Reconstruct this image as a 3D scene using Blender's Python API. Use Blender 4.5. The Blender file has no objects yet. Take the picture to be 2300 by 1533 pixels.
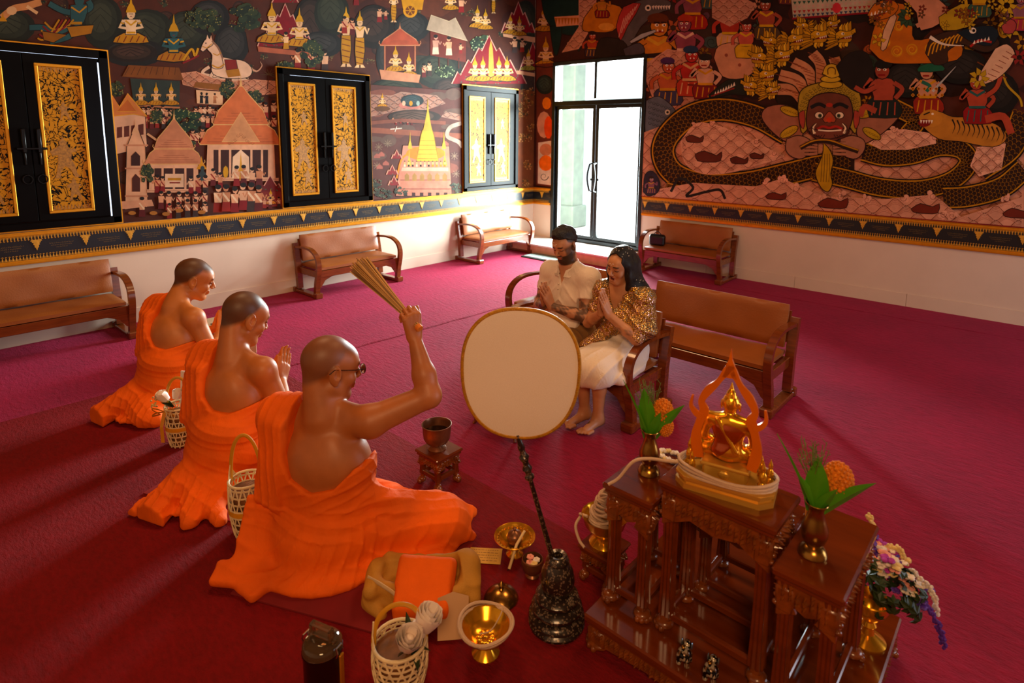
# Temple hall blessing ceremony: monks, couple, altar, murals.
import bpy, bmesh, math, random
import numpy as np
from mathutils import Vector, Matrix, geometry
R = math.radians
SC = bpy.context.scene
COL = SC.collection
# ---------------------------------------------------------------- camera
YAW, PITCH, ROLL = R(-41.54), R(8.46), R(0.54)
FPX, CX, CY, CAMH = 1336.9, 1173.6, 503.3, 1.8
_fw = Vector((math.sin(YAW)*math.cos(PITCH), math.cos(YAW)*math.cos(PITCH), -math.sin(PITCH)))
_rt = Vector((math.cos(YAW), -math.sin(YAW), 0)); _up = _rt.cross(_fw)
RT = _rt*math.cos(ROLL)+_up*math.sin(ROLL); UP = -_rt*math.sin(ROLL)+_up*math.cos(ROLL); FW = _fw
cam_d = bpy.data.cameras.new('camera'); cam = bpy.data.objects.new('camera', cam_d); COL.objects.link(cam)
cam.matrix_world = Matrix(((RT.x, UP.x, -FW.x, 0), (RT.y, UP.y, -FW.y, 0), (RT.z, UP.z, -FW.z, CAMH), (0, 0, 0, 1)))
cam_d.sensor_width = 36; cam_d.lens = 36*FPX/2300
cam_d.shift_x = (1150-CX)/2300; cam_d.shift_y = (CY-766.5)/2300
cam_d.clip_start = .02; cam_d.clip_end = 200
cam_d.dof.use_dof = True; cam_d.dof.focus_distance = 3.4; cam_d.dof.aperture_fstop = 2.8
SC.camera = cam
# ---------------------------------------------------------------- world, lights, exposure
SC.view_settings.view_transform = 'Standard'; SC.view_settings.look = 'None'
SC.view_settings.gamma = 1; SC.view_settings.use_curve_mapping = False
SC.view_settings.exposure = 0.06
SC.cycles.use_denoising = True
SC.cycles.max_bounces = 5; SC.cycles.transparent_max_bounces = 12
SC.cycles.sample_clamp_indirect = 6
SC.cycles.caustics_reflective = False; SC.cycles.caustics_refractive = False
W = bpy.data.worlds.new('sky'); SC.world = W; W.use_nodes = True
W.node_tree.nodes['Background'].inputs[0].default_value = (.86, .93, 1, 1)
W.node_tree.nodes['Background'].inputs[1].default_value = 2.2
def area(name, loc, rot, sx, sy, power, col, spread=180):
    d = bpy.data.lights.new(name, 'AREA'); d.shape = 'RECTANGLE'; d.size = sx; d.size_y = sy
    d.energy = power; d.color = col; d.spread = R(spread)
    o = bpy.data.objects.new(name, d); o.location = loc; o.rotation_euler = rot; COL.objects.link(o); return o
area('door_daylight', (-5.15, 7.95, 1.6), (R(-90), 0, 0), 1.75, 2.7, 1200, (.90, .95, 1))
area('far_door_daylight', (4.0, 5.6, 1.45), (0, R(90), 0), 2.5, 2.4, 80, (.78, .84, 1))
area('hall_lamp_behind', (1.1, -1.3, 3.5), (R(50), 0, R(50)), 1.2, 1.0, 88, (1, .57, .26))
area('ceiling_lamp_mid', (-3.6, 2.0, 4.3), (0, 0, 0), 1.0, 1.0, 50, (1, .56, .26))
area('ceiling_lamp_right', (-1.0, 3.6, 4.3), (0, 0, 0), 1.0, 1.0, 50, (1, .56, .26))
# ---------------------------------------------------------------- helpers
def lin(c):
    if isinstance(c, str):
        c = [int(c[i:i+2], 16)/255 for i in (0, 2, 4)]
    return tuple(x/12.92 if x <= .04045 else ((x+.055)/1.055)**2.4 for x in c[:3])
MATS = {}
def mat(name, col, rough=.5, metal=0, spec=.5, bump=0, bscale=60, var=.15, vscale=8, coat=0, sheen=0, stretch=None,
        attr=None, emit=0, trans=0, sss=0, sheencol=None):
    """principled material with noise-driven colour variation and bump"""
    if name in MATS: return MATS[name]
    m = bpy.data.materials.new(name); m.use_nodes = True; MATS[name] = m
    nt = m.node_tree; N = nt.nodes; L = nt.links; b = N['Principled BSDF']
    c = lin(col)
    tc = N.new('ShaderNodeTexCoord'); mp = N.new('ShaderNodeMapping'); L.new(tc.outputs['Object'], mp.inputs[0])
    if stretch: mp.inputs['Scale'].default_value = stretch
    nz = N.new('ShaderNodeTexNoise'); nz.inputs['Scale'].default_value = vscale; nz.inputs['Detail'].default_value = 4
    L.new(mp.outputs[0], nz.inputs['Vector'])
    mx = N.new('ShaderNodeMix'); mx.data_type = 'RGBA'; mx.blend_type = 'MULTIPLY'; mx.inputs[0].default_value = 1
    rp = N.new('ShaderNodeValToRGB'); rp.color_ramp.elements[0].position = .3; rp.color_ramp.elements[1].position = .7
    lo = 1-var; rp.color_ramp.elements[0].color = (lo, lo, lo, 1); rp.color_ramp.elements[1].color = (1+var*.4,)*3+(1,)
    L.new(nz.outputs['Fac'], rp.inputs[0]); L.new(rp.outputs[0], mx.inputs[7])
    if attr:
        at = N.new('ShaderNodeAttribute'); at.attribute_name = attr; L.new(at.outputs['Color'], mx.inputs[6])
    else: mx.inputs[6].default_value = (*c, 1)
    L.new(mx.outputs[2], b.inputs['Base Color'])
    b.inputs['Roughness'].default_value = rough; b.inputs['Metallic'].default_value = metal
    b.inputs['Specular IOR Level'].default_value = spec; b.inputs['Coat Weight'].default_value = coat
    b.inputs['Coat Roughness'].default_value = .08
    b.inputs['Sheen Weight'].default_value = sheen
    if sheencol: b.inputs['Sheen Tint'].default_value = (*lin(sheencol), 1)
    b.inputs['Transmission Weight'].default_value = trans
    if sss: b.inputs['Subsurface Weight'].default_value = sss; b.inputs['Subsurface Radius'].default_value = (.02, .008, .004); b.inputs['Subsurface Scale'].default_value = .5
    if emit: b.inputs['Emission Color'].default_value = (*c, 1); b.inputs['Emission Strength'].default_value = emit
    if bump:
        n2 = N.new('ShaderNodeTexNoise'); n2.inputs['Scale'].default_value = bscale; n2.inputs['Detail'].default_value = 3
        L.new(mp.outputs[0], n2.inputs['Vector'])
        bp = N.new('ShaderNodeBump'); bp.inputs['Strength'].default_value = bump; bp.inputs['Distance'].default_value = .01
        L.new(n2.outputs['Fac'], bp.inputs['Height']); L.new(bp.outputs[0], b.inputs['Normal'])
    return m
class MB:
    """collects shapes, builds ONE mesh object"""
    def __init__(s): s.v = []; s.f = []; s.c = []; s.cur = None
    def add(s, vs, fs):
        o = len(s.v); s.v += [tuple(p) for p in vs]; s.f += [tuple(i+o for i in f) for f in fs]
        s.c += [s.cur]*len(fs); return s
    def box(s, c, d, rz=0, rx=0, ry=0, bev=0):
        hx, hy, hz = d[0]/2, d[1]/2, d[2]/2
        m = Matrix.Translation(c) @ Matrix.Rotation(rz, 4, 'Z') @ Matrix.Rotation(ry, 4, 'Y') @ Matrix.Rotation(rx, 4, 'X')
        if bev <= 0:
            vs = [m @ Vector((x*hx, y*hy, z*hz)) for x in (-1, 1) for y in (-1, 1) for z in (-1, 1)]
            return s.add(vs, [(0, 1, 3, 2), (4, 6, 7, 5), (0, 4, 5, 1), (2, 3, 7, 6), (0, 2, 6, 4), (1, 5, 7, 3)])
        b = min(bev, hx*.95, hy*.95, hz*.95)
        vs = []; fs = []
        idx = {}
        for x in (-1, 1):
            for y in (-1, 1):
                for z in (-1, 1):
                    for a in range(3):
                        p = [x*(hx-b), y*(hy-b), z*(hz-b)]; p[a] = (x*hx, y*hy, z*hz)[a]
                        idx[x, y, z, a] = len(vs); vs.append(m @ Vector(p))
        for a in range(3):
            u, w = (a+1) % 3, (a+2) % 3
            for sgn in (-1, 1):
                q = []
                for (i, j) in ((-1, -1), (1, -1), (1, 1), (-1, 1)):
                    k = [0, 0, 0]; k[a] = sgn; k[u] = i; k[w] = j; q.append(idx[(*k, a)])
                fs.append(q if sgn > 0 else q[::-1])
            for i in (-1, 1):
                for j in (-1, 1):     # edge along axis a between faces u and w
                    k0 = [0, 0, 0]; k1 = [0, 0, 0]; k0[a] = -1; k1[a] = 1
                    for k in (k0, k1): k[u] = i; k[w] = j
                    q = [idx[(*k0, u)], idx[(*k1, u)], idx[(*k1, w)], idx[(*k0, w)]]
                    fs.append(q if i*j < 0 else q[::-1])
        for x in (-1, 1):
            for y in (-1, 1):
                for z in (-1, 1):
                    q = [idx[x, y, z, 0], idx[x, y, z, 1], idx[x, y, z, 2]]
                    fs.append(q if x*y*z > 0 else q[::-1])
        return s.add(vs, fs)
    def lathe(s, prof, n=24, c=(0, 0, 0), cap=True, ell=(1, 1), flute=0, nfl=0):
        vs = []; k = len(prof)
        for (r, z) in prof:
            for i in range(n):
                a = 2*math.pi*i/n; rr = r*(1+(flute*abs(math.sin(a*nfl/2)) if nfl else 0))
                vs.append((c[0]+rr*math.cos(a)*ell[0], c[1]+rr*math.sin(a)*ell[1], c[2]+z))
        fs = [(j*n+i, j*n+(i+1) % n, (j+1)*n+(i+1) % n, (j+1)*n+i) for j in range(k-1) for i in range(n)]
        if cap:
            if prof[0][0] > 1e-4: fs.append(tuple(range(n))[::-1])
            if prof[-1][0] > 1e-4: fs.append(tuple((k-1)*n+i for i in range(n)))
        return s.add(vs, fs)
    def tube(s, pts, r, n=8, cap=True, flat=1, up=None, closed=False):
        """sweep; r scalar or list; flat scales the second axis"""
        P = [Vector(p) for p in pts]; k = len(P); rs = r if hasattr(r, '__len__') else [r]*k
        vs = []; prev = None
        for i in range(k):
            if closed: t = (P[(i+1) % k]-P[i-1]).normalized()
            else: t = (P[min(i+1, k-1)]-P[max(i-1, 0)]).normalized()
            if up is not None: a = Vector(up)
            elif prev is not None: a = prev
            else: a = Vector((0, 0, 1)) if abs(t.z) < .9 else Vector((1, 0, 0))
            x = (a-t*a.dot(t)).normalized(); y = t.cross(x); prev = x
            for j in range(n):
                an = 2*math.pi*(j+.5)/n
                vs.append(P[i]+x*math.cos(an)*rs[i]+y*math.sin(an)*rs[i]*flat)
        m = k if closed else k-1
        fs = [(i*n+j, i*n+(j+1) % n, ((i+1) % k)*n+(j+1) % n, ((i+1) % k)*n+j) for i in range(m) for j in range(n)]
        if cap and not closed: fs += [tuple(range(n))[::-1], tuple((k-1)*n+j for j in range(n))]
        return s.add(vs, fs)
    def strip(s, pts, w, h, up):
        """rectangular bar swept along pts; width w along 'up', height h across"""
        P = [Vector(p) for p in pts]; k = len(P); vs = []; up = Vector(up)
        for i in range(k):
            t = (P[min(i+1, k-1)]-P[max(i-1, 0)]).normalized(); y = t.cross(up).normalized()
            ww = w[i] if hasattr(w, '__len__') else w; hh = h[i] if hasattr(h, '__len__') else h
            for a, b in ((-1, -1), (1, -1), (1, 1), (-1, 1)): vs.append(P[i]+up*a*ww/2+y*b*hh/2)
        fs = [(i*4+j, i*4+(j+1) % 4, (i+1)*4+(j+1) % 4, (i+1)*4+j) for i in range(k-1) for j in range(4)]
        fs += [(3, 2, 1, 0), tuple((k-1)*4+j for j in range(4))]
        return s.add(vs, fs)
    def ball(s, c, r, n=10, m=7, rot=None):
        r = r if hasattr(r, '__len__') else (r, r, r); vs = []
        q = rot or Matrix.Identity(3)
        for j in range(1, m):
            t = math.pi*j/m
            for i in range(n):
                a = 2*math.pi*i/n
                vs.append(Vector(c)+q @ Vector((r[0]*math.sin(t)*math.cos(a), r[1]*math.sin(t)*math.sin(a), r[2]*math.cos(t))))
        top = len(vs); vs += [Vector(c)+q @ Vector((0, 0, r[2])), Vector(c)-q @ Vector((0, 0, r[2]))]
        fs = [(j*n+i, (j+1)*n+i, (j+1)*n+(i+1) % n, j*n+(i+1) % n) for j in range(m-2) for i in range(n)]
        fs += [(top, i, (i+1) % n) for i in range(n)] + [(top+1, (m-2)*n+(i+1) % n, (m-2)*n+i) for i in range(n)]
        return s.add(vs, fs)
    def prism(s, poly, d0, d1, to3):
        """extrude 2D polygon; to3(u,v,d)->xyz"""
        n = len(poly); tri = geometry.tessellate_polygon([[Vector((p[0], p[1], 0)) for p in poly]])
        vs = [to3(p[0], p[1], d0) for p in poly]+[to3(p[0], p[1], d1) for p in poly]
        fs = [tuple(t) for t in tri]+[tuple(i+n for i in t[::-1]) for t in tri]
        fs += [(i, (i+1) % n, n+(i+1) % n, n+i) for i in range(n)]
        return s.add(vs, fs)
    def xf(s, M4, start=0):
        s.v = s.v[:start]+[tuple(M4 @ Vector(p)) for p in s.v[start:]]; return s
    def mesh(s, name, m, smooth=False):
        me = bpy.data.meshes.new(name); me.from_pydata(s.v, [], s.f)
        if m: me.materials.append(m)
        if any(c is not None for c in s.c):
            at = me.color_attributes.new('Col', 'FLOAT_COLOR', 'CORNER')
            nl = [len(f) for f in s.f]
            arr = np.repeat(np.array([(*c, 1.) if c else (1, 1, 1, 1) for c in s.c], dtype=np.float32), nl, axis=0)
            at.data.foreach_set('color', arr.ravel())
        bm = bmesh.new(); bm.from_mesh(me); bmesh.ops.recalc_face_normals(bm, faces=bm.faces); bm.to_mesh(me); bm.free()
        if smooth:
            me.polygons.foreach_set('use_smooth', [True]*len(me.polygons))
            try: me.set_sharp_from_angle(angle=R(smooth if smooth is not True else 42))
            except Exception: pass
        me.update(); return me
    def obj(s, name, m, parent=None, smooth=False, loc=None):
        o = bpy.data.objects.new(name, s.mesh(name, m, smooth)); COL.objects.link(o)
        if parent: o.parent = parent
        if loc: o.location = loc
        return o
def tag(o, label, cat, group=None):
    o['label'] = label; o['category'] = cat
    if group: o['group'] = group
    return o
def struct(o): o['kind'] = 'structure'; return o
def thing(name, label, cat, loc=(0, 0, 0), rz=0, group=None):
    o = bpy.data.objects.new(name, None); COL.objects.link(o); o.empty_display_size = .05
    o.location = loc; o.rotation_euler = (0, 0, rz); return tag(o, label, cat, group)
def copy_tree(o, parent=None):
    c = o.copy(); COL.objects.link(c)
    if parent: c.parent = parent
    for ch in list(o.children): copy_tree(ch, c)
    return c
def inst(me, name, parent, loc=(0, 0, 0), rot=(0, 0, 0), sc=(1, 1, 1)):
    o = bpy.data.objects.new(name, me); COL.objects.link(o); o.parent = parent
    o.location = loc; o.rotation_euler = rot; o.scale = sc; return o
def arc(c, r, a0, a1, n, plane='xz', ry=None):
    ry = r if ry is None else ry
    out = []
    for i in range(n+1):
        a = R(a0+(a1-a0)*i/n); u = c[0]+r*math.cos(a); v = c[1]+ry*math.sin(a); out.append((u, v))
    return out
def spline(pts, n=6):
    P = [np.array(p, float) for p in pts]; P = [2*P[0]-P[1]]+P+[2*P[-1]-P[-2]]; out = []
    for i in range(1, len(P)-2):
        for k in range(n):
            t = k/n; a, b, c, d = P[i-1:i+3]
            out.append(.5*((2*b)+(c-a)*t+(2*a-5*b+4*c-d)*t*t+(3*b-a-3*c+d)*t**3))
    out.append(P[-2]); return [tuple(p) for p in out]
XW, YW = -6.406, 7.49                  # planes of the left and right walls
def on_plane(x, y, axis, val):         # a photo point -> the point of a wall / floor plane it lies on
    d = FW*FPX+RT*(x-CX)-UP*(y-CY); o = Vector((0, 0, CAMH)); t = (val-o[axis])/d[axis]; return o+d*t
# ---------------------------------------------------------------- materials of the room
M_plaster = mat('white_plaster', 'DAC0AA', .7, var=.05, vscale=3, bump=.04, bscale=200)
M_gold = mat('gilded_moulding', 'E09414', .34, metal=.6, var=.12, vscale=20)
M_goldflat = mat('gold_leaf_print', 'D89A2A', .45, metal=.25, var=.25, vscale=40)
M_black = mat('black_lacquer', '0A0807', .3, spec=.07, var=.2)
M_band = mat('black_band', '10141A', .35, var=.2)
M_iron = mat('dark_iron', '15120F', .3, metal=.6)
M_dframe = mat('dark_aluminium', '14191A', .3, metal=.3)
def carpet_mat(name, base, hi, sc=1.0, sheen=.34, tint='FF5690'):
    m = bpy.data.materials.new(name); m.use_nodes = True; nt = m.node_tree; N = nt.nodes; L = nt.links; b = N['Principled BSDF']
    tc = N.new('ShaderNodeTexCoord'); mp = N.new('ShaderNodeMapping'); mp.inputs['Scale'].default_value = (1, 2.6, 1); mp.inputs['Rotation'].default_value = (0, 0, R(28))
    L.new(tc.outputs['Object'], mp.inputs[0])
    n1 = N.new('ShaderNodeTexNoise'); n1.inputs['Scale'].default_value = 13*sc; n1.inputs['Detail'].default_value = 6; n1.inputs['Roughness'].default_value = .7
    n2 = N.new('ShaderNodeTexNoise'); n2.inputs['Scale'].default_value = 130; n2.inputs['Detail'].default_value = 2
    n3 = N.new('ShaderNodeTexNoise'); n3.inputs['Scale'].default_value = 1.6; n3.inputs['Detail'].default_value = 3
    L.new(mp.outputs[0], n1.inputs['Vector']); L.new(tc.outputs['Object'], n2.inputs['Vector']); L.new(tc.outputs['Object'], n3.inputs['Vector'])
    r = N.new('ShaderNodeValToRGB'); r.color_ramp.elements[0].position = .32; r.color_ramp.elements[1].position = .68
    r.color_ramp.elements[0].color = (*lin(base), 1); r.color_ramp.elements[1].color = (*lin(hi), 1)
    ad = N.new('ShaderNodeMath'); ad.operation = 'MULTIPLY_ADD'; ad.inputs[1].default_value = .5; L.new(n1.outputs['Fac'], ad.inputs[0])
    m2 = N.new('ShaderNodeMath'); m2.operation = 'MULTIPLY_ADD'; m2.inputs[1].default_value = .3; m2.inputs[2].default_value = .1
    L.new(n3.outputs['Fac'], m2.inputs[0]); L.new(m2.outputs[0], ad.inputs[2]); L.new(ad.outputs[0], r.inputs[0]); L.new(r.outputs[0], b.inputs['Base Color'])
    b.inputs['Roughness'].default_value = .85; b.inputs['Specular IOR Level'].default_value = .25
    b.inputs['Sheen Weight'].default_value = sheen; b.inputs['Sheen Roughness'].default_value = .45; b.inputs['Sheen Tint'].default_value = (*lin(tint), 1)
    bp = N.new('ShaderNodeBump'); bp.inputs['Strength'].default_value = .8; bp.inputs['Distance'].default_value = .025
    b2 = N.new('ShaderNodeBump'); b2.inputs['Strength'].default_value = .35; b2.inputs['Distance'].default_value = .006
    L.new(n1.outputs['Fac'], bp.inputs['Height']); L.new(n2.outputs['Fac'], b2.inputs['Height']); L.new(bp.outputs[0], b2.inputs['Normal']); L.new(b2.outputs[0], b.inputs['Normal'])
    return m
M_carpet = carpet_mat('magenta_carpet', '60041C', 'A60B36')
M_runner = carpet_mat('red_runner', '660208', '9A0714', 2, .06, 'FF3030')
# ---------------------------------------------------------------- shell
X1, Y0, HT = 4.2, -3.6, 4.5
DX0, DX1, DZ0, DZ1 = -6.02, -4.355, .155, 2.935      # glass door opening in the right wall
fl_o = struct(MB().box(((XW+X1)/2, (Y0+YW)/2, -.05), (X1-XW+.4, YW-Y0+.4, .1)).obj('floor', M_carpet))
# two raised seams of the carpet strips
for k, (a, b, xw) in enumerate((((-4.32, 2.05), (-4.10, 7.0), .012), ((-6.3, 6.93), (3.9, 6.93), .006))):
    s = MB(); n = 40
    pts = [(a[0]+(b[0]-a[0])*i/n+.006*math.sin(i*1.7), a[1]+(b[1]-a[1])*i/n+.006*math.sin(i*2.3), -.002) for i in range(n+1)]
    s.tube(pts, [xw+.003*math.sin(i*3.1) for i in range(n+1)], 8, flat=1.8).obj('carpet_seam', M_carpet, fl_o, True)
wl = struct(MB().box((XW-.1, (Y0+YW)/2, HT/2), (.2, YW-Y0, HT)).obj('wall_left', M_plaster))
w = MB()
w.box(((XW-.2+DX0)/2, YW+.12, HT/2), (DX0-XW+.2, .24, HT)); w.box(((DX1+X1)/2, YW+.12, HT/2), (X1-DX1, .24, HT))
w.box(((DX0+DX1)/2, YW+.12, (DZ1+HT)/2), (DX1-DX0, .24, HT-DZ1)); w.box(((DX0+DX1)/2, YW+.12, DZ0/2-.001), (DX1-DX0, .24, DZ0))
wr = struct(w.obj('wall_right', M_plaster))
M_far = mat('warm_plaster', 'C9A37E', .8, var=.05)
wn = MB(); wn.box((X1+.1, (Y0+4.3)/2, HT/2), (.2, 4.3-Y0, HT)); wn.box((X1+.1, (6.9+YW)/2, HT/2), (.2, YW-6.9, HT)); wn.box((X1+.1, 5.6, 3.6), (.2, 2.6, 1.8))
struct(wn.obj('wall_near', M_far))
struct(MB().box(((XW+X1)/2, Y0-.1, HT/2), (X1-XW+.4, .2, HT)).obj('wall_back', M_far))
struct(MB().box(((XW+X1)/2, (Y0+YW)/2, HT+.05), (X1-XW+.4, YW-Y0+.4, .1)).obj('ceiling', mat('dark_red_ceiling', '5A2A1A', .6)))
# baseboards, cut in lengths as the joints in the photo show
bl = struct(MB().box((XW+.006, (Y0+7.0)/2, .07), (.012, 7.0-Y0, .14)).obj('baseboard_left', M_plaster))
bs = MB()
for a, b in ((-4.33, -3.33), (-3.33, -2.2), (-2.2, -1.04), (-1.04, .1), (.1, 1.3), (1.3, X1)):
    bs.box(((a+b)/2, YW-.006, .07), (b-a-.004, .012, .14))
struct(bs.obj('baseboard_right', M_plaster))
# door step with its white top slab
st = struct(MB().box(((XW+.0-4.33)/2, (6.86+YW)/2, .065), (-4.33-XW, YW-6.86, .13)).obj('trim_5', mat('step_plaster', 'D9A688', .6)))
MB().box(((XW-4.33)/2, (6.84+YW)/2, .143), (-4.33-XW, YW-6.84, .026), bev=.004).obj('slab', mat('white_marble', 'EDEBE8', .25, var=.06), st)
# ---------------------------------------------------------------- dado bands (gold mouldings, pendants, fringe, inscriptions)
def band(name, length, to3, ph):
    """length along u from 0; z in metres; to3(u, z, depth)"""
    def seg(mb, u0, u1, z0, z1, d0, d1):
        vs = [to3(u, z, d) for u in (u0, u1) for z in (z0, z1) for d in (d0, d1)]
        mb.add(vs, [(0, 1, 3, 2), (4, 6, 7, 5), (0, 4, 5, 1), (2, 3, 7, 6), (0, 2, 6, 4), (1, 5, 7, 3)])
    b = MB(); seg(b, 0, length, .72, .93, 0, .012); base = struct(b.obj(name, M_band))
    for z0, z1, q in ((.925, .960, 0), (.686, .724, 1)):
        m = MB(); seg(m, 0, length, z0, z1, 0, .022); seg(m, 0, length, z0+.010, z1-.010, .02, .034); m.obj('moulding', M_gold, base)
    pend = MB()
    hp_ = [(.034, 0), (.040, -.010), (.028, -.014), (.030, -.024), (.019, -.028), (.022, -.042), (.013, -.048), (.015, -.062), (.007, -.070)]; pts = [(-a, b) for a, b in hp_]+[(0, -.092)]+hp_[::-1]
    pend.prism(pts, 0, .006, lambda u, v, d: Vector(to3(u, v, d))-Vector(to3(0, 0, 0)))
    pm = pend.mesh('pendant', M_goldflat)
    n = int(length/.346)
    for i in range(n+1):
        u = ph+i*.346
        if u > length-.03: break
        inst(pm, 'pendant', base, Vector(to3(u, .888, .012)))
    fr = MB(); u = .01
    while u < length-.03:      # upper and lower fringes of small leaves
        for dz, sg, hh in ((.925, -1, .040), (.726, 1, .036)):
            fr.prism([(u, dz), (u+.014, dz), (u+.011, dz+sg*hh*.5), (u+.007, dz+sg*hh), (u+.003, dz+sg*hh*.5)], .0125, .015, to3)
            fr.prism([(u+.015, dz), (u+.021, dz), (u+.018, dz+sg*hh*.45)], .0125, .014, to3)
        fr.prism([(u, .758), (u+.005, .766), (u+.012, .766), (u+.018, .758), (u+.009, .762)], .0125, .014, to3)
        fr.prism([(u, .896), (u+.009, .888), (u+.018, .896), (u+.009, .893)], .0125, .014, to3)
        u += .0225
    f = fr.obj('leaf_fringe', M_goldflat, base); f['kind'] = 'stuff'
    tx = MB(); rnd = random.Random(4)
    for i in range(n):         # faint lines of small script between the pendants
        c = ph+(i+.5)*.346
        for r_, wd in ((.842, .085), (.824, .075), (.806, .04)):
            u = c-wd
            while u < c+wd:
                w_ = rnd.uniform(.005, .011); h_ = rnd.uniform(.004, .007)
                seg(tx, u, u+w_, r_, r_+.0022, .012, .0132); seg(tx, u+w_-.002, u+w_, r_, r_+h_, .012, .0132)
                if rnd.random() < .4: seg(tx, u, u+.004, r_+.008, r_+.0095, .012, .0132)
                u += w_+rnd.uniform(.002, .006)
    t = tx.obj('inscription', mat('dim_gold_ink', '8A6A34', .5, metal=.3), base); t['kind'] = 'stuff'
    return base
band('trim_1', 8.89, lambda u, z, d: (XW+d, -1.4+u, z), .309)
band('trim_2', 7.9, lambda u, z, d: (-4.34+u, YW-d, z), .047)
band('trim_3', XW*-1-6.03, lambda u, z, d: (XW+u, YW-d, z), .2)
# ---------------------------------------------------------------- lacquered shutters
def lacquer_panel_mat():
    m = bpy.data.materials.new('gold_on_black_scrollwork'); m.use_nodes = True; nt = m.node_tree; N = nt.nodes; L = nt.links; b = N['Principled BSDF']
    tc = N.new('ShaderNodeTexCoord'); n = N.new('ShaderNodeTexNoise'); n.inputs['Scale'].default_value = 7; n.inputs['Detail'].default_value = 1
    L.new(tc.outputs['Object'], n.inputs['Vector'])
    mx = N.new('ShaderNodeMix'); mx.data_type = 'VECTOR'; mx.inputs[0].default_value = .16
    L.new(tc.outputs['Object'], mx.inputs[4]); L.new(n.outputs['Color'], mx.inputs[5])
    v = N.new('ShaderNodeTexVoronoi'); v.feature = 'DISTANCE_TO_EDGE'; v.inputs['Scale'].default_value = 24; L.new(mx.outputs[1], v.inputs['Vector'])
    w = N.new('ShaderNodeTexNoise'); w.inputs['Scale'].default_value = 42; w.inputs['Detail'].default_value = 2; w.inputs['Distortion'].default_value = 2.2; L.new(mx.outputs[1], w.inputs['Vector'])
    a = N.new('ShaderNodeMath'); a.operation = 'MULTIPLY_ADD'; a.inputs[1].default_value = 1.3; L.new(v.outputs['Distance'], a.inputs[0]); L.new(w.outputs['Fac'], a.inputs[2])
    r = N.new('ShaderNodeValToRGB'); e = r.color_ramp.elements; e[0].position = .56; e[0].color = (*lin('0A0806'), 1); e[1].position = .60; e[1].color = (*lin('BE7E18'), 1)
    L.new(a.outputs[0], r.inputs[0]); L.new(r.outputs[0], b.inputs['Base Color'])
    b.inputs['Roughness'].default_value = .45; b.inputs['Metallic'].default_value = .15; b.inputs['Specular IOR Level'].default_value = .1
    return m
M_scroll = lacquer_panel_mat()
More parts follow.
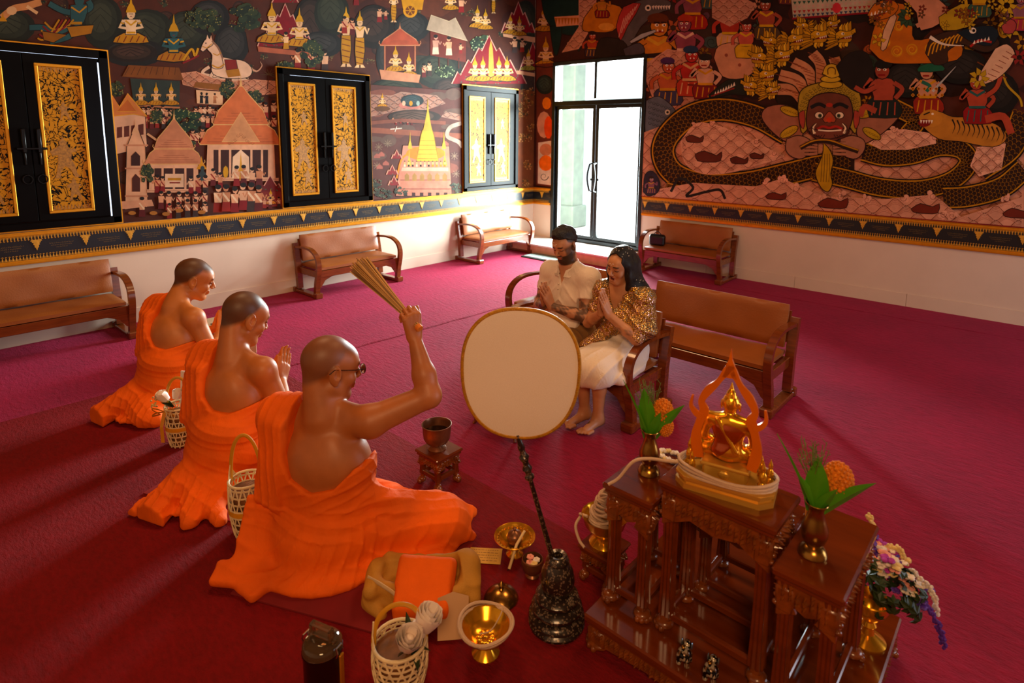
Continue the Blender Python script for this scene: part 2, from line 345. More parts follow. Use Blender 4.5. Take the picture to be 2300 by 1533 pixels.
def shutter(idx, y0):
    y1 = y0+1.166; z0, z1 = .978, 2.505
    fr = MB()
    for (a, b, c, d) in ((y0, y1, z0, z0+.06), (y0, y1, z1-.07, z1), (y0, y0+.06, z0, z1), (y1-.07, y1, z0, z1)):
        fr.box((XW+.022, (a+b)/2, (c+d)/2), (.045, b-a, d-c), bev=.006)
    base = struct(fr.obj('window_%d' % idx, M_black))
    ed = MB()
    for (a, b, c, d) in ((y0-.012, y1+.012, z0-.012, z0), (y0-.012, y1+.012, z1, z1+.012), (y0-.012, y0, z0, z1), (y1, y1+.012, z0, z1)):
        ed.box((XW+.012, (a+b)/2, (c+d)/2), (.024, b-a, d-c))
    ed.obj('gold_edge', M_gold, base)
    ym = (y0+y1)/2-.012
    for k, (a, b) in enumerate(((y0+.06, ym), (ym, y1-.07))):
        lf = MB().box((XW+.012, (a+b)/2, (z0+z1)/2), (.02, b-a-.004, z1-z0-.13), bev=.003).obj('shutter_leaf', M_black, base)
        pa = y0+.126 if k == 0 else y0+.655; pb = pa+.30; pz0, pz1 = 1.115, 2.345
        MB().box((XW+.0225, (pa+pb)/2, (pz0+pz1)/2), (.004, pb-pa-.02, pz1-pz0-.02)).obj('scroll_panel', M_scroll, lf)
        g = MB()
        for (c, d, e, f) in ((pa-.012, pb+.012, pz0-.014, pz0+.012), (pa-.012, pb+.012, pz1-.012, pz1+.014), (pa-.012, pa+.012, pz0, pz1), (pb-.012, pb+.012, pz0, pz1)):
            g.box((XW+.028, (c+d)/2, (e+f)/2), (.014, d-c, f-e), bev=.004)
        g.obj('gold_frame', M_gold, lf)
        # small print: crown row and skirting row inside the panel
        pr = MB(); u = pa+.018
        while u < pb-.03:
            for zz, sg in ((pz0+.014, 1), (pz1-.014, -1)):
                pr.prism([(u, zz), (u+.02, zz), (u+.014, zz+sg*.03), (u+.01, zz+sg*.045), (u+.006, zz+sg*.03)], .0246, .0252, lambda p, q, d: (XW+d, p, q))
            u += .024
        # guardian figure silhouettes in the lower half
        def fig(cy, cz, s):
            P = [(0, .30), (.02, .25), (.035, .24), (.03, .20), (.06, .16), (.10, .17), (.12, .14), (.07, .12), (.06, .06), (.09, -.02), (.10, -.10), (.13, -.14), (.08, -.15), (.05, -.06), (.0, -.02), (-.04, -.08), (-.05, -.15), (-.10, -.15), (-.08, -.10), (-.06, 0), (-.05, .10), (-.10, .09), (-.12, .14), (-.07, .17), (-.03, .20), (-.035, .24), (-.02, .25)]
            pr.prism([(cy+p*s, cz+q*s) for p, q in P], .0246, .0254, lambda p, q, d: (XW+d, p, q))
        fig((pa+pb)/2-.02, 1.52, .8); fig((pa+pb)/2+.03, 1.27, .45); fig((pa+pb)/2+.01, 1.95, .35)
        pr.obj('gilt_figures', mat('dim_gilt', 'A86E16', .5, var=.5, vscale=60), lf)
        # hardware: sliding bolt, pull, ring
        hy = ym-.05 if k == 0 else ym+.05
        h = MB().box((XW+.045, hy, 1.72), (.03, .03, .20), bev=.006); h.box((XW+.036, hy, 1.60), (.022, .016, .16), bev=.004)
        h.obj('pull_handle', M_iron, lf, True)
        MB().tube([(XW+.05, hy-.05, 1.655), (XW+.05, hy+.05, 1.655)], .011, 8).obj('sliding_bolt', M_iron, lf, True)
        rg = MB(); rc = (XW+.045, hy+(.0 if k == 0 else 0), 1.40)
        rg.tube([(rc[0], rc[1]+.032*math.cos(t*math.pi/8), rc[2]+.036*math.sin(t*math.pi/8)) for t in range(16)], .005, 6, closed=True)
        rg.ball((XW+.03, rc[1], rc[2]+.034), .011); rg.obj('ring_pull', M_iron, lf, True)
    return base
M_glow = mat('glow_strip', 'D6E6FF', emit=2.2)
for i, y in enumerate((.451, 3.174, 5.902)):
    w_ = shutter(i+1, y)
    if i < 2:   # added glowing strips imitating daylight along the shutter edges
        g = MB(); y1 = y+1.166; g.box((XW+.0235, y1-.0745, 1.72), (.003, .009, 1.36)) if i == 0 else None; g.box((XW+.0235, y+.62, 2.437), (.003, .95, .006)); g.obj('glow_strip', M_glow, w_)
# ---------------------------------------------------------------- glass door
M_glass = bpy.data.materials.new('door_glass'); M_glass.use_nodes = True
nt = M_glass.node_tree; N = nt.nodes; L = nt.links; N.remove(N['Principled BSDF'])
tr = N.new('ShaderNodeBsdfTransparent'); tr.inputs[0].default_value = (.93, .98, .96, 1); gl = N.new('ShaderNodeBsdfGlossy'); gl.inputs['Roughness'].default_value = .02
lw = N.new('ShaderNodeLayerWeight'); lw.inputs[0].default_value = .12; sh = N.new('ShaderNodeMixShader')
L.new(lw.outputs[0], sh.inputs[0]); L.new(tr.outputs[0], sh.inputs[1]); L.new(gl.outputs[0], sh.inputs[2]); L.new(sh.outputs[0], N['Material Output'].inputs[0])
def frame(mb, x0, x1, z0, z1, w, y, d):
    for (a, b, c, e) in ((x0, x1, z0, z0+w), (x0, x1, z1-w, z1), (x0, x0+w, z0+w, z1-w), (x1-w, x1, z0+w, z1-w)):
        mb.box(((a+b)/2, y, (c+e)/2), (b-a, d, e-c), bev=.004)
fb = MB(); yd = YW+.05
frame(fb, DX0, DX1, DZ0, DZ1, .055, YW+.03, .1)
fb.box(((DX0+DX1)/2, YW+.03, 2.30), (DX1-DX0-.1, .1, .07), bev=.004)
xm = (DX0+DX1)/2-.02
fb.box((xm, YW+.03, (2.33+DZ1)/2), (.05, .08, DZ1-2.38), bev=.004)
d1 = struct(fb.obj('door_1', M_dframe))
for (a, b) in ((DX0+.05, xm), (xm, DX1-.05)):
    MB().box(((a+b)/2, yd, (2.33+DZ1-.05)/2), (b-a, .008, DZ1-.05-2.33)).obj('transom_pane', M_glass, d1)
for k, (a, b) in enumerate(((DX0+.055, xm-.004), (xm+.004, DX1-.055))):
    lf = MB(); frame(lf, a, b, DZ0+.055, 2.265, .055, yd, .05); lf = lf.obj('door_leaf', M_dframe, d1)
    MB().box(((a+b)/2, yd, (DZ0+2.265)/2+.02), (b-a-.1, .008, 2.0)).obj('pane', M_glass, lf)
    hx = xm-.035 if k == 0 else xm+.035; sg = -1 if k == 0 else 1
    pts = [(hx, YW+.02, 1.40), (hx, YW-.05, 1.38)]+[(hx+sg*.035*math.sin(t*math.pi/8), YW-.05-.01*math.sin(t*math.pi/8), 1.38-.40*t/8) for t in range(9)]+[(hx, YW+.02, .96)]
    MB().tube(pts, .014, 8).obj('pull_handle', M_dframe, lf, True)
MB().box((xm+.03, YW-.005, 1.15), (.16, .03, .035), bev=.006).obj('lock_bar', M_dframe, d1)
# porch outside: paving, column, low wall
M_porch = mat('porch_stone', 'E6E8E6', .6, var=.08)
struct(MB().box((-5.2, 10.6, .1), (8, 5.8, .1)).obj('porch_floor', M_porch))
pc = MB(); pc.box((-6.58, 8.75, 1.6), (.34, .34, 3.2), bev=.02); pc.box((-6.58, 8.75, .35), (.44, .44, .4), bev=.02)
struct(pc.obj('porch_column', mat('grey_green_column', '8A9C94', .5)))
# ---------------------------------------------------------------- red runner under the monks, door mat
M_mat = mat('doormat_fibre', '8E9A92', .95, bump=.8, bscale=300, var=.4, vscale=40)
ru = MB(); ru.box(((-4.72+.6)/2, (2.02-3.2)/2, .006), (5.32, 5.22, .012), bev=.005)
tag(ru.obj('carpet_runner', M_runner), 'bright red carpet runner the three monks sit on', 'carpet')
dm = thing('doormat', 'grey bristly doormat on the carpet before the glass door step', 'doormat', (-5.52, 6.72, 0))
MB().box((0, 0, .008), (.62, .34, .016), bev=.004).obj('backing', mat('mat_rubber', '1A1A18', .8), dm)
MB().box((0, 0, .018), (.57, .29, .014), bev=.004).obj('pile', M_mat, dm)
# ---------------------------------------------------------------- bentwood benches
M_wood = mat('varnished_teak', '7A3812', .22, coat=.5, var=.35, vscale=6, stretch=(1, 8, 8))
M_leather = mat('tan_leather', '96501A', .45, var=.12, vscale=5, bump=.12, bscale=90)
def make_bench():
    """origin: floor, middle of the back; front is -y; frames 1.09 m apart"""
    t = thing('bench', '', 'bench'); W2 = .545
    for s in (-1, 1):
        x = s*W2
        ef = MB(); ef.box((x, -.225, .022), (.075, .50, .036), bev=.006); ef.box((x, -.455, .03), (.085, .075, .06), bev=.008); ef.box((x, -.0, .03), (.085, .06, .06), bev=.008)
        e = ef.obj('sled_foot', M_wood, t)
        pts = spline([(x, -.43, .05), (x, -.45, .18), (x, -.485, .30), (x, -.49, .40), (x, -.45, .475), (x, -.36, .525), (x, -.24, .54), (x, -.10, .532), (x, -.02, .525)], 5)
        n = len(pts); MB().strip(pts, .052, [.050-.026*min(1, i/(n*.55)) for i in range(n)], (1, 0, 0)).obj('bent_arm', M_wood, t, True)
        MB().strip([(x, -.06, .05), (x, -.045, .30), (x, .005, .565)], .06, .05, (1, 0, 0)).obj('back_post', M_wood, t)
        MB().box((x*.975, -.25, .262), (.035, .40, .07), bev=.004).obj('side_rail', M_wood, t)
    r = MB(); r.box((0, -.445, .262), (1.06, .028, .075), bev=.004)
    for s in (-1, 1):
        r.prism([(s*.53, .225), (s*.36, .225), (s*.45, .19), (s*.50, .12), (s*.53, .10)], -.455, -.431, lambda u, v, d: (u, d, v))
    r.obj('front_rail', M_wood, t)
    MB().box((0, -.07, .262), (1.06, .028, .06), bev=.004).obj('back_rail', M_wood, t)
    b = MB(); b.box((0, -.02, .50), (1.04, .018, .22), rx=R(-10)); b.obj('back_panel', M_wood, t)
    # cushions: bevelled, slightly crowned
    def cushion(name, w, d, h, m4, wob, seed):
        rnd = random.Random(seed); nx, ny = 26, 10; mb = MB(); vs = []; fs = []
        for side in (1, -1):
            for j in range(ny+1):
                for i in range(nx+1):
                    u = i/nx*2-1; v = j/ny*2-1
                    e = (1-abs(u)**14)*(1-abs(v)**8); z = side*h/2*(.55+.45*max(e, 0)**.35) if abs(u) < 1 and abs(v) < 1 else side*h*.22
                    z += wob*math.sin(u*9+seed)*math.sin(v*3)*(side > 0)
                    vs.append((u*w/2*(1 if abs(v) < 1 else .995), v*d/2, z))
        k = (nx+1)*(ny+1)
        for j in range(ny):
            for i in range(nx):
                a = j*(nx+1)+i; fs.append((a, a+1, a+nx+2, a+nx+1)); fs.append((k+a, k+a+nx+1, k+a+nx+2, k+a+1))
        ring = list(range(nx+1))+[j*(nx+1)+nx for j in range(1, ny+1)]+[ny*(nx+1)+i for i in range(nx-1, -1, -1)]+[j*(nx+1) for j in range(ny-1, 0, -1)]
        for a in range(len(ring)):
            p, q = ring[a], ring[(a+1) % len(ring)]; fs.append((p, k+p, k+q, q))
        mb.add(vs, fs); mb.xf(m4); return mb.obj(name, M_leather, t, 60)
    cushion('seat_cushion', 1.02, .41, .062, Matrix.Translation((0, -.255, .322)), .003, 1)
    cushion('back_cushion', 1.02, .30, .06, Matrix.Translation((0, -.055, .51)) @ Matrix.Rotation(R(80), 4, 'X'), .003, 2)
    return t
bench0 = make_bench()
BENCH = [  # x, y of back middle, rotation, label
    (-6.37, .965, 90, 'tan leather bench by the left wall, nearest, cut by the left edge of the photo'),
    (-6.37, 3.83, 90, 'tan leather bench against the left wall under the middle shutters'),
    (-6.37, 6.325, 90, 'tan leather bench against the left wall in the far corner beside the glass door'),
    (-3.485, 7.44, 0, 'tan leather bench against the right wall with a black bag on it'),
    (-2.335, 3.485, 0, 'tan leather bench the couple sits on'),
    (-1.775, 4.265, 0, 'empty tan leather bench to the right behind the couple'),
    (-2.955, 4.265, 0, 'tan leather bench directly behind the couple, mostly hidden by them')]
for i, (x, y, a, lb) in enumerate(BENCH):
    o = bench0 if i == 0 else copy_tree(bench0)
    o.location = (x, y, 0); o.rotation_euler = (0, 0, R(a)); o['label'] = lb; o['group'] = 'bentwood benches with tan leather cushions'
# ---------------------------------------------------------------- implicit modelling kit for figures and cloth
V3 = lambda *a: np.array(a, float)
def rotm(rx=0, ry=0, rz=0):
    m = Matrix.Rotation(R(rz), 3, 'Z') @ Matrix.Rotation(R(ry), 3, 'Y') @ Matrix.Rotation(R(rx), 3, 'X'); return np.array(m)
class SD:
    def __init__(s, lo, hi, h):
        s.h = h; s.lo = np.array(lo, float); n = np.ceil((np.array(hi)-s.lo)/h).astype(int)+1
        s.ax = [(s.lo[i]+h*np.arange(n[i])).astype(np.float32) for i in range(3)]
        s.D = np.full(n, .5, np.float32); s.pr = []; s.paint = []
    def _put(s, fn, lo, hi, k, op, col):
        m = k+3*s.h; sl = []; P = []
        for i in range(3):
            a = np.searchsorted(s.ax[i], lo[i]-m); b = np.searchsorted(s.ax[i], hi[i]+m)
            if b <= a: return s
            sl.append(slice(a, b)); sh = [1, 1, 1]; sh[i] = b-a; P.append(s.ax[i][a:b].reshape(sh))
        sl = tuple(sl); d = fn(*P); D = s.D[sl]
        if op == 'u':
            t = np.clip(.5+.5*(D-d)/k, 0, 1); s.D[sl] = D+(d-D)*t-k*t*(1-t)
            s.pr.append((fn, k, col))
        elif op == 's':
            d = -d; t = np.clip(.5-.5*(D-d)/k, 0, 1); s.D[sl] = D+(d-D)*t+k*t*(1-t)
        return s
    def cone(s, a, b, ra, rb, k=.02, col=None, op='u'):
        a = np.array(a, float); b = np.array(b, float); ba = b-a; L2 = max(ba @ ba, 1e-9)
        def fn(x, y, z):
            px, py, pz = x-a[0], y-a[1], z-a[2]
            t = np.clip((px*ba[0]+py*ba[1]+pz*ba[2])/L2, 0, 1)
            return np.sqrt((px-t*ba[0])**2+(py-t*ba[1])**2+(pz-t*ba[2])**2)-(ra+(rb-ra)*t)
        r = max(ra, rb); return s._put(fn, np.minimum(a, b)-r, np.maximum(a, b)+r, k, op, col)
    def chain(s, pts, rs, k=.02, col=None):
        for i in range(len(pts)-1): s.cone(pts[i], pts[i+1], rs[i], rs[i+1], k, col)
        return s
    def ell(s, c, r, k=.02, col=None, rot=None, op='u'):
        c = np.array(c, float); r = np.array(r, float); M = np.eye(3) if rot is None else rot
        def fn(x, y, z):
            px, py, pz = x-c[0], y-c[1], z-c[2]
            q = [px*M[0, i]+py*M[1, i]+pz*M[2, i] for i in range(3)]
            k0 = np.sqrt((q[0]/r[0])**2+(q[1]/r[1])**2+(q[2]/r[2])**2); k1 = np.sqrt((q[0]/r[0]**2)**2+(q[1]/r[1]**2)**2+(q[2]/r[2]**2)**2)+1e-9
            return k0*(k0-1)/k1
        m = r.max(); return s._put(fn, c-m, c+m, k, op, col)
    def box(s, c, hs, rd, k=.02, col=None, rot=None, op='u'):
        c = np.array(c, float); hs = np.array(hs, float)-rd; M = np.eye(3) if rot is None else rot
        def fn(x, y, z):
            px, py, pz = x-c[0], y-c[1], z-c[2]
            q = [np.abs(px*M[0, i]+py*M[1, i]+pz*M[2, i])-hs[i] for i in range(3)]
            o = np.sqrt(np.maximum(q[0], 0)**2+np.maximum(q[1], 0)**2+np.maximum(q[2], 0)**2)
            return o+np.minimum(np.maximum(np.maximum(q[0], q[1]), q[2]), 0)-rd
        m = np.linalg.norm(hs+rd); return s._put(fn, c-m, c+m, k, op, col)
    def grid(s): return s.ax[0][:, None, None], s.ax[1][None, :, None], s.ax[2][None, None, :]
    def disp(s, fn):
        s.D += fn(*s.grid()).astype(np.float32); return s
    def cut(s, fn, k=.01):                       # remove where fn < 0
        d = (-fn(*s.grid())).astype(np.float32); t = np.clip(.5-.5*(s.D-d)/k, 0, 1); s.D = s.D+(d-s.D)*t+k*t*(1-t); return s
    def floor(s, z=.003): return s.cut(lambda x, y, Z: Z-z+0*x+0*y, .004)
    def build(s, name, m, parent=None, base=(1, 1, 1), keep=True):
        D = s.D
        for i in range(3):
            ix = [slice(None)]*3; ix[i] = 0; D[tuple(ix)] = np.maximum(D[tuple(ix)], .001); ix[i] = -1; D[tuple(ix)] = np.maximum(D[tuple(ix)], .001)
        S = D < 0; n = np.array(S.shape)
        cnt = np.zeros(n-1, np.int8)
        for a in (0, 1):
            for b in (0, 1):
                for c in (0, 1): cnt += S[a:n[0]-1+a, b:n[1]-1+b, c:n[2]-1+c]
        I, J, K = np.nonzero((cnt > 0) & (cnt < 8)); nv = len(I)
        idx = np.full(n-1, -1, np.int32); idx[I, J, K] = np.arange(nv)
        co = [(a, b, c) for a in (0, 1) for b in (0, 1) for c in (0, 1)]
        val = {q: D[I+q[0], J+q[1], K+q[2]] for q in co}
        pos = np.zeros((nv, 3), np.float32); w = np.zeros(nv, np.float32)
        for q in co:
            for ax in range(3):
                if q[ax]: continue
                q2 = tuple(1 if i == ax else q[i] for i in range(3)); va, vb = val[q], val[q2]
                cr = (va < 0) != (vb < 0); t = np.where(cr, va/(va-vb+1e-12), 0)
                p = np.array(q, np.float32)[None].repeat(nv, 0); p[:, ax] += t
                pos += p*cr[:, None]; w += cr
        pos /= np.maximum(w, 1)[:, None]
        V = np.stack([I, J, K], 1)+pos
        F = []
        for ax in range(3):
            u, v = (ax+1) % 3, (ax+2) % 3
            sa = [slice(None)]*3; sb = [slice(None)]*3; sa[ax] = slice(0, -1); sb[ax] = slice(1, None)
            A, B = S[tuple(sa)], S[tuple(sb)]; E = np.array(np.nonzero(A != B)); ok = (E[u] > 0) & (E[v] > 0) & (E[u] < n[u]-1) & (E[v] < n[v]-1); E = E[:, ok]
            if E.shape[1] == 0: continue
            q = []
            for du, dv in ((1, 1), (0, 1), (0, 0), (1, 0)):
                e = E.copy(); e[u] -= du; e[v] -= dv; q.append(idx[e[0], e[1], e[2]])
            q = np.stack(q, 1); fl = ~A[E[0], E[1], E[2]]; q[fl] = q[fl][:, ::-1]; F.append(q)
        F = np.concatenate(F); V = V*s.h+s.lo
        # one relaxation pass
        for _ in range(1):
            ac = np.zeros_like(V); c2 = np.zeros(nv)
            for i in range(4):
                np.add.at(ac, F[:, i], V[F[:, (i+1) % 4]]); np.add.at(c2, F[:, i], 1)
            V = V*.5+.5*ac/np.maximum(c2, 1)[:, None]
        C = np.tile(np.array(base, np.float32), (nv, 1)); dd = np.full(nv, .5)
        X = [V[:, i].astype(np.float32) for i in range(3)]
        if any(c is not None for _, _, c in s.pr):
            for fn, k, c in s.pr:
                d = fn(*X); t = np.clip(.5+.5*(dd-d)/k, 0, 1)
                if c is not None: C += (np.array(c, np.float32)-C)*t[:, None]
                else: C += (np.array(base, np.float32)-C)*t[:, None]
                dd = dd+(d-dd)*t-k*t*(1-t)
        for fn, c in s.paint:
            t = np.clip(fn(*X), 0, 1)
            c = c(*X) if callable(c) else np.array(c, np.float32); C += (c-C)*t[:, None]
        me = bpy.data.meshes.new(name); me.vertices.add(nv); me.vertices.foreach_set('co', V.astype(np.float32).ravel())
        nf = len(F); me.loops.add(nf*4); me.loops.foreach_set('vertex_index', F.astype(np.int32).ravel())
        me.polygons.add(nf); me.polygons.foreach_set('loop_start', np.arange(0, nf*4, 4, dtype=np.int32)); me.polygons.foreach_set('loop_total', np.full(nf, 4, np.int32))
        me.update(calc_edges=True); me.validate()
        at = me.color_attributes.new('Col', 'FLOAT_COLOR', 'POINT'); at.data.foreach_set('color', np.concatenate([C, np.ones((nv, 1), np.float32)], 1).astype(np.float32).ravel())
        me.polygons.foreach_set('use_smooth', [True]*len(me.polygons)); me.materials.append(m)
        o = bpy.data.objects.new(name, me); COL.objects.link(o)
        if parent: o.parent = parent
        s.D = None; return o
def poly_sd(poly):
    """signed distance to a 2D polygon (negative inside), arrays broadcast"""
    P = [np.array(p, float) for p in poly]
    def fn(u, v):
        d = None; s = None; n = len(P)
        for i in range(n):
            a, b = P[i], P[i-1]; e = b-a; wx, wy = u-a[0], v-a[1]
            t = np.clip((wx*e[0]+wy*e[1])/(e @ e), 0, 1); dx, dy = wx-e[0]*t, wy-e[1]*t; q = dx*dx+dy*dy
            d = q if d is None else np.minimum(d, q)
            c1 = v >= a[1]; c2 = v < b[1]; c3 = e[0]*wy > e[1]*wx
            f = (c1 & c2 & c3) | (~c1 & ~c2 & ~c3); s = f if s is None else s ^ f
        return np.sqrt(d)*np.where(s, -1, 1)
    return fn
def snoise(seed, n=5, f=(8, 8, 8)):
    """cheap smooth noise: sum of random sines"""
    rnd = np.random.RandomState(seed); K = rnd.normal(size=(n, 3))*np.array(f); ph = rnd.uniform(0, 6.28, n)
    def fn(x, y, z): return sum(np.sin(x*K[i, 0]+y*K[i, 1]+z*K[i, 2]+ph[i]) for i in range(n))/n
    return fn
# ---------------------------------------------------------------- anatomy
def hand(b, wrist, d, n, side, curl=(8, 8, 6), sc=1., spread=4, thumb=(35, 20), col=None):
    """d: finger direction, n: palm normal (out of the palm); side +1 puts the thumb on d x n, -1 opposite"""
    wr = np.array(wrist, float); d = np.array(d, float); d /= np.linalg.norm(d); n = np.array(n, float); n -= d*(n @ d); n /= np.linalg.norm(n)
    w = np.cross(d, n)*side
    rot = lambda v, ax, a: v*np.cos(a)+np.cross(ax, v)*np.sin(a)+ax*(ax @ v)*(1-np.cos(a))
    K = []
    for i, (off, ln) in enumerate(((.030, .094), (.010, .098), (-.011, .093), (-.030, .084))):
        k = wr+d*ln*.92*sc+w*off*sc; K.append(k)
        b.cone(wr+w*off*.55*sc, k, .017*sc, .0125*sc, .012*sc, col)
    FL = ((.043, .027, .021), (.048, .030, .022), (.045, .028, .022), (.035, .021, .019))
    for i in range(4):
        dr = rot(d, n, R(spread*(1.5-i)*-side)); p = K[i]; r = (.0096, .0086, .0076, .0064) if i < 3 else (.0085, .0075, .0066, .0058)
        th = 0
        for j in range(3):
            th += curl[j]; v = dr*np.cos(R(th))+n*np.sin(R(th)); q = p+v*FL[i][j]*sc
            b.cone(p, q, r[j]*sc, r[j+1]*sc, .005*sc, col); p = q
    # thumb leaves the side of the palm near its base
    tb = wr+d*.028*sc+w*.022*sc; t1 = d*np.cos(R(thumb[0]))+w*np.sin(R(thumb[0])); t1 = t1+n*np.sin(R(thumb[1])); t1 /= np.linalg.norm(t1)
    p1 = tb+t1*.042*sc; t2 = t1*.75+d*.45+n*np.sin(R(thumb[1]))*.3; t2 /= np.linalg.norm(t2); p2 = p1+t2*.032*sc; p3 = p2+(t2*.7+d*.3)*.026*sc
    b.chain([wr+w*.01*sc, tb, p1, p2, p3], [.016*sc, .0155*sc, .011*sc, .0098*sc, .0075*sc], .007*sc, col)
    return K
def head(b, c, M, sc=1., neck_to=None, neck_r=.052, skin=None, ears=1.0, female=False, mouth_open=False):
    """c: middle of the skull; M: 3x3 head axes (x right, y forward, z up)"""
    T = lambda p: np.array(c)+M @ (np.array(p, float)*sc)
    if neck_to is not None: b.cone(T((0, -.03, -.06)), neck_to, neck_r*sc, neck_r*1.18*sc, .03, skin)
    b.ell(T((0, -.018, .032)), np.array((.074, .094, .084))*sc, .02, skin, M)
    b.ell(T((0, .026, -.036)), np.array((.058, .062, .082))*sc, .03, skin, M)
    b.ell(T((0, .04, .03)), np.array((.062, .055, .055))*sc, .02, skin, M)
    jw = .040 if female else .047
    for s in (-1, 1):
        b.cone(T((s*jw, -.002, -.058)), T((s*.018, .062, -.098)), .022*sc, .019*sc, .025, skin)
        b.ell(T((s*.036, .060, -.030)), np.array((.022, .024, .022))*sc, .02, skin, M)
    b.ell(T((0, .072, -.096)), np.array((.020, .017, .016))*sc, .02, skin, M)
    b.cone(T((-.03, .082, .024)), T((.03, .082, .024)), .011*sc, .011*sc, .014, skin)
    for s in (-1, 1): b.ell(T((s*.030, .102, .004)), np.array((.017, .016, .011))*sc, .010, None, M, 's')
    for s in (-1, 1): b.ell(T((s*.030, .0795, .003)), np.array((.0125, .0125, .0105))*sc, .004, skin, M)
    b.cone(T((0, .088, .012)), T((0, .111, -.026)), .0075*sc, .0105*sc, .009, skin)
    for s in (-1, 1): b.ell(T((s*.0115, .100, -.030)), np.array((.0085, .010, .008))*sc, .007, skin, M)
    lipc = skin
    b.cone(T((-.016, .089, -.054)), T((.016, .089, -.054)), .007*sc, .007*sc, .008, lipc)
    b.cone(T((-.013, .088, -.067 if not mouth_open else -.076)), T((.013, .088, -.067 if not mouth_open else -.076)), .0075*sc, .0075*sc, .008, lipc)
    if mouth_open: b.ell(T((0, .100, -.064)), np.array((.021, .018, .0105))*sc, .004, None, M, 's')
    else: b.cone(T((-.022, .100, -.0605)), T((.022, .100, -.0605)), .003*sc, .003*sc, .004, None, 's')
    for s in (-1, 1):
        E = M @ rotm(0, 0, -s*22)
        b.ell(T((s*.078, -.012, -.006)), np.array((.009, .020, .032))*sc*ears, .006, skin, E)
        b.ell(T((s*.086, -.006, .000)), np.array((.006, .010, .017))*sc*ears, .004, None, E, 's')
        b.ell(T((s*.079, -.006, -.034)), np.array((.007, .010, .012))*sc*ears, .005, skin, E)
    inv = M.T/sc
    def loc(x, y, z):
        p = [x-c[0], y-c[1], z-c[2]]; return [inv[i, 0]*p[0]+inv[i, 1]*p[1]+inv[i, 2]*p[2] for i in range(3)]
    return T, loc
sstep = lambda a, b, x: np.clip((x-a)/(b-a), 0, 1)
# ---------------------------------------------------------------- monks
M_robe = mat('saffron_robe', 'F86804', .75, spec=.25, var=.25, vscale=4)
def wrinkle(m, sc=11, st=.5):
    nt = m.node_tree; N = nt.nodes; L = nt.links; tc = N.new('ShaderNodeTexCoord'); a = N.new('ShaderNodeTexNoise'); a.inputs['Scale'].default_value = sc; a.inputs['Detail'].default_value = 4; a.inputs['Distortion'].default_value = 1.6; a.inputs['Roughness'].default_value = .55
    mp = N.new('ShaderNodeMapping'); mp.inputs['Scale'].default_value = (1.6, 1.6, .7); mp.inputs['Rotation'].default_value = (.3, .2, .5); L.new(tc.outputs['Object'], mp.inputs[0]); L.new(mp.outputs[0], a.inputs['Vector'])
    w = N.new('ShaderNodeTexNoise'); w.inputs['Scale'].default_value = 400; L.new(tc.outputs['Object'], w.inputs['Vector'])
    b1 = N.new('ShaderNodeBump'); b1.inputs['Strength'].default_value = st; b1.inputs['Distance'].default_value = .03; L.new(a.outputs['Fac'], b1.inputs['Height']); b2 = N.new('ShaderNodeBump'); b2.inputs['Strength'].default_value = .15; b2.inputs['Distance'].default_value = .004
    L.new(w.outputs['Fac'], b2.inputs['Height']); L.new(b1.outputs[0], b2.inputs['Normal']); L.new(b2.outputs[0], N['Principled BSDF'].inputs['Normal']); return m
wrinkle(M_robe, 9, .22)
M_skin = mat('skin', 'FFFFFF', .46, spec=.45, var=.12, vscale=14, attr='Col', bump=.05, bscale=250)
def torso(b, J, infl=0, skin=None, right_arm=True, left_arm=True, k=.035, fore=True):
    """J: dict of joints; draws trunk and arms"""
    P, Ch, N = V3(*J['pelvis']), V3(*J['chest']), V3(*J['neck']); ax = (N-P)/np.linalg.norm(N-P)
    M = J.get('M', np.eye(3)); g = J.get('girth', 1.)
    b.ell(P, (.165*g+infl, .125*g+infl, .115+infl), k, skin, M)
    b.ell((P*.55+Ch*.45), (.150*g+infl, .112*g+infl, .15+infl), k, skin, M)
    b.ell(Ch, (.160*g+infl, .112*g+infl, .165+infl), k, skin, M)
    b.ell(Ch*.5+N*.5+M @ V3(0, -.01, 0), (.125+infl, .085+infl, .085+infl), k, skin, M)
    for s in ('R', 'L'):
        S = V3(*J['sh'+s]); sg = 1 if s == 'R' else -1
        b.cone(N*.75+Ch*.25, S, .062+infl, .056+infl, k, skin)
        b.cone(N+V3(0, 0, .03), S+V3(0, 0, .01), .038+infl, .034+infl, .03, skin)
        b.ell(Ch*.72+S*.28+M @ V3(sg*.01, -.065, 0), (.062+infl, .04+infl, .085+infl), .03, skin, M)
        if (s == 'R' and right_arm) or (s == 'L' and left_arm):
            El, Wr = V3(*J['el'+s]), V3(*J['wr'+s])
            b.ell(S, (.060+infl, .058+infl, .062+infl), .03, skin)
            b.cone(S, El, .052*J.get('arm', 1)+infl, .040*J.get('arm', 1)+infl, .025, skin)
            if not fore: continue
            mid = El*.65+Wr*.35
            b.cone(El, mid, .041*J.get('arm', 1)+infl, .040*J.get('arm', 1)+infl, .02, skin); b.cone(mid, Wr, .039*J.get('arm', 1)+infl, .026+infl, .02, skin)
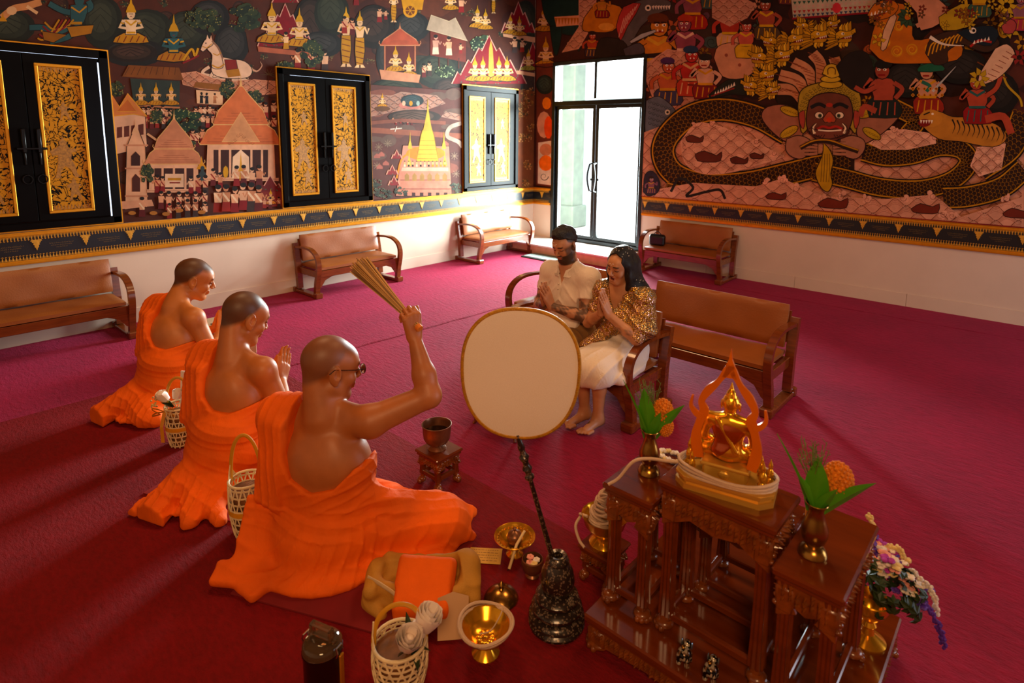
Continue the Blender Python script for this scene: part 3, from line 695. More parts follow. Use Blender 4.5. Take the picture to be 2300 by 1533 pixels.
def monk(name_label, loc, rz, J, tone, hair, expose, lower, folds, hsc=1.03, lo=(-.5, -.45, 0), hi=(.6, .6, 1.25), pray=True, group='monks in saffron robes', glasses=False):
    t = thing('person', name_label, 'person', loc, R(rz), group)
    tone = lin(tone); hairc = lin(hair)
    b = SD(lo, hi, .0045)
    torso(b, J, 0, tone)
    Hc, Mh = V3(*J['head']), J['Mh']
    T, hl = head(b, Hc, Mh, hsc, V3(*J['neck']), .050, tone, ears=1.08)
    b.cone(T((0, -.055, -.035)), V3(*J['neck'])+V3(0, -.035, -.02), .034*hsc, .052*hsc, .04, tone)
    dark = tuple(c*.6 for c in tone); red = tuple(np.array(tone)*np.array((1.0, .7, .65)))
    def capm(x, y, z):
        lx, ly, lz = hl(x, y, z); lim = np.where(ly > .02, .066-.0*ly, np.where(ly > -.035, .066-(.02-ly)*1.2, -.012-(-.035-ly)*.8))
        return sstep(-.012, .012, lz-lim)*sstep(.16, .12, np.sqrt(lx**2+ly**2+lz**2))*.85
    b.paint.append((capm, hairc))
    b.paint.append((lambda x, y, z: (lambda q: sstep(.007, .003, np.abs(q[2]-.026+.4*(np.abs(q[0])-.03)**2*20))*sstep(.075, .08, q[1])*sstep(.048, .042, np.abs(q[0]))*sstep(.008, .012, np.abs(q[0])))(hl(x, y, z))*.7, lin('2A170E')))
    b.paint.append((lambda x, y, z: (lambda q: sstep(.004, .0015, np.abs(q[2]-.002))*sstep(.07, .075, q[1])*sstep(.045, .041, np.abs(q[0]))*sstep(.014, .018, np.abs(q[0])))(hl(x, y, z)), lin('1A0F0A')))
    b.paint.append((lambda x, y, z: (lambda q: sstep(.014, .009, np.abs(q[2]+.060))*sstep(.085, .089, q[1])*sstep(.024, .018, np.abs(q[0])))(hl(x, y, z))*.6, red))
    if pray:
        d = V3(*J['hd']); mid = (V3(*J['wrR'])+V3(*J['wrL']))/2; x = V3(*J['wrR'])-V3(*J['wrL']); x /= np.linalg.norm(x)
        for s, kx in ((1, 'wrR'), (-1, 'wrL')):
            hand(b, V3(*J[kx]), d-x*s*.18, -x*s, -s if J.get('flip') else s, (2, 3, 3), 1.0, 1.5, (22, 5), tone)
    else:
        hand(b, V3(*J['wrR']), J['hdR'], J['hnR'], J.get('tsR', 1), (62, 72, 45), 1.05, 0, (30, 50), tone)
        hand(b, V3(*J['wrL']), J['hdL'], J['hnL'], -1, (20, 25, 20), 1.0, 3, (30, 15), tone)
    # knuckle and fold shading comes from the geometry; cut the body where the robe hides it
    b.cut(lambda x, y, z: z-(J['pelvis'][2]-.06)+0*x+0*y, .02)
    b.build('body', M_skin, t, tone)
    # robe: upper wrap
    r = SD((lo[0]-.05, lo[1]-.1, 0), (hi[0], hi[1], max(J['neck'][2], J['shL'][2])+.12), .0055)
    JL = dict(J); torso(r, JL, .017, None, False, True)
    S = V3(*J['shL']); N_ = V3(*J['neck'])
    r.cone(S+V3(.02, -.02, .012), N_*.6+S*.4+V3(0, -.02, .015), .062, .055, .04)
    ex = poly_sd(expose); P0 = V3(*J['pelvis']); nz = snoise(7, 6, (9, 9, 9)); nz2 = snoise(11, 6, (22, 22, 22))
    if J.get('sash'): r.box(*J['sash']); q = J['sash']; r.cone(V3(*J['shL'])*.8+V3(*J['neck'])*.2+V3(-.02, -.03, .02), V3(*J['shL'])*.25+V3(*J['neck'])*.75+V3(0, -.03, -.005), .07, .06, .05)
    def fold(x, y, z):
        f = .004*nz(x, y, z); wp = 1.6*nz(x, y, z)+.5*nz2(x, y, z)
        for (A, nx, ny, nz_, ph, amp, pw) in folds:
            w_ = np.sin(x*nx+y*ny+z*nz_+ph+wp); f = f+amp*(1-np.abs(w_))**pw*A(x, y, z)
        return f
    r.disp(lambda x, y, z: -fold(x, y, z)+.0)
    r.cut(lambda x, y, z: ex(x-(z*0), z+0*y)+0*y, .012)
    r.cut(lambda x, y, z: .0+(V3(*J['wrL'])-V3(*J['elL']))[1]*.55+V3(*J['elL'])[1]-y+0*x+0*z if J.get('sleeve') else (1+0*x+0*y+0*z), .01)
    lower(r, J)
    r.floor(.004)
    r.build('robe', M_robe, t)
    return t, T
band_ = lambda lo_, hi_, s_=.02: (lambda v: sstep(lo_-s_, lo_, v)*sstep(hi_+s_, hi_, v))
# --- senior monk, arm raised with the whisk
NZ1, NZ2 = snoise(21, 7, (8, 8, 8)), snoise(22, 7, (20, 20, 20))
def lower3(r, J):
    k = .05; r.ell((0, -.03, .13), (.245, .20, .17), k)
    r.cone((.08, .02, .12), (.46, .20, .11), .135, .10, k); r.cone((-.08, .02, .12), (-.40, .22, .10), .13, .09, k)
    r.cone((.45, .22, .08), (-.05, .36, .06), .09, .06, k); r.cone((-.38, .24, .07), (.1, .38, .05), .08, .055, k)
    r.ell((0, -.07, .03), (.27, .22, .06), .06); r.ell((.2, .10, .02), (.33, .2, .04), .05)
    # pleated loose end over the left hip, spreading on the floor behind
    r.box((-.205, -.175, .155), (.085, .016, .15), .014, .025, rot=rotm(-32, 0, 12)); r.box((-.225, -.275, .045), (.105, .05, .022), .018, .04, rot=rotm(22, 0, 10))
    r.box((-.13, -.275, .03), (.055, .065, .022), .018, .03, rot=rotm(14, 0, -20))
    r.cone((.46, .13, .12), (.565, .24, .03), .04, .022, .03); r.cone((.44, .24, .16), (.55, .30, .10), .04, .02, .03)
    r.cone((.17, .02, .30), (.30, .10, .215), .05, .045, .04); r.cone((.30, .12, .23), (.40, .22, .20), .035, .03, .03)
    def f(x, y, z):
        rr = np.sqrt(x*x+y*y); n1 = NZ1(x, y, z); n2 = NZ2(x, y, z); a = np.arctan2(y+.05, x-.05)
        w1 = (1-np.abs(np.sin(a*9+rr*20-z*12+2.2*n1+.8*n2)))**2.5*.0065*sstep(.26, .18, z)*sstep(.08, .18, rr)
        w2 = (1-np.abs(np.sin(-x*34+y*52+z*30+2.4*n1+n2)))**2*.006*sstep(.14, .22, x)
        w3 = (1-np.abs(np.sin(z*62+x*9+1.5*n1)))**2*.006*band_(.20, .29)(z)*sstep(.34, .3, rr)
        return -(w1+w2+w3)*(.25+.75*sstep(.005, .07, z))-.004*n1
    r.disp(f); r.ell((0, -.012, .245), (.205, .165, .05), .018)
    r.disp(lambda x, y, z: .0035*(1-np.abs(np.sin(z*70+x*8+1.2*NZ1(x, y, z))))**2*band_(.20, .29)(z))
J3 = dict(pelvis=(0, 0, .17), chest=(0, .0, .43), neck=(.005, .01, .65), shR=(.205, .03, .615), shL=(-.205, -.01, .595), elR=(.415, .15, .705), wrR=(.322, .205, .935), elL=(-.29, .06, .36), wrL=(-.10, .28, .24),
          head=(.012, .05, .818), Mh=rotm(-12, 0, -36), girth=1.30, arm=1.22, hdR=(-.12, -.02, .99), hnR=(-.75, .62, .05), tsR=-1, hdL=(.6, .7, -.2), hnL=(0, 0, -1), sleeve=0,
          sash=((-.165, -.122, .45), (.074, .028, .19), .024, .05, None, rotm(-6, 4, -14)))
fold3 = [(lambda x, y, z: sstep(-.06, -.10, x)*sstep(.22, .3, z), 70, 0, 4, 0, .007, 2.5), (lambda x, y, z: sstep(-.12, -.02, x)*sstep(.25, .3, z), 26, 0, -62, 1, .006, 2.5)]
EX3 = [(-.075, .78), (-.09, .68), (-.10, .60), (-.095, .50), (-.06, .41), (.03, .365), (.12, .385), (.19, .46), (.27, .5), (.8, .5), (.8, 1.3), (-.08, 1.3)]
m3, T3 = monk('shaven-headed monk in glasses raising a stick whisk, nearest of the three', (-2.17, 1.205, .012), 25, J3, 'B06430', '78482E', EX3, lower3, fold3, 1.17, (-.45, -.37, .05), (.66, .5, 1.15), pray=False)
# --- kneeling young monks
def lower_kneel(tail):
    def f(r, J):
        k = .05; r.ell((0, -.02, .21), (.185, .185, .15), k)
        for s in (-1, 1):
            r.cone((s*.08, 0, .19), (s*.10, .34, .10), .11, .085, k); r.cone((s*.10, .34, .07), (s*.08, -.18, .07), .07, .075, k)
        r.ell((0, .02, .03), (.19, .36, .04), .05); r.ell((0, -.13, .08), (.17, .12, .09), .05)
        r.ell((.03, -.03, .33), (.185, .15, .09), .04)
        for a, c, ra, rb in tail: r.cone(a, c, ra, rb, .03)
        def d(x, y, z):
            n1 = NZ1(x, y, z); n2 = NZ2(x, y, z)
            w1 = (1-np.abs(np.sin(z*58+x*20+y*14+2.2*n1+n2)))**2.2*.006*sstep(.27, .2, z)
            w2 = (1-np.abs(np.sin(x*70+y*14+z*6+2.2*n1)))**2*.010*sstep(-.14, -.24, y)*sstep(.2, .12, z)
            w3 = (1-np.abs(np.sin(z*80+x*14+y*10+2*n1)))**2*.005*band_(.27, .38)(z)
            return -(w1+w2+w3)*(.3+.7*sstep(.005, .06, z))-.004*n1
        r.disp(d)
    return f
foldk = [(lambda x, y, z: sstep(-.02, -.06, x)*sstep(.34, .4, z), 72, 8, 10, 0, .007, 2.5), (lambda x, y, z: sstep(-.10, .0, x)*sstep(.34, .38, z), 24, 0, -66, 1, .007, 2.5)]
EXK = [(-.055, .80), (-.055, .66), (-.06, .57), (-.04, .49), (.02, .435), (.10, .42), (.17, .45), (.26, .5), (.8, .5), (.8, 1.2), (-.06, 1.2)]
J2 = dict(pelvis=(0, 0, .22), chest=(0, .035, .46), neck=(0, .075, .665), shR=(.185, .075, .605), shL=(-.185, .07, .61), elR=(.235, .15, .345), wrR=(.034, .345, .42), elL=(-.22, .16, .36), wrL=(-.034, .355, .42),
          head=(0, .155, .835), Mh=rotm(-24, 0, -18), hd=(0, .50, .86), sleeve=1, girth=1.12, arm=1.12, sash=((-.13, -.07, .48), (.075, .03, .16), .026, .05, None, rotm(-10, 4, -10)))
t2 = [((-.05, -.18, .12), (-.10, -.36, .03), .09, .05), ((-.10, -.34, .03), (-.05, -.56, .015), .06, .02), ((.04, -.2, .08), (.12, -.34, .02), .08, .04), ((-.14, -.25, .04), (-.20, -.42, .01), .05, .02), ((.08, -.2, .06), (.24, -.28, .015), .06, .03), ((-.06, -.36, .03), (.06, -.50, .012), .06, .02)]
m2, T2 = monk('young monk with clasped hands kneeling between the other two monks', (-3.02, 1.145, .012), 20, J2, 'B86A30', '3C2A20', EXK, lower_kneel(t2), foldk, 1.16, (-.42, -.3, .1), (.42, .66, 1.06))
J1 = dict(J2); J1.update(head=(.015, .20, .82), Mh=rotm(-20, 4, -30), neck=(0, .085, .67), hd=(0, .52, .85))
t1 = [((-.06, -.18, .14), (-.14, -.36, .05), .09, .06), ((-.14, -.36, .04), (-.02, -.50, .02), .07, .03), ((0, -.18, .07), (.14, -.24, .05), .11, .07), ((.1, -.2, .07), (.20, -.22, .04), .09, .05)]
m1, T1 = monk('young monk with clasped hands kneeling farthest left beside the tan bench', (-4.20, 1.26, .012), 12, J1, 'C27436', '30221A', EXK, lower_kneel(t1), foldk, 1.16, (-.42, -.3, .1), (.42, .66, 1.06))
# glasses of the senior monk (built on the head axes)
g = MB(); Mh = J3['Mh']; hp = lambda p: tuple(V3(*J3['head'])+Mh @ (V3(*p)*1.17))
for s in (-1, 1):
    g.tube([hp((s*.033+.024*math.cos(a*.5236), .108, .004+.018*math.sin(a*.5236))) for a in range(12)], .0011, 6, closed=True)
    g.tube([hp((s*.057, .106, .010)), hp((s*.076, .06, .012)), hp((s*.083, -.02, .016)), hp((s*.080, -.035, .0))], .0018, 6)
g.tube([hp((-.009, .110, .006)), hp((0, .113, .009)), hp((.009, .110, .006))], .0014, 6)
gl_o = g.obj('glasses', mat('dark_wire', '2A1A14', .25, metal=.7), m3, True)
lens = MB()
for s in (-1, 1):
    lens.add([hp((s*.033+.022*math.cos(a*.5236), .108, .004+.0165*math.sin(a*.5236))) for a in range(12)], [tuple(range(12))])
lens.obj('lens', M_glass, gl_o)
# whisk of thin bamboo sticks in the raised hand
wk = thing('stick_whisk', 'bundle of thin bamboo sticks held up in the senior monk\'s fist', 'whisk', (-2.17, 1.205, .012), R(25))
gr = V3(*J3['wrR'])+V3(-.12, -.02, .99)*.075+V3(-.75, .62, .05)*.03; tip = gr+V3(-.275, .10, .165)/np.linalg.norm(V3(-.275, .10, .165))*.37; bt = gr-V3(-.275, .10, .165)/np.linalg.norm(V3(-.275, .10, .165))*.075
M_stick = [mat('bamboo_stick_%d' % i, c, .6, var=.2) for i, c in enumerate(('D9A866', 'B98545', '8C6234'))]
rnd = random.Random(3); ax = (tip-gr)/np.linalg.norm(tip-gr); u_ = np.cross(ax, V3(0, 0, 1)); u_ /= np.linalg.norm(u_); v_ = np.cross(ax, u_)
for i in range(130):
    a = rnd.uniform(0, 6.28); q = math.sqrt(rnd.random()); o0 = (u_*math.cos(a)+v_*math.sin(a))*q
    MB().tube([tuple(bt+o0*.013), tuple(gr+o0*.012), tuple((gr*.6+tip*.4)+o0*.026), tuple(tip+o0*.052+ax*rnd.uniform(-.015, .015))], .0023, 5).obj('stick', M_stick[i % 3], wk)
MB().tube([tuple(gr+ax*.05), tuple(gr+ax*.075)], .0165, 12).obj('binding', mat('orange_thread', 'E07818', .7), wk)
MB().tube([tuple(bt-ax*.002), tuple(bt+ax*.018)], .0155, 12).obj('binding', MATS['orange_thread'], wk)
# ---------------------------------------------------------------- the couple on the front bench
def cloth_mat(name, col, **k): return mat(name, col, .8, var=.08, vscale=6, bump=.15, bscale=300, sheen=.2, **k)
M_shirt = wrinkle(cloth_mat('cream_polo_knit', 'EBD9CB'), 9, .25); M_pants = cloth_mat('khaki_twill', '9A6A34'); M_skirt = wrinkle(cloth_mat('ivory_cotton', 'F2E2D4'), 9, .25)
M_hair = mat('black_hair', '0D0B0C', .32, var=.4, vscale=30, bump=.6, bscale=60, stretch=(12, 12, 1.5))
M_hair2 = mat('dark_brown_hair', '1B1714', .5, var=.4, vscale=60, bump=.7, bscale=130)
def seated_legs(b, hipz, knees, feet, rk, col=None, k=.03, r0=.085):
    for s, kn, ft in zip((1, -1), knees, feet):
        b.cone((s*.085, .03, hipz), kn, r0, rk, k, col); b.cone(kn, ft, rk*.95, rk*.55, k, col)
def foot(b, ankle, d, s, col):
    a = V3(*ankle); d = V3(*d); w = V3(d[1], -d[0], 0)
    b.cone(a, a+V3(0, 0, -.035)-d*.025, .036, .030, .02, col); b.cone(a+V3(0, 0, -.03), a+d*.12+V3(0, 0, -.052), .034, .022, .025, col)
    for i in range(5):
        o = (i-2)*.0165; p = a+d*(.125-.012*abs(i-(1 if s > 0 else 3))*1.0)+w*o+V3(0, 0, -.058); b.cone(p, p+d*.042, .0105, .0085 if i not in (0, 4) else .010, .006, col)
def face_paint(b, hl, brow, lip, lash='140C0A', closed=True, bw=.005, bz=.0255):
    b.paint.append((lambda x, y, z: (lambda q: sstep(bw+.002, bw-.001, np.abs(q[2]-bz+3.5*(np.abs(q[0])-.028)**2))*sstep(.070, .076, q[1])*sstep(.050, .044, np.abs(q[0]))*sstep(.009, .013, np.abs(q[0])))(hl(x, y, z))*.9, lin(brow)))
    b.paint.append((lambda x, y, z: (lambda q: sstep(.0045, .002, np.abs(q[2]+.001-2.*(np.abs(q[0])-.03)**2))*sstep(.07, .075, q[1])*sstep(.046, .042, np.abs(q[0]))*sstep(.014, .018, np.abs(q[0])))(hl(x, y, z)), lin(lash)))
    b.paint.append((lambda x, y, z: (lambda q: sstep(.015, .011, np.abs(q[2]+.061))*sstep(.083, .087, q[1])*sstep(.025, .019, np.abs(q[0])))(hl(x, y, z))*.75, lin(lip)))
# --- man
man = thing('person', 'bearded man in a cream polo shirt with tattooed arms, hands pressed together', 'person', (-2.44, 3.29, 0), R(180), 'seated couple')
sk = lin('C58A66'); tat = snoise(5, 8, (45, 45, 45)); tat2 = snoise(6, 8, (110, 110, 110))
JM = dict(pelvis=(0, .02, .44), chest=(0, .03, .68), neck=(0, .045, .895), shR=(.168, .035, .845), shL=(-.168, .035, .845), elR=(.215, .10, .60), wrR=(.052, .235, .665), elL=(-.205, .12, .60), wrL=(-.014, .250, .665), girth=.98, arm=1.0)
b = SD((-.36, -.2, .0), (.36, .68, 1.24), .0042); torso(b, JM, 0, sk)
Mh = rotm(-22, 2, 1); T, hl = head(b, V3(.012, .085, 1.063), Mh, .95, V3(0, .05, .895), .054, sk)
def beard(x, y, z):
    q = hl(x, y, z); side = sstep(.030, .045, np.abs(q[0]))*sstep(.02, .0, q[2])*sstep(-.02, 0, q[1])*sstep(.078, .066, q[1])
    low = sstep(-.045-.0*q[0], -.056, q[2]+.20*(q[1]-.09))*sstep(.0, .02, q[1])
    mo = sstep(.006, .003, np.abs(q[2]+.045))*sstep(.082, .086, q[1])*sstep(.028, .022, np.abs(q[0]))
    lipz = sstep(.010, .014, np.abs(q[2]+.061))+sstep(.016, .02, np.abs(q[0]))
    return np.clip(np.maximum(np.maximum(side*.8, low), mo), 0, 1)*np.clip(lipz, 0, 1)*sstep(-.13, -.125, q[2])*.92
b.paint.append((lambda x, y, z: (lambda q: sstep(-.008, .008, q[2]-np.where(q[1] > .035, .074, np.where(q[1] > -.03, .02+.8*np.maximum(q[1]-.0, 0), -.045)))*sstep(.05, .03, q[1]-.06*(q[2] > .07))*sstep(.045, .055, np.abs(q[0])+.06*(q[1] < -.02)))(hl(x, y, z))*.85, lin('2A201A'))); b.paint.append((beard, lin('1E1510'))); face_paint(b, hl, '20140E', '9A5548')
b.paint.append((lambda x, y, z: sstep(.74, .70, z)*sstep(-.05, .25, tat(x, y, z)+.5*tat2(x, y, z)+.18)*sstep(.30, .26, y)*.82*(np.abs(x) > .03), lin('3A2E2A')))
hd = V3(-.02, .42, .90)
for s, kx in ((1, 'wrR'), (-1, 'wrL')): hand(b, V3(*JM[kx]), hd-V3(s*.16, 0, 0), V3(-s, 0, 0), s, (2, 4, 3), .98, 2, (22, 5), sk)
foot(b, (.14, .36, .075), (0.1, 1, 0), 1, sk); foot(b, (-.12, .36, .075), (-.1, 1, 0), -1, sk)
b.cone((.14, .39, .3), (.14, .36, .075), .045, .036, .02, sk); b.cone((-.12, .39, .3), (-.12, .36, .075), .045, .036, .02, sk)
b.cone((.09, .05, .42), (.14, .39, .40), .07, .05, .03, sk); b.cone((-.09, .05, .42), (-.12, .39, .40), .07, .05, .03, sk); b.cone((.14, .39, .40), (.14, .39, .3), .05, .045, .02, sk); b.cone((-.12, .39, .40), (-.12, .39, .3), .05, .045, .02, sk)
b.floor(.004); b.build('body', M_skin, man, sk)
c = SD((-.34, -.22, .40), (.34, .3, .97), .005); torso(c, JM, .014, None, True, True, fore=False)
c.ell((0, .02, .47), (.20, .16, .09), .04)
N1, N2 = snoise(31, 7, (9, 9, 9)), snoise(32, 7, (22, 22, 22))
c.disp(lambda x, y, z: -.008*(1-np.abs(np.sin(z*34+np.abs(x)*30+y*12+2*N1(x, y, z))))**2.5*sstep(.84, .7, z)-.003*N1(x, y, z))
for s, el in ((1, 'elR'), (-1, 'elL')):   # sleeve ends above the elbow, trunk side kept
    S_, E_ = V3(*JM['shR' if s > 0 else 'shL']), V3(*JM[el]); ax_ = (E_-S_)/np.linalg.norm(E_-S_)
    c.cut((lambda S_, ax_, s: lambda x, y, z: np.maximum(.145-((x-S_[0])*ax_[0]+(y-S_[1])*ax_[1]+(z-S_[2])*ax_[2]), .128-s*x+0*(y+z)))(S_, ax_, s), .006)
c.cut(lambda x, y, z: np.sqrt((x/.062)**2+((y-.055)/.07)**2)*.06-.06+np.maximum(.885-z, 0)*3+0*z, .006)   # neck hole
c.cut(lambda x, y, z: np.maximum(np.abs(x)-.035*sstep(.79, .89, z), np.maximum(.79-z, .08-y)), .006)          # open placket
c.cut(lambda x, y, z: z-.462-.02*np.sin(x*9)+0*y, .008); c.build('polo_shirt', M_shirt, man)
cl = MB()     # folded collar wings
for s in (-1, 1):
    p = [(s*.018, .132, .845), (s*.062, .118, .845), (s*.088, .075, .880), (s*.075, .0, .925), (s*.03, -.02, .935), (s*.03, -.012, .958), (s*.070, .02, .950), (s*.066, .085, .915), (s*.028, .118, .890)]
    cl.add(p+[tuple(V3(*q)+V3(s*.004, .005, .004)) for q in p], [tuple(range(9)), tuple(range(17, 8, -1))]+[(i, (i+1) % 9, 9+(i+1) % 9, 9+i) for i in range(9)])
cl.obj('collar', M_shirt, man, 60)
bt = MB()
for z in (.80, .765): bt.ball((.004, .155+(.80-z)*.1, z), .006, 8, 6)
bt.obj('button', mat('pearl_button', 'D8C8B8', .3), man, True)
p_ = SD((-.30, -.2, .10), (.30, .60, .56), .006); p_.ell((0, .0, .44), (.185, .15, .11), .04)
seated_legs(p_, .43, ((.14, .40, .40), (-.12, .40, .40)), ((.14, .37, .13), (-.12, .37, .13)), .072, r0=.10)
p_.disp(lambda x, y, z: -.007*(1-np.abs(np.sin(y*40+np.abs(x)*20+2*N1(x, y, z))))**2.5); p_.cut(lambda x, y, z: z-.14+0*x+0*y, .006); p_.build('trousers', M_pants, man)
h = SD((-.16, -.12, .95), (.16, .26, 1.26), .004); Tn = T
h.ell(T((0, -.022, .046)), V3(.084, .104, .092)*.95, .02, None, Mh); h.ell(T((0, .03, .108)), V3(.058, .055, .032)*.93, .03, None, Mh)
N3 = snoise(41, 9, (70, 70, 70)); h.disp(lambda x, y, z: .010*N3(x, y, z)*sstep(1.07, 1.14, z))
h.cut(lambda x, y, z: (lambda q: q[2]-np.where(q[1] > .03, .078-.25*np.maximum(np.abs(q[0])-.03, 0), np.where(q[1] > -.02, .03+.6*(q[1]+.02), -.03+.0*q[1]+1.2*np.minimum(q[1]+.07, .05)))+0*q[0])(hl(x, y, z)), .012)
h = h.build('hair', M_hair2, man)
rnd = random.Random(8); fm = MB().ball((0, 0, 0), (.005, .0025, .002), 6, 4).mesh('fleck', mat('white_fleck', 'F4F1EA', .6)); fs = []
for i in range(12):
    a = R(rnd.uniform(60, 140)); e = R(rnd.uniform(5, 50)); q = (-.0+.090*math.cos(e)*math.cos(a)*1.0, -.022+.108*math.cos(e)*math.sin(a), .046+.097*math.sin(e))
    o = inst(fm, 'fleck', man, tuple(T((q[0]+.02, q[1], q[2]))), (rnd.random()*3, rnd.random()*3, rnd.random()*3))
for q in ((.012, .098, .05), (-.010, .100, .056), (.0, .101, .046)): inst(fm, 'fleck', man, tuple(T(q)), (0, 0, 0))
MB().tube([(.012+.0105*math.cos(a*.6283), .300+.006*math.sin(a*.6283)*0, .755+.0105*math.sin(a*.6283)) for a in range(10)], .0016, 6, closed=True).obj('ring', M_gold, man, True)
# --- woman
wo = thing('person', 'laughing woman with long black hair, sequinned shawl and white skirt, hands pressed together', 'person', (-2.0, 3.29, 0), R(180), 'seated couple')
sk2 = lin('C98B62')
JW = dict(pelvis=(0, .02, .42), chest=(0, .035, .635), neck=(0, .05, .835), shR=(.145, .04, .785), shL=(-.145, .04, .785), elR=(.205, .13, .575), wrR=(.034, .235, .70), elL=(-.185, .17, .56), wrL=(-.028, .245, .70), girth=.90, arm=.86)
b = SD((-.32, -.2, .0), (.32, .68, 1.16), .0040); torso(b, JW, 0, sk2)
Mw = rotm(-13, -9, -3); T, hl = head(b, V3(.004, .08, .985), Mw, .95, V3(0, .05, .835), .044, sk2, female=True, mouth_open=True)
face_paint(b, hl, '1E120E', 'A03A3C', bw=.0042, bz=.028)
b.paint.append((lambda x, y, z: (lambda q: sstep(.0085, .005, np.abs(q[2]+.064))*sstep(.016, .012, np.abs(q[0]))*sstep(.078, .082, q[1])*sstep(.096, .092, q[1]))(hl(x, y, z)), lin('4A1214')))
hd = V3(.02, .30, .95)
for s, kx in ((1, 'wrR'), (-1, 'wrL')): hand(b, V3(*JW[kx]), hd-V3(s*.18, 0, 0), V3(-s, 0, 0), s, (1, 2, 2), .92, 1.5, (18, 5), sk2)
b.paint.append((lambda x, y, z: sstep(.02, .012, np.abs(z-.60-.4*(y-.2)))*sstep(-.06, -.08, x)*sstep(-.4, .2, tat2(x, y, z))*.6*(y > .16), lin('46342C')))
for s, kn, ft in ((1, (.075, .39, .385), (.07, .34, .075)), (-1, (-.06, .39, .385), (-.04, .35, .075))):
    b.cone((s*.08, .05, .40), kn, .065, .050, .03, sk2); b.cone(kn, V3(*kn)*.6+V3(*ft)*.4+V3(0, -.012, 0), .046, .044, .02, sk2); b.cone(V3(*kn)*.6+V3(*ft)*.4+V3(0, -.012, 0), ft, .044, .030, .02, sk2); foot(b, ft, (s*.05+.12, 1, 0), s, sk2)
b.paint.append((lambda x, y, z: sstep(.018, .010, np.sqrt((x+.02)**2+((y-.43))**2))*sstep(.02, .03, z)*sstep(.1, .08, z)*.8, lin('3A3230')))
b.floor(.004); b.build('body', M_skin, wo, sk2)
k_ = SD((-.30, -.22, .22), (.34, .60, .72), .0055)
k_.ell((0, .02, .44), (.175, .145, .12), .04); k_.ell((0, .03, .55), (.150, .115, .12), .04)
for s in (-1, 1): k_.cone((s*.08, .05, .415), (s*.075, .40, .40), .10, .075, .05)
k_.cone((-.06, .35, .37), (.1, .37, .37), .09, .09, .05); k_.cone((0, .2, .40), (0, .40, .38), .11, .09, .05); k_.cone((-.10, .41, .36), (.12, .425, .34), .055, .05, .04); k_.cone((-.16, .10, .36), (-.17, .32, .345), .05, .04, .04)
k_.cone((-.08, .435, .33), (.12, .445, .30), .032, .026, .03)
k_.disp(lambda x, y, z: -.008*(1-np.abs(np.sin(x*38+z*26+y*8+2*N1(x, y, z))))**2.2*sstep(.6, .45, z)); k_.cut(lambda x, y, z: z-.272-.06*sstep(.37, .15, y)+0*x, .008)
k_.build('skirt', M_skirt, wo)
# sequinned shawl
def sequins():
    m = bpy.data.materials.new('gold_sequins'); m.use_nodes = True; nt = m.node_tree; N = nt.nodes; L = nt.links; bb = N['Principled BSDF']
    tc = N.new('ShaderNodeTexCoord'); v = N.new('ShaderNodeTexVoronoi'); v.inputs['Scale'].default_value = 230; L.new(tc.outputs['Object'], v.inputs['Vector'])
    mp = N.new('ShaderNodeMapping'); mp.inputs['Rotation'].default_value = (.5, .4, R(40)); L.new(tc.outputs['Object'], mp.inputs[0])
    ck = N.new('ShaderNodeTexVoronoi'); ck.distance = 'MANHATTAN'; ck.inputs['Scale'].default_value = 16; ck.inputs['Randomness'].default_value = .35; L.new(mp.outputs[0], ck.inputs['Vector'])
    r = N.new('ShaderNodeValToRGB'); r.color_ramp.interpolation = 'CONSTANT'; e = r.color_ramp.elements
    cols = ('C98A1C', '6A6A66', 'E0B060', '8A5A10', 'D9A8A0', 'B8860B')
    e[0].color = (*lin(cols[0]), 1); e[1].position = .2; e[1].color = (*lin(cols[1]), 1)
    for i, p in enumerate((.36, .52, .70, .84)): q = e.new(p); q.color = (*lin(cols[i+2]), 1)
    sp = N.new('ShaderNodeSeparateColor'); L.new(ck.outputs['Color'], sp.inputs[0]); s2 = N.new('ShaderNodeSeparateColor'); L.new(v.outputs['Color'], s2.inputs[0])
    ad = N.new('ShaderNodeMath'); ad.operation = 'MULTIPLY_ADD'; ad.inputs[1].default_value = .45; L.new(s2.outputs[1], ad.inputs[0]); ml = N.new('ShaderNodeMath'); ml.operation = 'MULTIPLY'; ml.inputs[1].default_value = .62; L.new(sp.outputs[0], ml.inputs[0]); L.new(ml.outputs[0], ad.inputs[2])
    L.new(ad.outputs[0], r.inputs[0]); L.new(r.outputs[0], bb.inputs['Base Color'])
    # each sequin tilts its own way
    vm = N.new('ShaderNodeVectorMath'); vm.operation = 'SUBTRACT'; vm.inputs[1].default_value = (.5, .5, .5); L.new(v.outputs['Color'], vm.inputs[0])
    ge = N.new('ShaderNodeNewGeometry'); sc_ = N.new('ShaderNodeVectorMath'); sc_.operation = 'SCALE'; sc_.inputs['Scale'].default_value = .9; L.new(vm.outputs[0], sc_.inputs[0])
    a2 = N.new('ShaderNodeVectorMath'); L.new(ge.outputs['Normal'], a2.inputs[0]); L.new(sc_.outputs[0], a2.inputs[1]); nn = N.new('ShaderNodeVectorMath'); nn.operation = 'NORMALIZE'; L.new(a2.outputs[0], nn.inputs[0]); L.new(nn.outputs[0], bb.inputs['Normal'])
    bb.inputs['Metallic'].default_value = .6; bb.inputs['Roughness'].default_value = .28
    return m
M_seq = sequins()
q = SD((-.33, -.2, .40), (.33, .36, .93), .005); torso(q, JW, .012, None, True, True, fore=False)
q.cone((-.145, .03, .79), (-.195, .08, .62), .062, .075, .03); q.ell((-.12, .06, .60), (.115, .12, .12), .04)
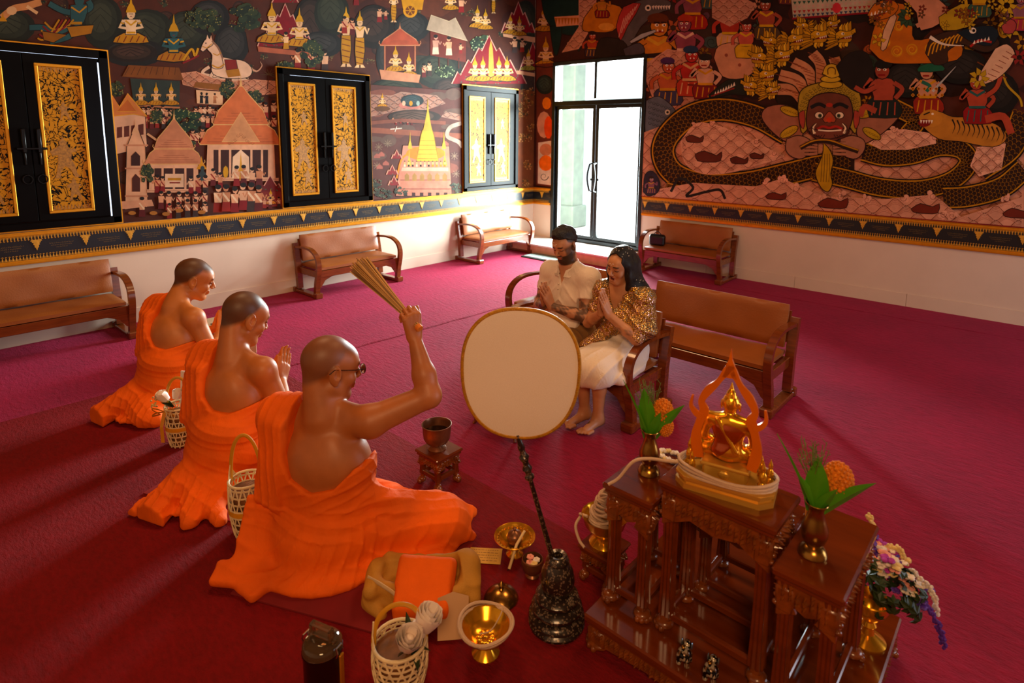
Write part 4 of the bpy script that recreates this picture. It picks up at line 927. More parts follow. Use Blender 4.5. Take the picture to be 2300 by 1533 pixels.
q.cut(lambda x, y, z: np.maximum(.14-((x-.145)*.3+(y-.04)*.35-(z-.785)*.86), np.maximum(.13-x, 0)+0*y) if False else np.where(x > .13, z-.66+0*x+0*y, z-(.555-.20*sstep(-.10, -.02, x)*0)+0*x+0*y), .006)
q.cut(lambda x, y, z: np.sqrt((x/.075)**2+((y-.05)/.085)**2)*.07-.07+np.maximum(.815-z, 0)*2.2+0*z, .006)
q.cut(lambda x, y, z: np.maximum(np.abs(x-.005)-.085*sstep(.69, .85, z), np.maximum(.69-z, .06-y)), .008)
q.cut(lambda x, y, z: .155+.06*sstep(.0, -.1, x)-y+0*z+ 0*x, .02)
q.cone((-.03, .15, .66), (.05, .165, .54), .05, .045, .03); q.cone((.05, .175, .55), (.10, .25, .50), .042, .03, .03); q.cone((.10, .25, .50), (.125, .32, .485), .028, .012, .02)
q.disp(lambda x, y, z: -.008*(1-np.abs(np.sin(x*30-z*40+2*N1(x, y, z))))**2)
q.build('sequin_shawl', M_seq, wo)
h = SD((-.24, -.20, .66), (.20, .22, 1.16), .0045)
h.ell(T((0, -.022, .040)), V3(.084, .104, .094)*.97, .02, None, Mw)
h.chain([T((-.072, -.01, .02)), T((-.085, .0, -.06)), T((-.085, .0, -.13)), (-.118, .02, .85), (-.13, -.01, .815)], [.035, .036, .040, .034, .02], .03)
h.chain([T((.072, -.01, .02)), T((.078, -.01, -.07)), (.078, .05, .86), (.085, .03, .82)], [.030, .032, .026, .014], .03)
h.chain([T((0, -.09, .0)), T((0, -.085, -.10)), (-.04, -.05, .80), (-.09, -.085, .73)], [.06, .062, .065, .03], .04)
h.chain([T((-.05, -.07, .0)), T((-.075, -.05, -.10)), (-.12, .0, .80), (-.165, -.03, .77)], [.05, .052, .05, .02], .04)
N4 = snoise(43, 8, (60, 60, 12)); h.disp(lambda x, y, z: .004*N4(x, y, z))
h.cut(lambda x, y, z: (lambda q: np.maximum(np.abs(q[0])-.046-.25*np.maximum(.06-q[2], 0)*0-.03*sstep(.02, .085, -q[2])-.0, np.maximum(q[2]-.106+.5*np.abs(q[0]), .02-q[1])))(hl(x, y, z)), .01)   # face opening with centre parting
h.build('hair', M_hair, wo)
for i in range(44):
    a = R(rnd.uniform(-90, 220)); e = R(rnd.uniform(-25, 75)); p = T((.086*math.cos(e)*math.cos(a), -.022+.106*math.cos(e)*math.sin(a), .040+.095*math.sin(e)))
    if p[1] > .12 and p[2] < 1.02: continue
    inst(fm, 'fleck', wo, tuple(p), (rnd.random()*3, rnd.random()*3, rnd.random()*3), (.9,)*3)
for i in range(12): inst(fm, 'fleck', wo, (-.135-rnd.uniform(-.02, .02), .09+rnd.uniform(-.05, .03), rnd.uniform(.76, .92)), (rnd.random()*3, 1, 0), (.8,)*3)
for p in ((.012, .098, .048), (-.012, .098, .052), (.0, .1, .042)): inst(fm, 'fleck', wo, tuple(T(p)))
# ---------------------------------------------------------------- carved altar tables
M_lacq = mat('polished_rosewood', '6E2C08', .18, coat=.5, var=.25, vscale=5, stretch=(1, 6, 6))
M_carve = mat('carved_rosewood', '84400F', .28, coat=.4, var=.45, vscale=30)
M_shine = mat('polished_gold', 'F5AE24', .2, metal=.8, var=.1, vscale=20)
M_brass = mat('aged_brass', 'A97A35', .24, metal=.95, var=.3, vscale=12)
M_bronze = mat('brown_bronze', '8E5C3C', .33, metal=.6, var=.3, vscale=20)
M_cord = mat('white_cotton_cord', 'E3BFA0', .9, var=.15, bump=.6, bscale=400)
def leaf_relief(mb, u0, u1, z0, z1, to3, rnd, d=.012, st=.024):
    """carved scrolls: small domed leaves and rosettes"""
    u = u0+st/2; i = 0
    while u < u1:
        zc = (z0+z1)/2+(z1-z0)*.16*math.sin(i*1.9)
        for k in range(3):
            a = rnd.uniform(0, 3.14); r_ = st*.42; n = 7; vs = [to3(u, zc+(k-1)*(z1-z0)*.27, d*1.4)]
            for j in range(n):
                t = 6.283*j/n; e = r_*(1 if k == 1 else .8)*math.cos(t); f = r_*.55*math.sin(t); vs.append(to3(u+e*math.cos(a)-f*math.sin(a), zc+(k-1)*(z1-z0)*.27+e*math.sin(a)+f*math.cos(a), 0))
            mb.add(vs, [(0, 1+j, 1+(j+1) % n) for j in range(n)])
        u += st*.8; i += 1
def carved_table(name, label, x0, x1, y0, y1, zt, zb, lw=.035, ap=.07, shelf=None, group=None, foot=.0, seed=1, claw=True, slab=.024, fringe=True):
    """claw-footed table; built around its own base centre"""
    cx, cy = (x0+x1)/2, (y0+y1)/2; t = thing(name, label, 'table', (cx, cy, zb), 0, group); rnd = random.Random(seed)
    hx, hy, h = (x1-x0)/2, (y1-y0)/2, zt-zb
    MB().box((0, 0, h-slab/2), (2*hx, 2*hy, slab), bev=.006).obj('table_top', M_lacq, t)
    MB().box((0, 0, h-slab-.007), (2*hx-.016, 2*hy-.016, .014), bev=.003).obj('under_moulding', M_lacq, t)
    for sd in range(4):
        L_ = hx if sd < 2 else hy; off = (hy if sd < 2 else hx)-.016; z1 = h-slab-.014
        ca = [(1, 0), (-1, 0), (0, 1), (0, -1)][sd]
        to3 = [lambda u, z, d: (u, -off-d, z), lambda u, z, d: (u, off+d, z), lambda u, z, d: (off+d, u, z), lambda u, z, d: (-off-d, u, z)][sd]
        m = MB(); L2 = L_-.018; pts = [(-L2, z1), (L2, z1), (L2, z1-ap*1.25), (L2-lw*1.2, z1-ap*.95), (L2*.45, z1-ap*.72), (0, z1-ap*.9), (-L2*.45, z1-ap*.72), (-L2+lw*1.2, z1-ap*.95), (-L2, z1-ap*1.25)]
        m.prism(pts, -.010, 0, to3); leaf_relief(m, -L2+.004, L2-.004, z1-ap*.72, z1-.004, to3, rnd)
        m.obj('carved_apron', M_carve, t)
    for sx in (-1, 1):
        for sy in (-1, 1):
            lx, ly = sx*(hx-.016-lw/2), sy*(hy-.016-lw/2); b = MB(); n = 16; prof = []
            for q in range(7):
                z = h-slab-.014-(h-slab-.014-.05)*q/6; w_ = lw/2*(1.15 if q == 0 else 1.0-.18*math.sin(q/6*3.14)); prof.append((w_, z))
            vs = []; fs = []
            for (w_, z) in prof:       # fluted square section with three reeds on each face
                ring = []
                for sd in range(4):
                    for e in range(6):
                        u = -1+2*e/6; dd = 1-.20*(1 if e in (0,) else abs(math.sin(e*math.pi*.5)))
                        p = [(u, -dd), (dd, u), (-u, dd), (-dd, -u)][sd]; ring.append((lx+p[0]*w_, ly+p[1]*w_, z))
                vs += ring
            k = 24
            fs = [(j*k+i, j*k+(i+1) % k, (j+1)*k+(i+1) % k, (j+1)*k+i) for j in range(len(prof)-1) for i in range(k)]
            b.add(vs, fs)
            lg = b.obj('leg', M_lacq, t)
            c = MB(); c.ball((lx+sx*.004, ly+sy*.004, .018), (lw*.72, lw*.72, .018), 10, 7); c.box((lx, ly, .045), (lw*.8, lw*.8, .03), bev=.006)
            for q in range(4):
                an = math.atan2(sy, sx)+(q-1.5)*.5; c.ball((lx+math.cos(an)*lw*.72, ly+math.sin(an)*lw*.72, .011), (.011, .011, .012), 7, 5)
            c.obj('claw_foot', M_carve, lg, True)
            k2 = MB(); k2.box((lx, ly, h-slab-.014-ap*.62), (lw*1.22, lw*1.22, ap*.9), bev=.008)
            for q in range(5): k2.ball((lx+sx*lw*.58, ly+sy*lw*.58*(q-2)/3, h-slab-.02-ap*.2*q), (.010, .010, .008), 7, 5)
            k2.obj('carved_knee', M_carve, lg, True)
    if shelf:
        for z in shelf:
            s = MB(); s.box((0, -hy+.016+lw/2, z), (2*hx-.05, .02, .026), bev=.004); s.box((0, hy-.016-lw/2, z), (2*hx-.05, .02, .026), bev=.004); s.box((hx-.016-lw/2, 0, z), (.02, 2*hy-.05, .026), bev=.004); s.box((-hx+.016+lw/2, 0, z), (.02, 2*hy-.05, .026), bev=.004)
            s.obj('stretcher', M_lacq, t)
    return t
G_alt = 'stepped altar tables'
ZB = .14
carved_table('altar_table', 'low wide carved altar table carrying the three taller stands', -1.073, -.23, 1.553, 2.29, ZB,   .012, .062, .062, None, G_alt, seed=1, slab=.028)
carved_table('altar_stand', 'narrow carved side stand with a bronze flower vase, nearer the round fan', -1.07, -.874, 1.64, 1.99, .60, ZB, .044, .088, (.05,), G_alt, seed=2)
carved_table('altar_stand', 'narrow carved side stand with a bronze flower vase, nearer the purple bouquet', -.478, -.288, 1.615, 2.03, .60, ZB, .044, .088, (.05,), G_alt, seed=3)
carved_table('altar_stand', 'tall carved centre stand carrying the golden Buddha statue', -.868, -.484, 1.66, 1.885, .685, ZB, .046, .095, (.05,), G_alt, seed=4)
carved_table('altar_stand', 'smaller dark carved stand set behind the legs of the tall centre stand', -.84, -.52, 1.90, 2.14, .50, ZB, .04, .085, (.05,), G_alt, seed=5)
# ---------------------------------------------------------------- golden Buddha seen from the back
bd = thing('buddha_statue', 'golden seated Buddha statue seen from behind on the tall centre stand', 'statue', (-.685, 1.778, .685), R(12))
ped = MB()
def octo(w, d, c): return [(-w+c, -d), (w-c, -d), (w, -d+c), (w, d-c), (w-c, d), (-w+c, d), (-w, d-c), (-w, -d+c)]
for (w, d, c, z0, z1) in ((.150, .085, .035, 0, .018), (.142, .078, .033, .018, .030), (.150, .084, .035, .030, .040)):
    ped.prism(octo(w, d, c), z0, z1, lambda u, v, q: (u, v, q))
ped.box((0, .0, .062), (.135, .095, .05), bev=.006); ped.box((0, 0, .085), (.15, .105, .012), bev=.004); ped.ball((0, -.05, .062), (.018, .006, .014), 10, 6)
ped.obj('pedestal', mat('satin_gold', 'EDB548', .35, metal=.65, var=.1), bd)
b = SD((-.12, -.09, .08), (.12, .10, .40), .0026)
b.cone((-.075, .02, .112), (.075, .02, .112), .026, .026, .02); b.cone((-.07, .035, .108), (.03, .06, .112), .022, .018, .015); b.cone((.07, .035, .108), (-.03, .06, .12), .022, .018, .015)
b.ell((0, -.005, .125), (.052, .036, .035), .02); b.ell((0, -.004, .165), (.043, .028, .045), .02); b.ell((0, -.004, .205), (.056, .030, .040), .02)
for s in (-1, 1):
    b.cone((0, -.004, .228), (s*.062, -.002, .222), .022, .020, .015); b.cone((s*.064, 0, .222), (s*.080, .0, .160), .0175, .015, .01)
    b.cone((s*.080, 0, .160), (s*.040 if s < 0 else .055, .045, .122), .015, .011, .01)
b.cone((0, 0, .235), (0, .002, .262), .016, .015, .01); b.ell((0, .004, .283), (.026, .030, .032), .008); b.ell((0, 0, .312), (.015, .017, .016), .006); b.cone((0, 0, .322), (0, 0, .352), .009, .002, .006)
for s in (-1, 1): b.ell((s*.028, .004, .272), (.004, .007, .016), .003)
b.disp(lambda x, y, z: -.0016*np.maximum(np.sin(x*420)*np.sin(y*420)*np.sin(z*420), 0)*sstep(.274, .280, z)*sstep(.33, .32, z)*sstep(.028, .012, y))
b.cone((-.035, -.03, .235), (.03, -.036, .14), .006, .007, .004)
b.build('figure', M_shine, bd)
ro = SD((-.1, -.07, .09), (.1, .03, .26), .003); ro.ell((0, -.007, .165), (.044, .029, .046), .02); ro.ell((0, -.007, .203), (.055, .030, .038), .02); ro.ell((0, -.009, .125), (.053, .036, .034), .02); ro.cut(lambda x, y, z: -.012-y+0*x+0*z+.0, .004); ro.cut(lambda x, y, z: .012+.9*(z-.15)*0-(x*.9-(z-.20)*.8)*.6+0*y+.02, .004); ro.build('robe', mat('amber_lacquer', 'B84A06', .15, metal=.6, coat=.6, var=.15), bd)
# flame arch at the back, amber lacquer
ar = MB(); A = []
for s in (-1, 1):
    pts = spline([(s*.080, -.045, .10), (s*.092, -.047, .17), (s*.082, -.048, .225), (s*.070, -.05, .262), (s*.080, -.05, .292), (s*.062, -.05, .33), (s*.036, -.05, .362), (s*.016, -.05, .395), (0, -.05, .425)], 5); n = len(pts)
    ar.strip(pts, .010, [.030-.0003*i+.004*math.sin(i*.55) for i in range(n)], (0, 1, 0))
    hk = spline([(s*.078, -.05, .240), (s*.098, -.05, .250), (s*.112, -.05, .272), (s*.108, -.05, .305)], 5); ar.strip(hk, .010, [.024-.0012*i for i in range(len(hk))], (0, 1, 0))
ar.prism([(-.022, .385), (.022, .385), (.012, .412), (.013, .425), (.005, .445), (0, .480), (-.005, .445), (-.013, .425), (-.012, .412)], -.055, -.045, lambda u, v, d: (u, d, v))
ar.obj('flame_arch', mat('amber_arch', 'F07808', .28, metal=.25, coat=.5, var=.12), bd)
# attendants and small candle holders on the pedestal
for (x, y, s_) in ((-.118, .0, 1.0), (-.10, -.045, .8), (.112, -.025, .9), (.128, .02, .8), (.098, .05, .7)):
    a = MB(); a.lathe([(.016, 0), (.017, .012), (.011, .022), (.014, .034), (.012, .05), (.007, .058), (.010, .068), (.008, .078), (.003, .09), (.001, .10)], 12); a.xf(Matrix.Translation((x, y, .040)) @ Matrix.Scale(s_, 4)); a.obj('attendant_figure', M_shine, bd, True)
cord = MB()
for k in range(3):
    pts = [(.150*math.cos(a)*(1+.008*k), .086*math.sin(a)*(1+.02*k), .043+.010*k+.004*math.sin(a*3+k)) for a in [i*.2094 for i in range(30)]]; cord.tube(pts, .0055, 8, closed=True)
co = tag(cord.obj('cotton_cord', M_cord, None, True), 'white cotton cord wound round the golden Buddha pedestal, its end trailing left', 'cord'); co.location = bd.location; co.rotation_euler = bd.rotation_euler
tail = MB().tube(spline([(-.145, -.02, .05), (-.19, -.03, .045), (-.25, -.02, .03), (-.30, -.035, .012), (-.345, -.05, -.055), (-.375, -.07, -.078)], 6), .0055, 8); tail.obj('loose_end', M_cord, co, True)
# ---------------------------------------------------------------- vases with leaves and marigolds
M_leaf = mat('pandan_leaf', '4A9416', .35, var=.25, vscale=9); M_mari = mat('marigold', 'F28A08', .8, var=.3, vscale=60, bump=1, bscale=160)
M_fern = mat('asparagus_fern', '6E7A2A', .8, var=.4)
def leafblade(base, tip, w, bend, tw=0):
    base, tip = V3(*base), V3(*tip); ax = (tip-base); L_ = np.linalg.norm(ax); ax /= L_; sd = np.cross(ax, V3(math.cos(tw), math.sin(tw), .2)); sd /= np.linalg.norm(sd); nn = np.cross(sd, ax); mb = MB(); vs = []; n = 10
    for i in range(n+1):
        t = i/n; c = base+ax*L_*t+V3(*bend)*t*t; ww = w*(.55+.9*t-1.45*t**2.2) if t < 1 else .0005; ww = max(ww, .0006)
        vs += [c-sd*ww+nn*ww*.35, c, c+sd*ww+nn*ww*.35, c-nn*.0012]
    fs = []
    for i in range(n):
        a = i*4; fs += [(a, a+1, a+5, a+4), (a+1, a+2, a+6, a+5), (a+2, a+3, a+7, a+6), (a+3, a, a+4, a+7)]
    mb.add(vs, fs); return mb
def vase(label, x, y, leaves, mari, rz=0):
    t = thing('flower_vase', label, 'vase', (x, y, .60), rz, 'bronze vases with leaves and marigolds')
    MB().lathe([(.036, 0), (.040, .006), (.038, .016), (.030, .028), (.021, .034), (.030, .046), (.037, .068), (.036, .088), (.026, .115), (.020, .138), (.022, .152), (.031, .164), (.030, .166), (.020, .155), (.017, .135)], 28, cap=False).obj('vase_body', M_brass, t, True)
    for (tp, w, bn, tw) in leaves: leafblade((tp[0]*.06, tp[1]*.06, .13), tp, w, bn, tw).obj('leaf', M_leaf, t, True)
    for (c, r_) in mari:
        m = MB(); rr = random.Random(2)
        for i in range(150):
            z = 1-2*(i+.5)/150; a = i*2.39996; s = math.sqrt(1-z*z); d = V3(s*math.cos(a), s*math.sin(a), z); p = V3(*c)+d*r_*V3(1, 1, 1.25); m.ball(tuple(p), r_*.16, 5, 4)
        m.ball(c, (r_, r_, r_*1.25), 12, 8); m.obj('marigold', M_mari, t)
        MB().tube([(c[0]*.2, c[1]*.2, .13), c], .003, 5).obj('stem', M_leaf, t)
    f = MB(); rr = random.Random(5)
    for i in range(26):
        a0 = V3(rr.uniform(-.03, .0), rr.uniform(.0, .03), .22); d = V3(rr.uniform(-.6, .25), rr.uniform(-.3, .5), 1); d /= np.linalg.norm(d); p1 = a0+d*rr.uniform(.06, .13); f.tube([tuple(a0), tuple(p1)], .0012, 4)
        for q in range(5): e = a0+(p1-a0)*rr.uniform(.4, 1); f.tube([tuple(e), tuple(e+V3(rr.uniform(-1, 1), rr.uniform(-1, 1), rr.uniform(0, 1))*.014)], .0009, 3)
    f.obj('fern_sprig', M_fern, t)
    return t
vase('slim bronze vase of leaves and marigold on the side stand nearer the round fan', -.975, 1.80, [((-.075, -.05, .345), .013, (-.015, 0, 0), 1.2), ((-.02, -.025, .325), .042, (0, 0, 0), 2.0), ((.085, .04, .285), .032, (.02, 0, -.005), 2.3), ((-.035, -.01, .25), .024, (-.015, 0, 0), 1.7), ((.03, -.01, .25), .024, (.012, .0, 0), 2.1)], [((.02, .045, .225), .036), ((.032, .045, .175), .028)])
vase('slim bronze vase of leaves and marigold on the side stand nearer the purple bouquet', -.406, 1.747, [((-.09, -.045, .355), .011, (-.02, 0, 0), 1.1), ((-.005, -.01, .305), .046, (0, 0, 0), 1.9), ((.11, .06, .26), .034, (.02, 0, -.008), 2.2), ((-.035, -.015, .24), .024, (-.02, 0, 0), 1.7), ((.035, -.005, .23), .024, (.015, 0, 0), 2.0)], [((.035, .06, .225), .038), ((.012, .05, .175), .03)])
# tall yellow candle behind, small figurines on the base table
M_wax = mat('orange_wax', 'F0920C', .4, var=.1)
cd = thing('candle', 'thick orange altar candle standing behind the right vase', 'candle', (-.50, 2.10, ZB))
MB().lathe([(.022, 0), (.0225, .005), (.022, .40), (.019, .414), (.004, .418)], 20).obj('wax', M_wax, cd, True); MB().tube([(0, 0, .415), (.001, 0, .43)], .0015, 6).obj('wick', M_iron, cd)
def mosaic_mat():
    m = mat('dark_mosaic', '15110E', .15, metal=.3, var=.3); nt = m.node_tree; N = nt.nodes; L = nt.links
    tc = N.new('ShaderNodeTexCoord'); v = N.new('ShaderNodeTexVoronoi'); v.inputs['Scale'].default_value = 120; L.new(tc.outputs['Object'], v.inputs['Vector']); r = N.new('ShaderNodeValToRGB'); r.color_ramp.interpolation = 'CONSTANT'
    e = r.color_ramp.elements; e[0].color = (*lin('0C0A09'), 1); e[1].position = .62; e[1].color = (*lin('7A5A40'), 1); q = e.new(.8); q.color = (*lin('B8A890'), 1)
    s = N.new('ShaderNodeSeparateColor'); L.new(v.outputs['Color'], s.inputs[0]); L.new(s.outputs[0], r.inputs[0]); L.new(r.outputs[0], N['Principled BSDF'].inputs['Base Color']); return m
M_mos = mosaic_mat()
for i, (x, y, lb) in enumerate(((-.715, 1.605, 'small dark mosaic elephant figurine on the low altar table, nearer the fan'), (-.628, 1.608, 'small dark mosaic elephant figurine on the low altar table, farther from the fan'))):
    t = thing('figurine', lb, 'figurine', (x, y, ZB), R(8), 'mosaic figurines')
    b = SD((-.04, -.035, 0), (.04, .045, .075), .002); b.ell((0, -.002, .036), (.021, .025, .019), .01)
    for sx in (-1, 1):
        for sy in (-.014, .014): b.cone((sx*.012, sy, .03), (sx*.013, sy, .005), .009, .008, .006)
    b.ell((0, .024, .050), (.013, .013, .014), .006); b.chain([(0, .034, .046), (0, .041, .03), (0, .040, .016)], [.007, .005, .0035], .004)
    b.floor(.001); b.build('body', M_mos, t)
    e = MB()
    for sx in (-1, 1): e.ball((sx*.016, .022, .052), (.003, .010, .012), 8, 6)
    e.obj('ear', mat('silvered', '9AA4AC', .2, metal=.8), t, True); MB().ball((-.004, .0, .056), (.008, .010, .006), 8, 6).obj('saddle', M_brass, t, True)
# ---------------------------------------------------------------- bouquet in gold goblet
bq = thing('flower_bouquet', 'mixed purple, pink and white bouquet in a gold goblet on the low altar table', 'bouquet', (-.30, 2.10, ZB))
MB().lathe([(.055, 0), (.056, .006), (.045, .014), (.020, .03), (.016, .05), (.024, .062), (.017, .075), (.04, .10), (.055, .13), (.058, .155), (.055, .158), (.045, .12)], 28, cap=False).obj('goblet', M_shine, bq, True)
rnd = random.Random(11); M_pl = {n: mat('petal_'+n, c, .6, var=.25, vscale=40) for n, c in (('violet', '5A2A9A'), ('magenta', 'B02AA0'), ('pink', 'F0A090'), ('white', 'EFE2D6'), ('cream', 'E8CC88'))}
M_dk = mat('bouquet_leaf', '24380F', .5, var=.3)
fx = V3(.06, .05, .26)
for i in range(46):
    d = V3(rnd.uniform(-.4, 1), rnd.uniform(-.6, .8), rnd.uniform(-.35, .45)); d /= np.linalg.norm(d); p = V3(.04, .03, .19)+d*rnd.uniform(.05, .11)
    m = MB(); n = 6; r_ = rnd.uniform(.018, .032); u = np.cross(d, V3(0, 0, 1)); u /= np.linalg.norm(u); w_ = np.cross(d, u)
    vs = [tuple(p+(u*math.cos(a)+w_*math.sin(a))*r_*(1 if k % 2 else .65)-d*.01*(k % 2)) for k, a in enumerate([j*.5236 for j in range(12)])]; m.add(vs+[tuple(p+d*.006), tuple(p-d*.004)], [(12, j, (j+1) % 12) for j in range(12)]+[(13, (j+1) % 12, j) for j in range(12)]); m.obj('leaf', M_dk, bq)
for i in range(60):
    t_ = rnd.random(); cl = rnd.choice(('violet', 'violet', 'magenta', 'pink', 'white', 'cream', 'white')); p = V3(-.06+.19*t_+rnd.uniform(-.03, .03), .07+rnd.uniform(-.05, .05), .30-.13*t_**1.6+rnd.uniform(-.02, .025))
    m = MB(); r_ = rnd.uniform(.008, .016)
    for k in range(5):
        a = k*1.2566+rnd.random(); m.ball(tuple(p+V3(math.cos(a), math.sin(a), .3)*r_*.8), (r_*.75, r_*.75, r_*.45), 6, 4)
    m.obj('blossom', M_pl[cl], bq, True)
for k, (pts, cl) in enumerate((([(.14, .05, .19), (.18, .05, .13), (.20, .04, .08)], 'violet'), ([(-.07, .09, .28), (-.03, .11, .33), (-.05, .12, .37)], 'cream'), ([(.0, .1, .28), (.04, .11, .30), (.08, .1, .27)], 'cream'), ([(.09, .10, .25), (.15, .09, .21), (.17, .08, .15)], 'white'))):
    m = MB(); sp_ = spline(pts, 8)
    for p in sp_:
        for q in range(4): m.ball(tuple(V3(*p)+V3(rnd.uniform(-1, 1), rnd.uniform(-1, 1), rnd.uniform(-1, 1))*.006), .006, 5, 4)
    m.obj('flower_spike', M_pl[cl], bq, True)
# ---------------------------------------------------------------- small stools with bowls
carved_table('carved_stool', 'small carved claw-foot stool under the brown water bowl', -2.315, -2.135, 1.785, 1.965, .195, .012, .030, .045, (.06,), 'small carved stools', seed=7, slab=.016)
carved_table('carved_stool', 'small carved claw-foot stool under the golden bowl of white cord', -1.285, -1.125, 1.80, 1.96, .165, .012, .028, .04, (.05,), 'small carved stools', seed=8, slab=.016)
wb = thing('water_bowl', 'footed brown metal bowl of holy water on a small carved stool', 'bowl', (-2.232, 1.868, .195))
MB().lathe([(.046, 0), (.048, .005), (.040, .014), (.026, .024), (.030, .030), (.056, .040), (.068, .06), (.072, .09), (.074, .125), (.078, .135), (.074, .136), (.069, .12), (.066, .07), (.05, .05)], 36, cap=False).obj('bowl_body', M_bronze, wb, True)
MB().lathe([(.0, .092), (.0685, .092), (.0685, .090), (0, .090)], 36, cap=False).obj('water', mat('dark_water', '120A08', .04, spec=.8), wb)
tb = thing('offering_bowl', 'golden pedestal bowl filled with coiled white cotton cord', 'bowl', (-1.205, 1.878, .165))
MB().lathe([(.058, 0), (.060, .008), (.050, .02), (.030, .034), (.034, .045), (.055, .055), (.078, .085), (.090, .125), (.092, .128), (.086, .122), (.07, .085), (.04, .06)], 40, cap=False, flute=.03, nfl=24).obj('bowl_body', M_shine, tb, True)
ck = MB(); rnd = random.Random(6)
for k in range(16):
    R0 = .062-.0028*k; ph = rnd.uniform(0, 6); pts = [(R0*math.cos(a)*(1+.1*math.sin(2*a+ph)), R0*math.sin(a)*(1+.1*math.cos(3*a+ph)), .105+.0075*k+.010*math.sin(2*a+ph)) for a in [i*.2618 for i in range(24)]]; ck.tube(pts, .0062, 6, closed=True)
ck.obj('cord_coil', M_cord, tb, True)
MB().tube(spline([(-.05, -.05, .12), (-.085, -.05, .115), (-.098, -.03, .09), (-.10, -.06, .06), (-.07, -.075, .02), (-.04, -.08, .004)], 6), .006, 8).obj('loose_end', M_cord, tb, True)
# low table half hidden behind the round fan
lt = thing('low_table', 'dark low table with curved legs, mostly hidden behind the round fan', 'table', (-2.39, 2.58, 0))
MB().box((0, 0, .20), (.40, .30, .025), bev=.006).obj('table_top', M_lacq, lt); MB().box((0, 0, .17), (.36, .26, .035), bev=.004).obj('apron', M_carve, lt)
for sx in (-1, 1):
    for sy in (-1, 1): MB().tube(spline([(sx*.165, sy*.115, .18), (sx*.185, sy*.135, .13), (sx*.175, sy*.125, .07), (sx*.165, sy*.118, .03), (sx*.178, sy*.13, .0)], 5), [.022-.0006*i for i in range(21)], 8).obj('leg', M_lacq, lt, True)
ga = thing('flower_garland', 'small garland of white and yellow blossoms on the stand nearer the fan, behind its vase', 'garland', (-.95, 1.945, .60))
rnd = random.Random(13)
for i in range(26):
    an = i*.2417; m = MB(); q = (.048*math.cos(an)*1.3, .030*math.sin(an), .009+.004*(i % 2))
    for k in range(4): m.ball((q[0]+.006*math.cos(k*1.57), q[1]+.006*math.sin(k*1.57), q[2]), (.007, .007, .006), 6, 4)
    m.obj('blossom', M_pl['white'] if i % 3 else M_pl['cream'], ga, True)
# ---------------------------------------------------------------- ceremonial fan and its stand
def inlay_mat():
    m = mat('pearl_inlay_black', '14100E', .3, metal=.3, var=.3, coat=.4); nt = m.node_tree; N = nt.nodes; L = nt.links
    tc = N.new('ShaderNodeTexCoord'); v = N.new('ShaderNodeTexVoronoi'); v.feature = 'DISTANCE_TO_EDGE'; v.inputs['Scale'].default_value = 130; L.new(tc.outputs['Object'], v.inputs['Vector']); v2 = N.new('ShaderNodeTexVoronoi'); v2.inputs['Scale'].default_value = 130; L.new(tc.outputs['Object'], v2.inputs['Vector'])
    s = N.new('ShaderNodeSeparateColor'); L.new(v2.outputs['Color'], s.inputs[0]); c = N.new('ShaderNodeMath'); c.operation = 'GREATER_THAN'; c.inputs[1].default_value = .10; L.new(v.outputs['Distance'], c.inputs[0])
    g = N.new('ShaderNodeMath'); g.operation = 'GREATER_THAN'; g.inputs[1].default_value = .62; L.new(s.outputs[0], g.inputs[0]); ml = N.new('ShaderNodeMath'); ml.operation = 'MULTIPLY'; L.new(c.outputs[0], ml.inputs[0]); L.new(g.outputs[0], ml.inputs[1])
    mx = N.new('ShaderNodeMix'); mx.data_type = 'RGBA'; mx.inputs[6].default_value = (*lin('2C211A'), 1); mx.inputs[7].default_value = (*lin('7A6654'), 1); L.new(ml.outputs[0], mx.inputs[0]); L.new(mx.outputs[2], N['Principled BSDF'].inputs['Base Color']); return m
M_inl = inlay_mat()
FB = (-1.205, 1.572, .012)
fs_ = thing('fan_stand', 'tiered black stand with pearl inlay holding the ceremonial fan', 'stand', FB)
MB().lathe([(.102, 0), (.104, .010), (.096, .020), (.092, .024), (.104, .028), (.102, .040), (.088, .052), (.068, .056), (.066, .060), (.092, .064), (.093, .074), (.080, .090), (.056, .096), (.054, .100), (.078, .104), (.079, .114), (.066, .128), (.046, .134)], 48, flute=.012, nfl=40).obj('tiered_foot', M_inl, fs_, True)
MB().lathe([(.044, .130), (.058, .145), (.064, .175), (.058, .210), (.046, .235), (.040, .246), (.043, .252), (.040, .262), (.033, .274), (.030, .276), (.018, .272), (.016, .240)], 40, cap=False).obj('bulb', M_inl, fs_, True)
fan = thing('ceremonial_fan', 'round cream cloth fan with gold rim on a black turned pole', 'fan', (FB[0], FB[1], .262))
r_ = V3(.323, .246, -.012); r_ /= np.linalg.norm(r_); u_ = V3(-.095, -.065, .466); u_ -= r_*(u_ @ r_); u_ /= np.linalg.norm(u_); n_ = np.cross(r_, u_); n_ /= np.linalg.norm(n_)
fc = V3(-1.317, 1.482, .975)-V3(FB[0], FB[1], .262)
out = []
for i in range(64):
    a = 2*math.pi*i/64; c, s = math.cos(a), math.sin(a); e = 2/2.35
    x = .204*math.copysign(abs(c)**e, c); y = .234*math.copysign(abs(s)**e, s)
    x *= 1+.05*(y/.234); out.append(fc+r_*x+u_*y)
k = 64; fb = MB(); vs = []
for q, (sc_, dn) in enumerate(((1, .004), (.9, .007), (.5, .008))):
    for sg in (1, -1): vs.append([fc+(p-fc)*sc_+n_*dn*sg for p in out])
V_ = [tuple(p) for ring in vs for p in ring]+[tuple(fc+n_*.008), tuple(fc-n_*.008)]
F_ = []
